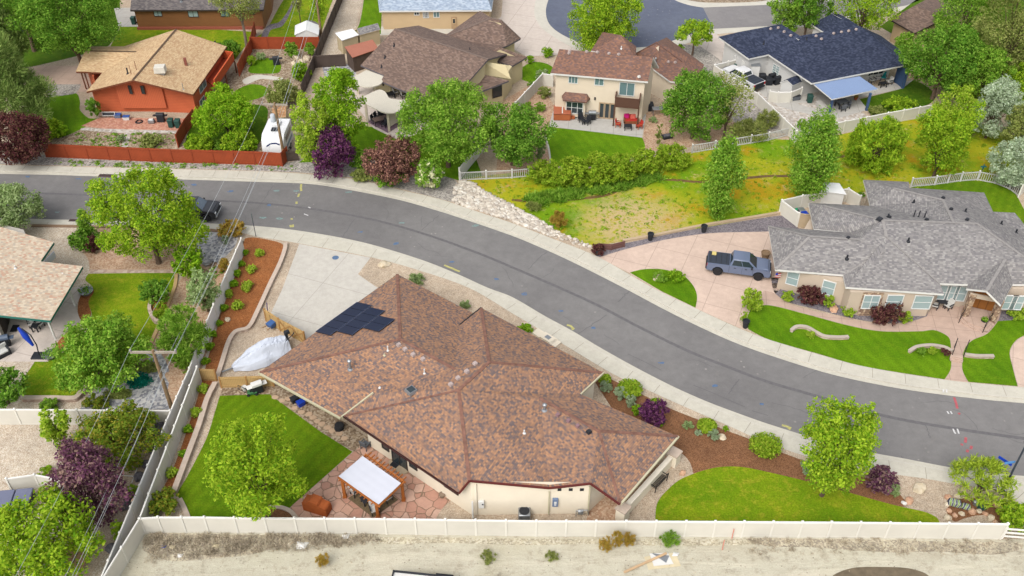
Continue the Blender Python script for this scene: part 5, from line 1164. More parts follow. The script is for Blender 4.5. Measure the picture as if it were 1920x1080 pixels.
def tree(kind, x0, y0, x1, y1, gap, label, cat='tree', group=None, shape='round', name=None, leaf=.16, dens=1.0, ncl=None, trunk=True, bark=None, needle=False, droop=0, asp=1.5):
    foot, zc, r, rz, hh = place(x0, y0, x1, y1, gap)
    seed = int(x0*7 + y0*13) & 0xffff
    small = r < 1.1
    root = thing(name or ('tree' if trunk else 'shrub'), label, cat, foot, 0, group)
    n = ncl or (20 if r > 2.2 else 16 if r > 1.1 else 9)
    cen, rad = clumps(r, rz, zc - LOT, n, seed, shape)
    if shape == 'round': cen.append((0,0,zc-LOT)); rad.append((r*.4, r*.4, rz*.4))
    if shape == 'column':
        for i in range(7): zz = (i-3)/3.4; cen.append((0,0,zc-LOT+zz*rz)); w_ = r*.72*(1-abs(zz)**2.2*.55); rad.append((w_, w_, rz*.26))
    rg = random.Random(seed+1)                            # stray twigs for a ragged outline
    for _ in range(int(n*1.6)):
        a, e = rg.uniform(0, 6.283), rg.uniform(-.5, 1.3); q = rg.uniform(.12,.2)
        fx = {'column': .72, 'cone': .6, 'vase': .8}.get(shape, .9); 
        if shape == 'cone': e = rg.uniform(-.9,.1)
        cen.append((math.cos(a)*math.cos(e)*r*fx, math.sin(a)*math.cos(e)*r*fx, zc-LOT + math.sin(e)*rz*.92)); rad.append((r*q,)*3)
    if shape in ('round', 'weep', 'vase', 'umbrella') and r > 1.1:      # smaller sprays standing out of each bough
        for c, q in list(zip(cen, rad))[:n]:
            for _ in range(4):
                a, e = rg.uniform(0, 6.283), rg.uniform(-.4, 1.2); d = Vector((math.cos(a)*math.cos(e), math.sin(a)*math.cos(e), math.sin(e)))
                o = Vector((c[0], c[1], c[2]-(zc-LOT))); d = (d + o.normalized()*.7).normalized() if o.length > .1 else d
                f = rg.uniform(.8,1.15); k_ = rg.uniform(.28,.5); cen.append((c[0]+d.x*q[0]*f, c[1]+d.y*q[1]*f, c[2]+d.z*q[2]*f)); rad.append((q[0]*k_,)*3)
    area = 4*math.pi*(r*r*.5 + r*rz*.5); sz = leaf * (1 if not small else max(.35, r / 1.6))
    N = int(min(42000, max(300, dens * 2.1 * area / (sz*sz*.75))))
    leafobj('crown' if trunk else 'foliage', LM[kind], cen, rad, N, sz, root, droop=droop, needle=needle, asp=asp)
    if trunk:
        mb = MB(); tr = max(.05, min(.24, r*.055)); top = zc - LOT
        mb.tube([(0,0,-.15),(tr*.3,0,gap*.5),(0,tr*.4,gap+rz*.35),(0,0,top+rz*.35)], [tr*1.25,tr,tr*.75,tr*.2], 8)
        for c in cen[:min(n, 11)]:
            b = Vector((0,0,max(gap*.7, .2) + rg.random()*rz*.6)); c = Vector(c)
            mb.tube([b, b.lerp(c, .5) + Vector((0,0,r*.08)), c], [tr*.5, tr*.32, tr*.1], 5)
        o = mb.build('trunk', bark or m_bark, root, smooth=True)
    return root
T = tree
# --- north side
T('mid',-40,-70,100,60,3,'big leafy green tree filling the top left corner',dens=.8)
T('dark',20,-60,222,104,3,'broad deep green tree above the pinkish driveway, left of the golden roof',dens=.9)
T('pine',-70,70,96,236,1,'tall soft-needled pine at the left edge above the maroon tree',shape='cone',needle=True,leaf=.17,name='pine_tree',asp=3)
T('pine',-60,-10,52,130,2,'second pine behind the left-edge pine, lighter',shape='cone',needle=True,leaf=.17,name='pine_tree',asp=3)
T('maroon',-30,212,90,308,.6,'dark maroon plum tree at the left edge beside the rust-red fence')
T('bright',40,225,115,262,.1,'low yellow-green shrub mass between maroon tree and lawn','shrub',trunk=False,name='shrub')
T('dark',160,183,188,222,.1,'dark green shrub at the left corner of the orange wall','shrub',trunk=False,name='shrub')
T('olive',398,-50,492,38,4,'thin-leaved tall tree in front of the brown-sided house',dens=.45,bark=m_barkg)
T('bright',570,-60,615,38,2,'slim yellow-green tree beside the far wooden pole',shape='column',dens=.6)
T('olive',540,-40,572,20,2,'sparse small olive tree left of the far wooden pole',shape='column',dens=.4)
T('vivid',366,178,480,262,.6,'spreading yellow-green fruit tree right of the orange house',shape='umbrella')
T('vivid',390,158,440,200,.4,'smaller green bush against the basement window of the orange house','shrub',trunk=False,name='shrub')
T('dark',410,75,450,110,.1,'green shrub behind the deck of the orange house','shrub',trunk=False,name='shrub')
for x0,y0,x1,y1,k,l in ((530,78,560,108,'mid','rounded green shrub by the red fence, left of the pair near the wires'),(568,80,592,104,'mid','rounded green shrub by the dark fence, right of the pair near the wires'),(462,104,480,122,'bright','small bright shrub beside the stepping red fence'),(478,98,500,112,'grey','pale grey-green shrub at the garden bed'),(545,118,580,150,'vivid','green shrub beside the dark brown fence, above the caravan'),(498,150,560,200,'olive','loose olive shrub above the pole crossbar'),(350,262,400,282,'bright','low bright plants behind the rust-red street fence'),(415,250,480,282,'bright','low green border plants left of the white caravan')):
    T(k,x0,y0,x1,y1,.05,l,'shrub',trunk=False,name='shrub')
T('yellow',545,182,628,312,.8,'tall yellow-green tree right of the white caravan',shape='vase')
T('vivid',588,128,690,288,1.5,'large bright green tree between caravan and cream arbour')
T('purple',577,235,665,328,.4,'round purple-leaved tree beside the pavement',bark=m_barkg)
T('mid',652,278,692,318,.1,'green shrub between the purple tree and the bronze shrub','shrub',trunk=False,name='shrub')
T('bronze',680,256,792,346,.3,'spreading bronze-leaved shrub beside the pavement','shrub',name='shrub')
t_ = T('mid',778,296,833,356,.2,'rounded green shrub covered in cream blossom by the pavement','shrub',trunk=False,name='blossom_shrub')
f0, zc, r, rz, hh = place(778,296,833,356,.2); cs, rs = clumps(r*1.02, rz*1.02, zc-LOT, 40, 5); leafobj('blossom', LM['flower'], cs, [tuple(q*.5 for q in v) for v in rs], 900, .24, t_)
T('mid',744,150,928,296,2.2,'very large airy green tree in front of the taupe roof',leaf=.17)
T('dark',893,195,1028,306,1.0,'dense dark green tree left of the two-storey house lawn')
T('mid',700,320,760,345,.1,'low green shrub under the large airy tree','shrub',trunk=False,name='shrub')
T('bright',1064,-30,1208,92,1.5,'golden green tree standing in front of the cul-de-sac',leaf=.17)
T('bright',1270,40,1336,86,1.6,'small flat-topped tree with bare forked trunk by the cul-de-sac',shape='umbrella')
T('dark',1243,132,1368,256,.8,'full green tree at the right of the two-storey patio')
T('olive',1322,138,1412,248,1,'half-bare olive tree beside the parked white pickup',dens=.3)
for x0,y0,x1,y1,k,l in ((1014,88,1038,107,'vivid','clipped round shrub on the gravel by the far driveway'),(984,104,1003,118,'vivid','low shrub at the top corner of the tiny lawn'),(1003,130,1034,152,'grey','pale green rounded shrub at the edge of the tiny lawn'),(988,150,1004,166,'mid','small round shrub below the tiny lawn'),(1006,162,1034,184,'olive','grassy shrub inside the cream fence corner'),(1000,192,1024,210,'mid','soft green shrub beside the hot tub'),(982,190,998,206,'mid','small dark shrub on the reddish soil by the cream fence'),(1245,80,1262,98,'vivid','clipped shrub left of the pair by the cul-de-sac'),(1258,82,1285,108,'vivid','clipped shrub right of the pair by the cul-de-sac'),(1284,104,1302,118,'yellow','yellow grassy shrub on the grey gravel'),(1216,219,1234,230,'grey','small grey-green mound right of the patio'),(1228,228,1244,275,'olive','thin young shrub right of the two-storey lawn')):
    T(k,x0,y0,x1,y1,.05,l,'shrub',trunk=False,name='shrub')
T('mid',1448,-40,1512,64,1,'dark green tree left of the pair behind the navy roof')
T('dark',1480,-50,1562,58,1.5,'larger dark tree right of the pair behind the navy roof')
T('bright',1562,-50,1690,56,3,'thin-leaved tall green tree behind the navy garage roof',dens=.5)
T('smoke',1738,-20,1802,30,.5,'dusky purple tree at the top right beside the brown roof')
T('dark',1702,44,1838,178,1,'dense dark green tree right of the navy-roofed house',leaf=.17)
T('mid',1676,66,1722,112,1,'small green tree touching the right eave of the navy roof')
T('mid',1760,-60,1880,90,2,'feathery green tree rising behind the dense dark tree',leaf=.15,dens=.8)
T('olive',1830,-60,1990,150,2,'large pale feathery tree in the top right corner',leaf=.15,dens=.8)
T('mid',1800,90,1900,190,1,'green tree between the dense dark tree and the silver tree',leaf=.17,dens=.8)
T('yellow',1745,165,1830,255,.6,'yellow-green willow scrub behind the navy house lawn',droop=.5)
T('yellow',1822,138,1890,190,.6,'yellow-green willow scrub above the silver tree',droop=.5)
T('silver',1818,150,1915,258,.4,'large silver-leaved tree beside the swale',leaf=.15)
T('olive',1890,190,1980,285,.6,'grey-green bushy tree at the right edge behind the silver tree')
T('bright',1880,120,1980,200,1,'bright tree at the right edge above the silver tree')
T('mid',1314,256,1396,412,.1,'narrow upright poplar standing alone in the dry field',shape='column',name='poplar_tree')
T('mid',1474,208,1584,376,.3,'wider dark poplar near the storage trailer',shape='column',name='poplar_tree')
T('bright',1588,226,1698,322,.1,'drooping yellow-green willow in the swale',shape='weep',droop=.9,name='willow_tree',asp=2.4)
T('bright',1716,206,1824,332,.4,'tall yellow-green willow behind the curved picket fence',shape='vase',name='willow_tree')
T('silver',1858,264,1960,350,.3,'low silver shrub at the right edge by the pickets','shrub',name='shrub',trunk=False)
hx = [(985,300,1050,345),(1035,292,1105,352),(1085,290,1155,348),(1130,286,1200,342),(1180,278,1240,330),(1228,272,1296,318),(1065,318,1120,352)]
for i, b in enumerate(hx): T('hedge',*b,.05,('leafy vine thicket by the white pickets, leftmost clump of the hedge','second clump of the vine hedge from the left','large middle clump of the vine hedge','middle right clump of the vine hedge, below the lawn','fifth clump of the vine hedge below the lawn corner','rightmost clump of the vine hedge by the white pickets','low clump in front of the vine hedge')[i],'hedge','vine hedge between lawn and field',trunk=False,name='hedge_clump')
# --- field tufts: too many to count
cen, rad = [], []; rg = random.Random(9)
def scatter(n, box, inside, rr_, cen, rad, z=.12):
    k = 0
    while k < n:
        x, y = rg.uniform(box[0], box[2]), rg.uniform(box[1], box[3])
        if not inside(x, y): continue
        p = G(x, y); q = rg.uniform(*rr_); cen.append((p.x, p.y, LOT + q*.3)); rad.append((q, q, q*.45)); k += 1
infield = lambda x, y: (y > 335 - (x-900)*.13) and (y < 462 - (x-1110)*.175) and (y > 300 - (x-1000)*.1) and (x > 960 or y > 340) and (y < 455) and y < 345 + (x-880)*.52
scatter(700, (900,225,1900,455), infield, (.1,.3), cen, rad)
o = leafobj('tufts_of_grass', LM['bright'], cen, rad, 12000, .1, upb=.6); o['kind'] = 'stuff'
cen, rad = [], []; scatter(160, (985,325,1240,400), lambda x, y: y > 372-(x-985)*.18 and y < 392-(x-985)*.2, (.3,.7), cen, rad)
o = leafobj('tall_grass', LM['mid'], cen, rad, 9000, .2, needle=True, asp=3); o['kind'] = 'stuff'
for x0,y0,x1,y1,k,l in ((1032,395,1064,430,'dry','clump of dry yellow grass among the rubble at the field edge'),(985,378,1015,398,'olive','olive grass clump where the stream reaches the rubble'),(1375,226,1440,262,'olive','rough grassy bush inside the pickets behind the dry field'),(1420,206,1460,240,'olive','grassy clump beside the cream fence of the white pickup')):
    T(k,x0,y0,x1,y1,.02,l,'grass clump',trunk=False,name='grass_clump',needle=True,asp=3)
# --- south side, left neighbours
T('bright',178,314,364,494,1.2,'very large yellow-green willow covering the parked black truck',shape='weep',leaf=.17,droop=.4,name='willow_tree')
T('grey',-60,345,74,436,1,'grey-green tree at the left edge above the tan roof')
T('mid',143,392,176,448,.2,'narrow upright green shrub left of the big willow','shrub',trunk=False,name='shrub',shape='column')
T('dark',130,432,190,464,.1,'low dark green spreading juniper left of the big willow','shrub',trunk=False,name='shrub')
T('maroon',160,440,188,474,.1,'small maroon shrub under the left side of the big willow','shrub',trunk=False,name='shrub')
T('vivid',322,462,380,522,.4,'young green tree below the right side of the big willow')
T('grey',348,514,414,584,.5,'grey-green olive tree between the timber edging and the fences')
T('mid',298,570,386,690,.1,'wide green juniper spreading beside the utility wires','shrub',trunk=False,name='juniper',needle=True,asp=3)
T('mid',312,640,352,698,.1,'lower green juniper under the wires, nearest the pole','shrub',trunk=False,name='juniper',needle=True,asp=3)
T('dark',262,522,318,572,.8,'small dark green tree in the round brick planter')
T('bright',288,566,318,602,.1,'yellow-green shrub in the round brick planter','shrub',trunk=False,name='shrub')
T('mid',98,592,280,738,1,'large rounded green tree on the lawn corner by the blue parasol',leaf=.17)
T('dark',-50,684,50,762,1,'green tree at the left edge above the cream fence')
T('mid',72,750,112,770,.1,'low green shrub behind the cream fence','shrub',trunk=False,name='shrub')
T('yellow',74,766,138,836,.8,'young lime-green tree in front of the cream fence',shape='vase')
T('rust',138,772,298,872,.2,'wide green and rust shrub mass at the foot of the cream fence','shrub',name='shrub')
T('smoke',92,832,232,984,.6,'purple smoke tree below the wires')
T('bright',-30,924,184,1110,1,'large yellow-green tree in the bottom left corner',leaf=.17)
for x0,y0,x1,y1,k,l in ((66,878,106,900,'bright','small green shrub behind the bent cream fence'),(240,904,264,940,'bright','green shrub at the rocks inside the outer fence, upper of two'),(208,974,236,1014,'bright','green shrub at the rocks inside the outer fence, lower of two'),(410,420,460,440,'dry','yellow grass clump on the slate gravel') ,(415,440,430,460,'lav','small grey cushion plant on the slate gravel'),(365,466,384,488,'grey','low grey shrub right of the big willow'),(405,484,432,512,'dry','straw-coloured grass clump by the outer fence'),(158,740,204,768,'rust','red and green sedum patch behind the cream fence'),(176,456,192,462,'mid','tiny seedling in the bed under the willow')):
    T(k,x0,y0,x1,y1,.02,l,'shrub',trunk=False,name='shrub')
m_turf = leafmat('teal_ground_cover', F_(20,120,104), F_(40,140,120))
def mat_plant(px, mat, name, label, cat='ground cover'):
    c = [(G(x,y).x, G(x,y).y, LOT+.1) for x, y in px]; o = leafobj(name, mat, c, [(.8,.6,.14)]*len(c), 1500, .12); tag(o, label, cat); return o
mat_plant([(250,712),(262,708),(270,716),(258,722)], m_turf, 'ground_cover', 'teal-green creeping mat on the grey stones near the pole')
mat_plant([(262,690),(275,686),(284,692)], LM['olive'], 'ground_cover', 'olive creeping mat above the teal one')
mat_plant([(212,738),(222,740),(232,740)], LM['olive'], 'ground_cover', 'olive-brown creeping mat on the stones below the round tree')
# --- middle lot
T('bright',390,780,570,984,1.2,'airy yellow-green tree on the back lawn of the middle house',leaf=.15,dens=.8)
T('rust',276,916,338,966,.2,'rounded green shrub where the inner fence meets the sandy lot','shrub',trunk=False,name='shrub')
T('bright',1494,752,1644,928,1.4,'yellow-green street tree between pavement and oval lawn',leaf=.15,shape='vase',ncl=32)
T('pineb',1786,854,1902,952,.5,'small open pine at the street corner',shape='tuft',needle=True,leaf=.15,name='pine_tree',dens=.55,asp=3,ncl=46)
def box_hedge(x0, y0, x1, y1, label, kind='hedge'):
    foot, zc, r, rz, hh = place(x0, y0, x1, y1, 0)
    o = thing('clipped_hedge', label, 'hedge', foot); cs, rs = [], []
    for i in range(9):
        a = i * 2.4; cs.append((math.cos(a)*r*.45*(i>0), math.sin(a)*r*.4*(i>0), rz*.9)); rs.append((r*.52, r*.5, rz*.75))
    leafobj('foliage', LM[kind], cs, rs, 3600, .13, o, upb=.4); return o
box_hedge(1402,806,1471,860,'big rounded boxwood hedge at the right of the brown mulch'); box_hedge(1154,706,1207,749,'clipped boxwood block beside the pavement, upper of the mulch bed')
box_hedge(1121,699,1147,722,'small clipped boxwood near the upper eave corner'); box_hedge(1216,744,1246,768,'low clipped boxwood above the purple barberry'); box_hedge(1306,784,1346,810,'clipped boxwood mound halfway along the mulch edging')
for x0,y0,x1,y1,k,l in ((1124,714,1150,736,'lav','grey lavender mound nearest the upper eave corner'),(1150,724,1176,750,'lav','grey lavender mound in the middle of the row'),(1172,740,1194,764,'lav','grey lavender mound next to the purple barberry'),(1198,748,1254,798,'purple','purple barberry beside the right roof slope'),(1183,758,1206,780,'vivid','green shrub left of the purple barberry'),(1224,784,1246,797,'vivid','low green plant in front of the purple barberry'),(1279,788,1302,806,'grey','pale green mound halfway down the mulch bed'),(1326,804,1350,826,'lav','grey-green mound on the open mulch'),(1302,806,1318,816,'lav','small grey mound beside the boxwood mound'),(1622,872,1684,926,'smoke','purple-leaved shrub right of the street tree'),(1664,906,1690,932,'grey','grey-green shrub next to the purple-leaved shrub'),(1868,944,1935,994,'bright','yellow-green shrub at the end of the long cream fence'),(862,562,884,580,'grey','grey-green grass plant at the front eave'),(764,512,798,536,'grey','grey-green grass plant at the top roof corner'),(968,606,1000,628,'vivid','low green plant along the front eave'),(1354,800,1368,808,'vivid','small green plant by the mulch edging'),(1500,868,1532,886,'lav','grey shrub under the street tree'),):
    T(k,x0,y0,x1,y1,.02,l,'shrub',trunk=False,name='shrub',needle=(x0 in (862,764)),asp=3 if x0 in (862,764) else 1.5)
proto = None
MS = [(460,474,9),(454,495,9),(445,514,11),(472,507,13),(439,533,11),(465,537,13),(487,476,12),(429,553,12),(421,578,10),(447,575,14),(463,542,12),(412,606,8),(401,627,9),(394,651,11),(386,678,10),(382,731,12),(369,775,12),(354,806,10),(344,851,9),(324,888,12)]
near = ('at the top end of the orange mulch','second down along the outer fence, orange mulch','by the outer fence, third down','largest of the upper yellow-green ones','by the outer fence, beside the second yellow-green one','yellow-green, below the largest upper one','close to the top stone edging','by the outer fence, level with the wide mulch','by the outer fence, above the pale rock','round yellow-green, in the wide lower mulch','yellow-green between two others in the wide mulch','tiny, below the pale rock','by the outer fence, above the narrow part','by the outer fence in the narrow part','just above the pine gate','just below the pine gate','second below the pine gate','third below the pine gate','fourth below the pine gate','lowest in the narrow strip')
pv = {}
for i, (x, y, w_) in enumerate(MS):
    k = 'yellow' if w_ > 11 else 'vivid'
    p = G(x, y + 3); lab = ('yellow-green' if k == 'yellow' else 'green') + ' little mulch-bed shrub ' + near[i].replace('yellow-green, ','').replace('round yellow-green, ','')
    if k not in pv:
        o = thing('mulch_shrub', lab, 'shrub', p, 0, 'little shrubs in the orange mulch'); leafobj('foliage', LM[k], [(0,0,.42),(.2,.1,.4),(-.2,.1,.38),(0,-.22,.38)], [(.36,.36,.34)]*4, 500, .13, o); pv[k] = o; o.scale = (w_/13*1.0,)*3
    else: dup(pv[k], p, i*1.3, lab, sc=w_/13*1.0)
# --- grey house
for x0,y0,x1,y1,k,l in ((1387,540,1431,586,'yellow','round golden shrub at the bend of the pink driveway'),(1388,582,1404,606,'bright','low yellow-green plant below the golden shrub'),(1465,543,1491,566,'yellow','small golden shrub at the left corner of the grey house'),(1494,532,1549,574,'maroon','maroon shrub under the left windows of the grey house'),(1540,553,1567,578,'yellow','golden shrub right of the left maroon shrub'),(1575,570,1606,595,'yellow','golden shrub at the stone veneer corner'),(1626,563,1698,604,'maroon','wide maroon shrub under the middle windows of the grey house'),(1684,582,1711,607,'yellow','golden shrub right of the wide maroon shrub'),(1887,570,1930,602,'yellow','golden shrub right of the porch'),(1222,508,1252,530,'mid','flowering plants on the small island lawn, left group'),(1250,505,1286,530,'vivid','leafy plants on the small island lawn, right group'),(1511,620,1530,635,'yellow','tiny golden shrub inside the S-shaped kerb wall'),(1740,650,1758,666,'yellow','golden plant inside the curved lawn wall'),(1718,652,1740,666,'mid','green plant at the left end of the curved lawn wall'),(1762,652,1782,668,'maroon','dark red flowers beside the lawn steps'),(1105,456,1136,480,'maroon','small dark grass at the low slatted fence'),(1605,360,1622,370,'mid','green shrub inside the white enclosure'),(1660,183,1714,212,'bright','low green shrub by the cream fence of the navy house'),(1628,200,1662,216,'olive','rough low plants at the navy house lawn edge'),(1495,222,1512,242,'mid','round shrub on the white river gravel')):
    T(k,x0,y0,x1,y1,.02,l,'shrub',trunk=False,name='shrub')
# --- sandy lot
for x0,y0,x1,y1,k,l in ((1122,1005,1150,1036,'dry','rusty dry bunchgrass in front of the long fence, left one'),(1145,996,1170,1030,'dry','taller rusty bunchgrass in front of the long fence, middle one'),(1165,998,1194,1026,'dry','rusty bunchgrass in front of the long fence, right one'),(1236,992,1276,1026,'mid','fresh green weed bush in front of the long fence'),(1022,1036,1048,1050,'olive','low weed on the sand below the air conditioner'),(590,1034,618,1064,'dry','brown dead tumbleweed on the sand'),(900,1036,932,1052,'olive','patch of pale weed on the sand')):
    T(k,x0,y0,x1,y1,.0,l,'weed',trunk=False,name='weed',needle=True,asp=3,dens=.6)
cen, rad = [], []; 
scatter(300, (275,1003,720,1052), lambda x, y: y < 1052 - (x-275)*.075, (.12,.45), cen, rad); scatter(110, (1400,1010,1915,1040), lambda x, y: True, (.08,.3), cen, rad); scatter(120, (420,1010,1900,1080), lambda x, y: True, (.05,.1), cen, rad)
m_str = leafmat('dead_weed_stems', C(186,172,148,.8), C(160,148,132,.8), C(206,194,168,.8), .1)
o = leafobj('dead_weed_tufts', m_str, cen, rad, 16000, .07, needle=True, asp=3); o['kind'] = 'stuff'

for x0,y0,x1,y1,k,l in ((350,250,374,274,'vivid','leafy garden plant nearest the diagonal red fence'),(372,264,396,283,'yellow','yellow-green garden plant behind the street fence, second from the left'),(392,262,420,282,'mid','green garden plant behind the street fence, middle'),(428,262,452,284,'grey','pale garden plant behind the street fence'),(452,258,484,284,'vivid','bushy garden plant next to the white caravan'),(446,226,474,250,'mid','garden plant above the caravan drive'),(100,232,128,258,'vivid','low shrub at the lower lawn corner by the maroon tree'),(218,252,236,268,'grey','pale herb clump left of the flagstone path'),(262,256,300,272,'olive','herb clump right of the flagstone path'),(560,128,586,148,'bright','rockery shrub by the dark fence'),(1000,262,1024,300,'grey','feathery shrub beside the lawn kerb'),(660,318,700,338,'olive','low groundcover by the pavement under the bronze shrub')):
    T(k,x0,y0,x1,y1,.02,l,'shrub',trunk=False,name='shrub')
cen, rad = [], []; scatter(120, (100,292,560,320), lambda x, y: 300+(x-90)*.022 < y < 311+(x-90)*.02, (.08,.3), cen, rad); scatter(150, (140,250,326,278), lambda x, y: True, (.08,.28), cen, rad); scatter(120, (340,400,430,700), lambda x, y: y > 500 and x < 430-(y-500)*.3 and x > 350-(y-500)*.3, (.08,.25), cen, rad)
o = leafobj('yard_weeds', LM['mid'], cen, rad, 7000, .1, upb=.6); o['kind'] = 'stuff'
# ================================================================== VEHICLES
def O(root, mb, nm, mat, parent=None, **kw):
    o = mb.build(nm, mat, None, **kw); o.parent = parent or root; return o
def hz(b, y):                                            # height over the foot b that reaches pixel row y
    v = (y - 540) / FPX; r = b - CAM
    return (v * r.dot(FW) + r.dot(UP)) / (-UP.z - v * FW.z) * -1 if False else -(r.dot(UP) + v*r.dot(FW)) / (UP.z + v*FW.z) + b.z
m_tyre = plain('tyre_rubber', C(44,44,46), .9, .1); m_rim = plain('dark_rim', C(60,60,64), .4, .1, metal=.5); m_chrome = plain('bright_metal', C(214,216,218), .25, .05, metal=.8)
m_lamp = plain('headlamp', C(236,238,240), .15, .05, spec=.7); m_red = plain('tail_lamp', C(200,40,44), .3, .1); m_blkp = plain('black_plastic', C(44,46,52), .6, .1)
def carpaint(n, c): return plain(n, c, .28, .04, .8, spec=.6)
def wheels(root, xs, w, r, rim):
    for x in xs:
        for s in (-1, 1):
            mb = MB(); prof = [(r*.62,-.13),(r*.95,-.13),(r,-.09),(r,.09),(r*.95,.13),(r*.62,.13)]
            mb.lathe((0,0,0), prof, 22); o = O(root, mb, 'wheel', m_tyre, smooth=True)
            o.location = (x, s*w, r); o.rotation_euler = (math.pi/2, 0, 0)
            q = MB().lathe((0,0,0), [(r*.63,-.14),(r*.5,-.1*s),(r*.2,-.11*s),(r*.63,.14)], 10).build('rim', rim, None); q.parent = o
def frust(root, x0, x1, t0, t1, z0, z1, w0, w1, paint, glass, name='cab', side=2):
    """cab: x0..x1 at the belt, t0..t1 at the roof; glass set in each face"""
    b = [Vector((x0,-w0,z0)),Vector((x1,-w0,z0)),Vector((x1,w0,z0)),Vector((x0,w0,z0))]; t = [Vector((t0,-w1,z1)),Vector((t1,-w1,z1)),Vector((t1,w1,z1)),Vector((t0,w1,z1))]
    cb = O(root, MB().add(b + t, [(3,2,1,0),(4,5,6,7),(0,1,5,4),(1,2,6,5),(2,3,7,6),(3,0,4,7)]), name, paint, bevel=.05)
    def face(i, j, u0, u1, v0, v1, nm):
        B0, B1, T0, T1 = b[i], b[j], t[i], t[j]; n = (B1-B0).cross(T0-B0).normalized() * .012
        pt = lambda u, v: (B0.lerp(B1, u)).lerp(T0.lerp(T1, u), v) + n
        O(root, MB().add([pt(u0,v0),pt(u1,v0),pt(u1,v1),pt(u0,v1)], [(0,1,2,3)]), nm, glass, cb, fix=False)
    face(1, 2, .06, .94, .06, .94, 'windshield'); face(3, 0, .12, .88, .2, .85, 'rear_window')
    for i, j in ((0,1),(2,3)):
        a, c = (.06,.93) if i == 0 else (.07,.94)
        for k in range(side): face(i, j, a + (c-a)*k/side + .012, a + (c-a)*(k+1)/side - .012, .12, .86, 'side_window')
    return cb
def pickup(label, pos, hd, paint, cover=True, rim=None, L=5.8, cat='pickup truck', glass=None):
    r = thing('pickup_truck', label, cat, pos, hd); f = L/5.8; W_ = 1.0
    glass = glass or m_glass
    arc = lambda cx, rr, z0: [(cx + rr*math.cos(a), z0 + rr*math.sin(a)) for a in [math.pi*(1 - k/8) for k in range(9)]]
    prof = [(-2.88,.55)] + arc(-1.85*f,.52,.48) + arc(1.85*f,.52,.48) + [(2.8,.5),(2.9,.75),(2.86,1.08),(2.7,1.2),(1.45,1.3),(-2.86,1.28),(-2.9,.8)]
    prof = [(x*f if abs(x) > 2.5 else x, z) for x, z in prof]
    O(r, MB().extr(prof, Matrix.Identity(4), 1.94), 'body', paint, bevel=.06)
    frust(r, -.85*f, 1.62*f, -.6*f, .82*f, 1.26, 1.92, .93, .74, paint, glass)
    hd_ = O(r, MB().box((2.05*f,0,1.235), (1.25*f,1.6,.09), taper=.92), 'hood', paint, bevel=.03)
    if cover:
        O(r, MB().box((-1.86*f,0,1.31), (1.95*f,1.74,.06)), 'bed_cover', plain('bed_cover', C(58,64,76), .6, .08), bevel=.02)
        for k in range(4): O(r, MB().box((-2.6*f+k*.48,0,1.345), (.05,1.66,.02)), 'cover_rib', m_blkp)
    else:
        O(r, MB().box((-1.86*f,0,1.27), (1.9*f,1.6,.05)), 'cargo_bed', m_blkp)
    wheels(r, (-1.85*f, 1.85*f), .88, .42, rim or m_rim)
    for s in (-1,1):
        O(r, MB().box((2.8*f,s*.78,.98), (.2,.34,.2)), 'headlight', m_lamp, bevel=.03); O(r, MB().box((-2.86*f,s*.86,1.02), (.1,.2,.34)), 'tail_light', m_red, bevel=.02)
        O(r, MB().box((1.15*f,s*1.08,1.36), (.16,.22,.18)), 'mirror', m_blkp, bevel=.03); 
        for x in (-.35,.65): O(r, MB().box((x*f,s*.985,1.1), (.2,.03,.05)), 'door_handle', m_blkp)
        O(r, MB().box((.3*f,s*.972,.88), (.015,.012,.66)), 'door_seam', m_blkp); O(r, MB().box((-.86*f,s*.972,.92), (.02,.012,.66)), 'door_seam', m_blkp); O(r, MB().box((1.28*f,s*.972,.9), (.015,.012,.6)), 'door_seam', m_blkp)
    O(r, MB().box((2.88*f,0,.95), (.08,1.15,.36)), 'grille', m_blkp, bevel=.02); O(r, MB().box((2.9*f,0,.62), (.16,1.86,.22)), 'front_bumper', m_blkp if cover else m_chrome, bevel=.04)
    O(r, MB().box((-2.92*f,0,.66), (.16,1.8,.2)), 'rear_bumper', m_blkp if cover else m_chrome, bevel=.04); O(r, MB().box((-2.9*f,0,1.0), (.05,1.5,.48)), 'tailgate', m_blkp if cover else paint, bevel=.02)
    O(r, MB().box((0,0,.45), (5.2*f,1.6,.2)), 'chassis', m_blkp)
    return r
a_, b_ = G(1346.5,516,.115), G(1417.5,525.4,.115); d_ = (b_-a_); hd = math.atan2(d_.y, d_.x); n_ = Vector((-d_.y, d_.x, 0)).normalized()
tk = pickup('blue-grey crew-cab pickup with black bed cover on the pink driveway', (a_+b_)/2 + n_*.92, hd, carpaint('blue_grey_paint', C(112,124,150)))
O(tk, MB().box((-2.35,.55,1.37), (.4,.5,.05)), 'sticker_pad', plain('pale_pad', C(226,206,130), .7))
a_ = G(389,415.5,0); b_ = G(300,412,0); d_ = a_ - b_; hd = math.atan2(d_.y, d_.x); n_ = Vector((-d_.y, d_.x, 0)).normalized(); u_ = d_.normalized()
pickup('black pickup parked at the kerb, half hidden under the big willow', a_ - u_*1.85 + n_*.92, hd, carpaint('black_paint', C(38,40,48)), False, L=5.7, glass=plain('sky_tinted_glass', C(96,112,128), .1, .1, spec=.7))
a_, b_ = G(1416,170), G(1366,143); d_ = b_ - a_
pickup('white pickup behind the cream fence beside the pale grey house', (a_+b_)/2, math.atan2(d_.y, d_.x), carpaint('white_paint', C(240,240,240)), True, L=5.6)
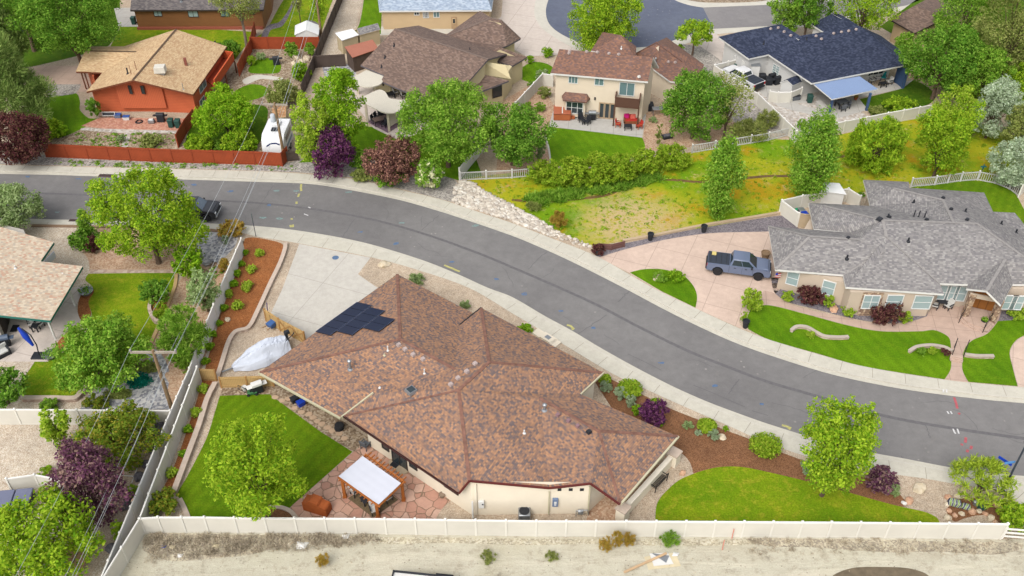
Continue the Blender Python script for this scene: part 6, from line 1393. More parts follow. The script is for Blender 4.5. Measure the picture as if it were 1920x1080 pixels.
# caravan
f_, k_ = G(506,264,2.95), G(520,232,2.95); d_ = f_ - k_; hd = math.atan2(d_.y, d_.x); Lc = d_.length + .6; c_ = (f_ + k_)/2 - d_.normalized()*.9
rv = thing('caravan', 'white travel trailer with blue swoosh emblem parked behind the rust-red fence', 'caravan', (c_.x, c_.y, LOT), hd)
m_wh = plain('white_fibreglass', C(244,244,244), .35, .02, .5)
prof = [(-Lc/2,.55),(Lc/2-.5,.55),(Lc/2,.95),(Lc/2,1.6),(Lc/2-.25,2.35),(Lc/2-.8,2.8),(Lc/2-1.2,2.85),(-Lc/2,2.85)]
O(rv, MB().extr(prof, Matrix.Identity(4), 2.4), 'body', m_wh, bevel=.08)
for s in (-1,1): O(rv, MB().box((-.3,s*1.205,2.0), (2.6,.03,.6)), 'window', m_glass); O(rv, MB().box((0,s*1.203,1.1), (Lc*.8,.02,.35)), 'stripe', plain('blue_grey_stripe', C(120,150,170), .4))
O(rv, MB().box((Lc/2-1.7,0,2.92), (.7,.7,.14)), 'roof_hatch', m_blkp, bevel=.03); O(rv, MB().box((-.8,0,2.98), (1.0,.8,.24)), 'air_conditioner', m_wh, bevel=.06)
wheels(rv, (-.5,.35), 1.1, .36, m_chrome)
fx = lambda y, z: Vector((Lc/2 - .05 - (0 if z < 1.6 else (z-1.6)*.34) + .07, y, z))
sw_ = [(-.7,1.75),(-.2,2.05),(.35,2.1),(.75,1.95)]
for (y0,z0),(y1,z1) in zip(sw_, sw_[1:]): O(rv, MB().bar(fx(y0,z0), fx(y1,z1), .03, .16), 'emblem', plain('navy_emblem', C(40,56,110), .4))
O(rv, MB().bar((Lc/2-.1,0,.5), (Lc/2+.45,0,.5), .1), 'drawbar', m_blkp)
# boat under a tarpaulin
p0_, p1_ = G(437,694), G(540,650); ax = p1_ - p0_; hd = math.atan2(ax.y, ax.x); Lb = ax.length
bt = thing('covered_boat', 'small boat on a trailer under a pale grey tarpaulin beside the main roof', 'boat', ((p0_+p1_)/2), hd)
n1, n2 = 30, 16; vs = []
rg = random.Random(5); nz = [[rg.uniform(-.06,.06) for _ in range(n2+1)] for _ in range(n1+1)]
for i in range(n1+1):
    u = i/n1; wd = 1.25 * min(1, (.25 + u*2.2)) * (1 if u < .93 else 1 - (u-.93)*3); hh = (.45 + 1.0*min(1, u*1.8)) * (1 - .25*max(0,u-.7)/.3)
    for j in range(n2+1):
        v = j/n2*2 - 1; z = .08 + hh * max(0, 1 - abs(v)**2.6) * (.86 + .14*math.cos(v*9+u*4)) + nz[i][j] * (1-abs(v))
        vs.append(((u-.5)*Lb + (nz[i][j] if 0 < i < n1 else 0), v*wd + .06*math.sin(u*22)*(abs(v)), max(z, .05)))
fs = [(i*(n2+1)+j, (i+1)*(n2+1)+j, (i+1)*(n2+1)+j+1, i*(n2+1)+j+1) for i in range(n1) for j in range(n2)]
fs += [tuple(range(n2+1))[::-1], tuple(n1*(n2+1)+j for j in range(n2+1))]
O(bt, MB().add(vs, fs), 'tarpaulin', plain('grey_tarpaulin', C(214,220,232), .55, .06, 1.2), smooth=False)
O(bt, MB().box((Lb*.52,.2,.9), (.3,.3,.9), taper=.8).box((Lb*.52+.1,.2,1.42), (.5,.36,.3), taper=.8), 'outboard_motor', m_blkp, bevel=.03)
O(bt, MB().bar((Lb*.46,-.5,1.2), (Lb*.56,-.75,1.7), .06).bar((Lb*.56,-.75,1.7), (Lb*.62,-.45,1.65), .06), 'oar', m_blkp)
O(bt, MB().bar((-Lb*.5,0,.25), (-Lb*.5-.9,0,.3), .1), 'drawbar', m_galv)
# a small blue car glimpsed behind the top left tree
p = G(28,60); cr = thing('parked_car', 'dark blue car glimpsed behind the top left trees', 'car', p, .4)
bl_ = carpaint('blue_car_paint', C(58,78,136))
O(cr, MB().extr([(-2.2,.35),(2.2,.35),(2.25,.6),(2.1,.85),(1.1,.95),(-2.1,.98),(-2.25,.7)], Matrix.Identity(4), 1.75), 'body', bl_, bevel=.06); frust(cr, -1.7, 1.1, -1.1, .35, .94, 1.45, .84, .62, bl_, m_glass); wheels(cr, (-1.4,1.4), .78, .33, m_chrome)
# ================================================================== POLES, WIRES, LAMP, SIGNS
m_pole = plain('weathered_pole', C(150,124,92), .9, .2, 4); m_ins = plain('insulator', C(170,160,160), .4)
def pole(label, base, ytop, arm=None, r=.15):
    b = G(*base); h_ = hz(b, ytop) - b.z; root = thing('utility_pole', label, 'utility pole', b)
    O(root, MB().tube([(0,0,-.2),(0,0,h_*.5),(0,0,h_)], [r*1.15,r,r*.75], 10), 'pole', m_pole, smooth=True)
    ends = []
    if arm:
        z = h_ - arm[2]; d = Vector((math.cos(arm[0]), math.sin(arm[0]), 0)) * arm[1]
        O(root, MB().bar(Vector((0,0,z)) - d, Vector((0,0,z)) + d, .14, .17), 'crossarm', plain('grey_crossarm', C(176,164,148), .8))
        for s in (-1,1):
            O(root, MB().bar(d*s*.45 + Vector((0,0,z)), (0,0,z-.6), .05), 'brace', m_galv); O(root, MB().lathe(d*s*.97 + Vector((0,0,z+.05)), [(.05,0),(.09,.1),(.06,.16),(.08,.24)], 8), 'insulator', m_ins)
            ends.append(b + d*s*.97 + Vector((0,0,z+.3)))
    return root, b, h_, ends
pl1, b1_, h1_, e1_ = pole('tall wooden utility pole with crossarm beside the parallel fences', (322,766), 656, (0,1.75,.25))
pl2, b2_, h2_, e2_ = pole('wooden utility pole with grey transformer beside the white caravan', (534,303), 192, (-.06,1.35,.25))
O(pl2, MB().lathe((-.4,-.15,h2_-2.2), [(.2,0),(.28,.05),(.28,.8),(.2,.9),(.06,.92)], 12), 'transformer', plain('pale_transformer', C(206,212,220), .4), smooth=True)
pl3, b3_, h3_, e3_ = pole('wooden utility pole by the dark board fence at the top', (603,70), -45, (-.05,1.3,.4))
m_wire = plain('aluminium_wire', C(206,212,214), .4, .05)
def wire(a, b, sag, label, r=.011):
    o = MB().tube([a.lerp(b, i/24) - Vector((0,0,sag*4*(i/24)*(1-i/24))) for i in range(25)], r, 5).build('power_line', m_wire, None); tag(o, label, 'wire', 'overhead wires along the pole line')
mid1 = b1_ + Vector((.25,0,h1_-1.9)); mid2 = b2_ + Vector((.25,0,h2_-1.6)); mid3 = b3_ + Vector((.25,0,h3_-1.6))
far = (b1_ - b2_) * .9; zf = Vector((0,0,-.5))
wire(e1_[0], e2_[0], .7, 'leftmost wire between the tall pole and the transformer pole'); wire(e1_[1], e2_[1], .7, 'wire from the right end of the tall pole crossarm to the transformer pole')
wire(mid1, mid2, .5, 'lower wire between the tall pole and the transformer pole'); wire(mid1 + Vector((.2,0,-.25)), mid2 + Vector((.2,0,-.25)), .7, 'lowest wire between the tall pole and the transformer pole')
wire(e2_[0], e3_[0], .4, 'left wire from the transformer pole toward the top edge'); wire(e2_[1], e3_[1], .4, 'right wire from the transformer pole toward the top edge'); wire(mid2, mid3, .4, 'lower wire from the transformer pole toward the top edge', .02)
wire(e1_[0], e1_[0] + far*.75 + zf, .5, 'leftmost wire running to the bottom edge'); wire(e1_[1], e1_[1] + far*.75 + zf, .5, 'wire crossing the purple smoke tree to the bottom edge'); wire(mid1, mid1 + far*.75 + zf, .3, 'lower wire running to the bottom edge along the gravel path'); wire(mid1 + Vector((.2,0,-.25)), mid1 + far*.75 + Vector((.4,0,-.9)), .5, 'rightmost wire running to the bottom edge')
m_dpost = plain('dark_lamp_post', C(62,70,82), .5, .1); m_bsign = plain('blue_sign_face', C(28,70,190), .4, .05)
b = G(1878,924,.12); h_ = hz(b, 832) - b.z
lp = thing('street_lamp', 'dark street lamp post at the right corner carrying a blue street-name sign', 'street lamp', b)
O(lp, MB().tube([(0,0,-.1),(0,0,h_)], [.09,.06], 10), 'post', m_dpost, smooth=True); O(lp, MB().lathe((0,0,h_), [(.06,0),(.22,.1),(.24,.5),(.3,.55),(.16,.75),(.03,.85)], 10), 'lantern', m_blkp); O(lp, MB().lathe((0,0,-.02), [(.2,0),(.2,.25),(.1,.35)], 10), 'base', m_dpost)
zs = h_*.55
O(lp, MB().box((-.5,.5,zs), (1.0,.03,.24), -.9), 'street_sign', m_bsign); O(lp, MB().box((-.42,.1,zs+.3), (.8,.03,.22), .15), 'street_sign', plain('pale_blue_sign', C(86,150,214), .4))
b = G(480,443,.12); h_ = hz(b, 402) - b.z; sg = thing('road_sign', 'slim grey road sign seen edge-on by the parallel fences', 'road sign', b)
O(sg, MB().tube([(0,0,-.1),(0,0,h_)], .035, 6), 'post', m_dpost); O(sg, MB().box((0,0,h_-.35), (.03,.6,.7), .25), 'sign_plate', plain('grey_green_sign', C(100,116,110), .5))
# drains, manhole
def drain(label, x0, y0, x1, y1, dark=True):
    p, q = G(x0,y0,.02), G(x1,y1,.02); c_ = (p+q)/2; d_ = q - p; r = thing('storm_drain', label, 'drain', c_, math.atan2(d_.y,d_.x)); L = d_.length
    O(r, MB().box((0,0,.012), (L,.62,.03)), 'frame', plain('rusty_iron', C(112,86,80), .8)); mb = MB()
    for k in range(int(L/.12)): O(r, MB().box((-L/2+.1+k*.12,0,.032), (.05,.5,.02)), 'slot', m_blkp) if k < 40 else None
drain('rusty double storm drain grate in the far gutter', 186,328,217,330); drain('storm drain grate in the near gutter by the upright shrub', 129,414,145,415)
p = G(180,350,.006); tag(MB().lathe((p.x,p.y,.004), [(.36,0),(.36,.008),(.32,.012),(.1,.012)], 20).build('manhole_cover', plain('dark_iron', C(84,82,86), .7), None), 'dark round manhole cover in the road behind the big willow', 'manhole')
tag(MB().lathe(G(629,483,.105), [(.32,0),(.32,.006),(.02,.007)], 18).build('paint_dot', pb, None), 'blue paint dot on the pale driveway', 'paint mark')
# ================================================================== GARDEN FURNITURE, BINS, SMALL THINGS
m_binc = plain('green_bin', C(44,84,76), .6, .08); m_terra = plain('terracotta', C(190,104,60), .8, .1); m_wick = plain('grey_wicker', C(108,112,118), .8, .15, 20); m_cush = plain('pale_cushion', C(214,212,206), .9, .05)
m_redc = plain('red_cushion', C(196,56,44), .9, .08); m_mag = plain('magenta_cushion', C(206,30,120), .9); m_teal = plain('teal_cushion', C(40,166,166), .9); m_cedar = plain('cedar_beam', C(190,112,50), .7, .12, 5); m_rugb = grit('brown_rug', [C(124,106,78), C(112,94,70), C(134,116,88)], 30, .5, .08)
def bin_(x, y, label, mat=None, rz=0, group=None):
    r = thing('wheelie_bin', label, 'bin', G(x, y), rz, group); m = mat or m_binc
    O(r, MB().box((0,0,.5), (.52,.58,.9), taper=1.15), 'body', m, bevel=.03); O(r, MB().box((0,0,1.0), (.66,.74,.1), taper=.85), 'lid', m, bevel=.03)
    for s in (-1,1): O(r, MB().lathe((0,0,0), [(.12,-.03),(.12,.03)], 10), 'wheel', m_tyre).location = (s*.24,.3,.12)
    for c in r.children:
        if c.name.startswith('wheel'): c.rotation_euler = (0, math.pi/2, 0)
    return r
def chair(x, y, rz, label, fm, cm, group=None, name='patio_chair'):
    r = thing(name, label, 'chair', G(x, y), rz, group)
    for sx in (-1,1):
        for sy in (-1,1): O(r, MB().bar((sx*.26,sy*.26,0), (sx*.26,sy*.26,.42 if sy < 0 else .62), .06), 'leg', fm)
        O(r, MB().bar((sx*.3,-.28,.62), (sx*.3,.28,.62), .07), 'armrest', fm)
    O(r, MB().box((0,0,.43), (.58,.58,.12)), 'seat', cm, bevel=.03); O(r, MB().box((0,.3,.72), (.58,.1,.56), M=Matrix.Rotation(-.2,3,'X')), 'backrest', cm, bevel=.03)
    return r
def sofa(x, y, rz, label, fm, cm, w=1.7):
    r = thing('patio_sofa', label, 'sofa', G(x, y), rz)
    O(r, MB().box((0,0,.2), (w,.8,.36)), 'frame', fm, bevel=.03); O(r, MB().box((0,-.04,.44), (w-.3,.64,.14)), 'seat', cm, bevel=.04); O(r, MB().box((0,.34,.62), (w,.16,.6)), 'backrest', cm, bevel=.05)
    for s in (-1,1): O(r, MB().box((s*(w/2-.08),0,.4), (.16,.8,.5)), 'armrest', fm, bevel=.03)
    return r
def table(x, y, rz, label, w, d, z, tm, lm, cat='table', name='patio_table'):
    r = thing(name, label, cat, G(x, y), rz)
    O(r, MB().box((0,0,z), (w,d,.06)), 'tabletop', tm, bevel=.015)
    for sx in (-1,1):
        for sy in (-1,1): O(r, MB().bar((sx*(w/2-.08),sy*(d/2-.08),0), (sx*(w/2-.08),sy*(d/2-.08),z), .08), 'leg', lm)
    return r
def aircon(x, y, label, body=None, w=.8, hgt=.85):
    r = thing('air_conditioner', label, 'air conditioner', G(x, y))
    O(r, MB().box((0,0,hgt/2), (w,w,hgt)), 'casing', body or m_galv, bevel=.08); O(r, MB().lathe((0,0,hgt), [(w*.43,0),(w*.43,.03),(w*.36,.01),(w*.1,.03),(.02,.05)], 20), 'fan_grille', m_blkp)
    for k in range(5): O(r, MB().box((0,-w/2-.006,.15+k*.13), (w*.86,.015,.03)), 'louvre', m_blkp)
    return r
def grill(x, y, rz, label, lid=None):
    r = thing('barbecue', label, 'barbecue', G(x, y), rz); m = lid or m_galv
    O(r, MB().box((0,0,.42), (.8,.5,.75)), 'cabinet', m_blkp, bevel=.02); O(r, MB().extr([(-.28,0),(.28,0),(.26,.2),(.12,.32),(-.12,.32),(-.26,.2)], Matrix.Translation((0,0,.82)) @ Matrix.Rotation(math.pi/2,4,'Z'), .85), 'lid', m, bevel=.02)
    for s in (-1,1): O(r, MB().box((s*.62,0,.82), (.4,.46,.04)), 'side_shelf', m)
    return r
def pot(x, y, label, mat, r_=.25, h_=.5, plant=None):
    r = thing('planter_pot', label, 'pot', G(x, y)); O(r, MB().lathe((0,0,0), [(r_*.65,0),(r_,h_*.9),(r_*1.08,h_*.9),(r_*1.08,h_),(r_*.9,h_),(r_*.85,h_*.85)], 14), 'pot', mat, smooth=True)
    if plant: leafobj('plant', LM[plant], [(0,0,h_+.15)], [(r_*1.2,r_*1.2,.25)], 160, .12, r)
    return r
def rock(x, y, w, label, mat, hgt=.5, sx=1.3, group=None, z=LOT):
    rg = random.Random(int(x*3+y*5)); bm = bmesh.new(); bmesh.ops.create_icosphere(bm, subdivisions=2, radius=1)
    for v in bm.verts: v.co *= rg.uniform(.8,1.12); v.co.x *= w*sx/2; v.co.y *= w/2; v.co.z = max(v.co.z, -.35)*w*hgt
    me = bpy.data.meshes.new('boulder'); bm.to_mesh(me); bm.free(); me.materials.append(mat); o = bpy.data.objects.new('boulder', me); COL.objects.link(o); o.location = G(x, y, z) + Vector((0,0,w*hgt*.25)); o.rotation_euler = (0,0,rg.uniform(0,3)); return tag(o, label, 'rock', group)
m_rk = grit('pale_boulder', [C(226,210,182), C(214,196,166), C(236,222,198)], 3, 1, .1); m_rkp = grit('pink_boulder', [C(220,176,144), C(206,160,130), C(228,190,160)], 3, 1, .1); m_rkd = grit('dark_boulder', [C(120,116,120), C(104,100,106), C(138,132,132)], 3, 1, .15)
# ---- orange house yard
bin_(322,238,'green wheelie bin against the orange wall, left of the pair'); bin_(335,239,'green wheelie bin against the orange wall, right of the pair beside the red fence')
bin_(252,45,'dark green wheelie bin at the corner of the brown house')
grill(303,228,0,'black covered barbecue against the orange wall', m_blkp)
r = thing('window_screen', 'white framed window screen leaning on the orange wall', 'screen', G(205,222)); O(r, MB().box((0,0,.35), (1.5,.05,.06)).box((0,.18,.72), (1.5,.05,.06)).bar((-.73,0,.35),(-.73,.18,.72),.05).bar((.73,0,.35),(.73,.18,.72),.05), 'frame', m_trimw); O(r, MB().bar((0,.01,.36),(0,.17,.71),1.4,.02), 'mesh_panel', m_blkp)
for x, y, m, l in ((222,220,plain('slate_blue_tub', C(110,124,150), .6),'slate blue tub beside the leaning window screen'),(238,224,m_trimw,'white and blue cool box on the red paving')):
    r = thing('storage_tub', l, 'tub', G(x,y)); O(r, MB().box((0,0,.2), (.7,.5,.4), taper=1.1), 'body', m, bevel=.03); O(r, MB().box((0,0,.43), (.8,.58,.06)), 'lid', plain('blue_lid', C(60,100,170), .5), bevel=.02)
mb = MB(); 
for k in range(3): mb.tube([(math.cos(a)*(.42-.05*k), math.sin(a)*(.42-.05*k), .04+.05*k) for a in [i*math.pi/8 for i in range(17)]], .03, 6)
o = mb.build('garden_hose', m_blkp); o.location = G(261,229); tag(o, 'coiled dark garden hose on the red paving', 'hose')
r = thing('generator', 'small pale grey generator on the red paving', 'generator', G(285,231)); O(r, MB().box((0,0,.28), (.7,.5,.4)), 'casing', m_galv, bevel=.04); O(r, MB().box((0,0,.52), (.5,.3,.1)), 'tank', m_trimw, bevel=.03)
table(412,125,.3,'round-edged patio table on the orange deck',.9,.9,.72,m_galv,m_blkp).location.z = 1.9
for x, y, l in ((404,132,'tan patio chair on the orange deck, nearest the wall'),(415,116,'dark blue patio chair at the far end of the orange deck')): chair(x,y,1.5,l,m_blkp,m_cush if x < 410 else m_blkp).location.z = 1.9
r = grill(519,121,.2,'black smoker standing on the little lawn left of the dark fence', m_blkp)
# ---- arbours of the taupe-roofed house
m_canopy = siding('cream_canopy_slats', C(226,218,200), .25, .03, True); m_cpost = plain('cream_post', C(220,208,184), .7, .04)
def canopy(label, pts, z, posts, side=None):
    px = crom(pts); w = [G(x, y, z) for x, y in px]; r = thing('arbour', label, 'arbour', w[0])
    r.location.z = 0
    addp2 = lambda mb, nm, m: setattr(O(r, mb, nm, m), 'location', (-w[0].x, -w[0].y, 0))
    addp2(MB().prism([(p.x,p.y) for p in w], z-.14, z), 'canopy', m_canopy)
    for x, y in posts:
        g_ = G(x, y); addp2(MB().bar(g_, Vector((g_.x,g_.y,z-.14)), .26), 'post', m_cpost)
    if side:
        p, q = G(*side[0]), G(*side[1]); addp2(MB().bar(p + Vector((0,0,1.3)), q + Vector((0,0,1.3)), .06, 1.7), 'side_screen', m_canopy)
canopy('cream slatted arbour with rounded front touching the taupe eave', [(660,146,1),(687,131,1),(721,143,1),(714,157),(690,163),(668,158)], 2.75, [(672,176),(702,172)])
canopy('large cream slatted arbour with scooped edge over the dining table', [(681,181,1),(710,168),(722,172),(731,184),(763,188,1),(748,208),(722,211),(687,195,1)], 2.75, [(689,228),(730,246),(753,232),(712,216)], ((732,244),(752,231)))
canopy('small cream slatted arbour half hidden by the airy tree', [(757,194,1),(780,179,1),(800,192,1),(787,206),(768,206)], 2.75, [(786,228),(762,226)])
sheet('dark_paving', [(688,229,1),(727,249,1),(762,229,1),(720,210,1)], LOT+.02, plain('plum_paving', C(128,104,118), .8, .12, 5), False)
table(716,232,.5,'dark dining table under the large arbour',2.0,.95,.74,plain('brown_tabletop', C(110,92,84), .5),m_blkp)
for x, y, z_, l in ((702,230,1.2,'black dining chair at the left end of the arbour table'),(708,225,1.2,'black dining chair second along the arbour table'),(716,220,2.6,'black dining chair at the far side of the arbour table'),(722,238,-.6,'black dining chair at the near side of the arbour table')): chair(x,y,z_,l,m_blkp,m_blkp)
chair(742,178,2.0,'grey lounge chair under the taupe eave',m_wick,m_cush); chair(757,183,2.0,'dark lounge chair under the taupe eave, right one',m_blkp,m_cush); table(733,183,.5,'dark round fire table under the taupe eave',.9,.9,.55,m_blkp,m_blkp)
# ---- two-storey house patio
r = thing('hot_tub', 'orange-brown hot tub with folded cover on the concrete patio', 'hot tub', G(1054,219), -.05)
O(r, MB().box((0,0,.42), (2.0,1.9,.84)), 'cabinet', siding('cedar_cabinet', C(190,106,62), .14, .1, True), bevel=.1); 
for s in (-1,1): O(r, MB().box((s*.52,0,.94), (1.0,2.05,.16)), 'cover', plain('brown_vinyl_cover', C(186,104,72), .5, .08), bevel=.05)
O(r, MB().box((0,0,1.03), (.12,2.0,.03)), 'cover_hinge', m_trimw); O(r, MB().box((1.25,-.2,.2), (.45,.8,.36)), 'tub_step', m_terra, bevel=.03)
chair(1089,228,.2,'black iron chair on the patio, left of the pair',m_blkp,m_blkp); chair(1101,233,-.7,'black iron chair on the patio, right of the pair',m_blkp,m_blkp); table(1094,233,0,'small black side table between the iron chairs',.45,.45,.5,m_blkp,m_blkp)
grill(1110,224,0,'silver barbecue against the beige wall'); sofa(1183,230,0,'brown patio sofa with red cushions under the balcony',plain('brown_wicker', C(150,84,52), .8, .1, 12),m_redc)
for i, (x, y, m, l) in enumerate(((1174,228,m_mag,'magenta cushion at the left end of the patio sofa'),(1186,229,plain('coral_cushion', C(230,110,96), .9),'coral star-patterned cushion on the patio sofa'))):
    p = G(x,y); o = MB().box((0,0,0), (.6,.2,.55), M=Matrix.Rotation(-.3,3,'X')).build('cushion', m, None, bevel=.06); o.location = p + Vector((0,0,.75)); tag(o, l, 'cushion')
chair(1159,238,1.3,'red-cushioned chair left of the black fire table',m_terra,m_redc); chair(1198,241,-1.2,'red-cushioned chair right of the black fire table',m_terra,m_redc); table(1177,243,0,'black square fire table on the two-storey house patio',.9,.7,.55,m_blkp,m_blkp)
aircon(1217,206,'black round-topped air conditioner beside the two-storey house',m_blkp,.9,.9); table(1234,215,.1,'weathered grey work table beside the air conditioner',1.5,.8,.85,m_galv,plain('grey_wood', C(130,120,112), .8))
r = thing('fire_bowl', 'low black fire pit on the reddish soil', 'fire pit', G(1250,258)); O(r, MB().box((0,0,.15), (1.1,.8,.3), .3), 'bowl', m_blkp, bevel=.04); O(r, MB().box((0,0,.32), (.8,.5,.05), .3), 'ash', m_rkd)
# ---- navy house yard
aircon(1429,150,'dark air conditioner beside the white pickup',m_blkp,.8,.8); aircon(1441,158,'second dark air conditioner at the pale wall',m_blkp,.8,.8); bin_(1378,133,'green bin inside the cream fence corner',None,.3); bin_(1517,192,'dark green garden bin below the pale wall')
r = thing('utility_cabinet', 'tall pale cabinet against the pale grey garage wall', 'cabinet', G(1412,148)); O(r, MB().box((0,0,.95), (1.1,.7,1.9)), 'body', m_trimw, bevel=.03); O(r, MB().box((0,0,1.93), (1.2,.8,.08)), 'lid', m_galv)
grill(1446,153,.5,'black covered barbecue beside the wall of the navy-roofed house', m_blkp); grill(1456,158,.5,'second black covered barbecue, nearest the resin shed', m_blkp)
r = thing('storage_box', 'dark grey deck box beside the river gravel', 'storage box', G(1489,187), .3); O(r, MB().box((0,0,.28), (1.3,.6,.5)), 'body', m_wick, bevel=.03); O(r, MB().box((0,0,.57), (1.36,.66,.08)), 'lid', m_blkp, bevel=.03)
chair(1634,155,.4,'dark wicker chair on the covered patio, left of three',m_wick,m_cush); chair(1645,150,0,'dark wicker chair on the covered patio, middle of three',m_wick,m_cush); chair(1655,150,-.2,'chair with teal cushion on the covered patio',m_wick,m_teal); chair(1666,158,-1.2,'wicker lounge chair near the blue screen',m_wick,m_cush); table(1654,163,.2,'dark blue fire table on the covered patio',.9,.7,.55,m_blkp,m_blkp)
table(1577,200,.4,'dark dining table under the blue patio cover',1.4,.9,.74,m_wick,m_blkp)
for x, y, z_, l in ((1567,196,1.6,'dining chair left of the table under the blue cover'),(1587,203,-1.5,'dining chair right of the table under the blue cover'),(1579,208,-3.0,'dining chair nearest the lawn under the blue cover')): chair(x,y,z_,l,m_blkp,m_wick)
pot(1573,188,'orange and yellow flowers in a pot under the blue cover',m_terra,.3,.5,'yellow'); pot(1604,187,'terracotta pot of orange flowers at the patio edge',m_terra,.25,.4,'dry')
for i in range(3): sheet('patio_step', [(1530+i*3,190+i*2,1),(1538+i*3,186+i*2,1),(1552+i*2,200+i*3,1),(1545+i*2,206+i*3,1)], LOT+.5-i*.15, m_patio, False, thick=.45)
# ---- middle house back patio: pergola
cz = 2.55; cr_ = [G(680,856,cz), G(752,907,cz), G(710,947,cz), G(635,894,cz)]; cc = sum(cr_, Vector())/4; cc.z = LOT
pg = thing('pergola', 'cedar pergola with white fabric canopy on the red flagstones', 'pergola', cc)
def PG(mb, nm, m, **kw): o = O(pg, mb, nm, m, **kw); o.location = -cc; return o
u_ = (cr_[1]-cr_[0]).normalized(); v_ = (cr_[0]-cr_[3]).normalized()
n1 = 14; vs = []; 
for i in range(n1+1):
    for j in range(9):
        p = cr_[3].lerp(cr_[0], i/n1).lerp(cr_[2].lerp(cr_[1], i/n1), j/8); p.z +=   .06 + .008*math.cos(i*math.pi*2/3.5) - .02*math.sin(j/8*math.pi); vs.append(p)
m_fab = plain('white_canopy_fabric', C(222,224,234), .8, .03, 1)
PG(MB().add(vs, [(i*9+j, (i+1)*9+j, (i+1)*9+j+1, i*9+j+1) for i in range(n1) for j in range(8)]), 'canopy', m_fab, smooth=True)
e_ = v_ * .55
for a, b in ((cr_[3]-u_*.1, cr_[2]+u_*.1), (cr_[0]-u_*.1+e_*.6, cr_[1]+u_*.1+e_*.6), (cr_[3], cr_[0]+e_*.6), (cr_[2], cr_[1]+e_*.6)): PG(MB().bar(a - Vector((0,0,.12)), b - Vector((0,0,.12)), .08, .13), 'beam', m_cedar)
for k in range(11):
    a = cr_[3].lerp(cr_[2], (k+.5)/11); b = cr_[0].lerp(cr_[1], (k+.5)/11); PG(MB().bar(a - v_*.2 - Vector((0,0,.14)), b + e_*1.3 - Vector((0,0,.06)), .05, .1), 'rafter', m_cedar)
for x, y in ((647,932),(757,938),(709,970)):
    p = G(x, y); PG(MB().bar(p, Vector((p.x,p.y,cz-.1)), .2), 'post', m_cedar); PG(MB().box((p.x,p.y,.2), (.28,.28,.2)), 'post_base', m_cedar)
p4 = G(647,932) + (G(757,938) - G(709,970)); PG(MB().bar(p4, Vector((p4.x,p4.y,cz-.1)), .2), 'post', m_cedar)
rug = sheet('outdoor_rug', [(652,934,1),(700,971,1),(747,937,1),(702,905,1)], LOT+.03, m_rugb, False, kind=None); tag(rug, 'brown outdoor rug under the white-topped pergola', 'rug')
m_blkc = plain('black_frame', C(52,52,58), .6)
for x, y, z_, l in ((667,927,2.3,'black armchair with pale cushion under the pergola, left'),(703,961,.4,'black armchair with pale cushion under the pergola, nearest the fence'),(727,938,-.8,'black armchair with pale cushion under the pergola, right')): chair(x,y,z_,l,m_blkc,m_cush,None,'patio_armchair')
table(692,940,.6,'low dark table in the middle of the pergola rug',1.1,.7,.45,m_blkc,m_blkc)
r = thing('covered_grill', 'barbecue under a rust-orange fabric cover on the flagstones', 'grill cover', G(596,956), -.35)
O(r, MB().extr([(-.95,0),(.95,0),(.98,.5),(.9,.85),(.35,.95),(.3,1.18),(-.4,1.22),(-.6,.98),(-.98,.9)], Matrix.Identity(4), .75), 'cover', plain('rust_fabric', C(184,96,44), .85, .12, 3), bevel=.09)
r = chair(686,840,2.6,'grey wicker armchair at the corner of the flagstone patio',m_wick,m_wick,None,'wicker_chair')
sl = thing('door_step', 'rounded concrete step with dark mat at the sliding door', 'step', G(748,874)); 
q_ = crom([(729,870),(735,862),(748,868),(766,881),(764,888),(752,890),(738,880)]); o = O(sl, MB().prism([(G(x,y).x, G(x,y).y) for x, y in q_], .1, .25), 'slab', plain('tan_concrete', C(206,186,156), .9)); o.location = -sl.location
mt = sheet('door_mat', [(730,872,1),(739,862,1),(751,869,1),(742,878,1)], .265, m_blkp, False, thick=.012, kind=None); tag(mt, 'dark door mat on the rounded concrete step', 'mat')
aircon(983,971,'grey air conditioner between the cream wall and the long fence',m_galv,.85,.8)
def onwall(label, nm, cat, p0, p1, dep, mat, parts=()):
    p, q = hit(*p0, *main_wall), hit(*p1, *main_wall); c_ = (p+q)/2; r = thing(nm, label, cat, (c_.x, c_.y-dep/2, c_.z)); O(r, MB().box((0,0,0), (abs(q.x-p.x),dep,abs(q.z-p.z))), 'casing', mat, bevel=.02)
    for x, z, w, h_, m, n in parts: O(r, MB().box((x,-dep/2-.01,z), (w,.04,h_)), n, m)
    return r
onwall('grey electricity meter panel on the cream wall facing the fence','electric_meter','meter',(1036,933),(1046,947),.16,plain('meter_grey', C(120,138,168), .5),((0,.05,.18,.2,m_trimw,'dial'),(0,-.18,.14,.12,m_lamp,'label_plate')))
onwall('white utility box on the left part of the cream wall','utility_box','utility box',(897,937),(908,949),.2,m_trimw,((.1,.1,.1,.1,m_blkp,'bracket'),))
b_ = hit(1088,955,*main_wall); r = thing('gas_meter', 'grey gas meter with pipes at the foot of the cream wall', 'meter', (b_.x, b_.y-.25, LOT)); O(r, MB().box((0,0,.5), (.4,.25,.35)), 'casing', m_galv, bevel=.05); O(r, MB().tube([(-.3,0,0),(-.3,0,.6),(0,0,.7),(.5,0,.7),(.6,.1,0)], .035, 6), 'pipe', m_galv)
# standing pipe left of the wall
p = G(887,974); o = MB().tube([p, p + Vector((0,0,2.0))], .07, 8).build('standpipe', m_trimw); tag(o, 'white standpipe between the cream wall corner and the long fence', 'pipe')
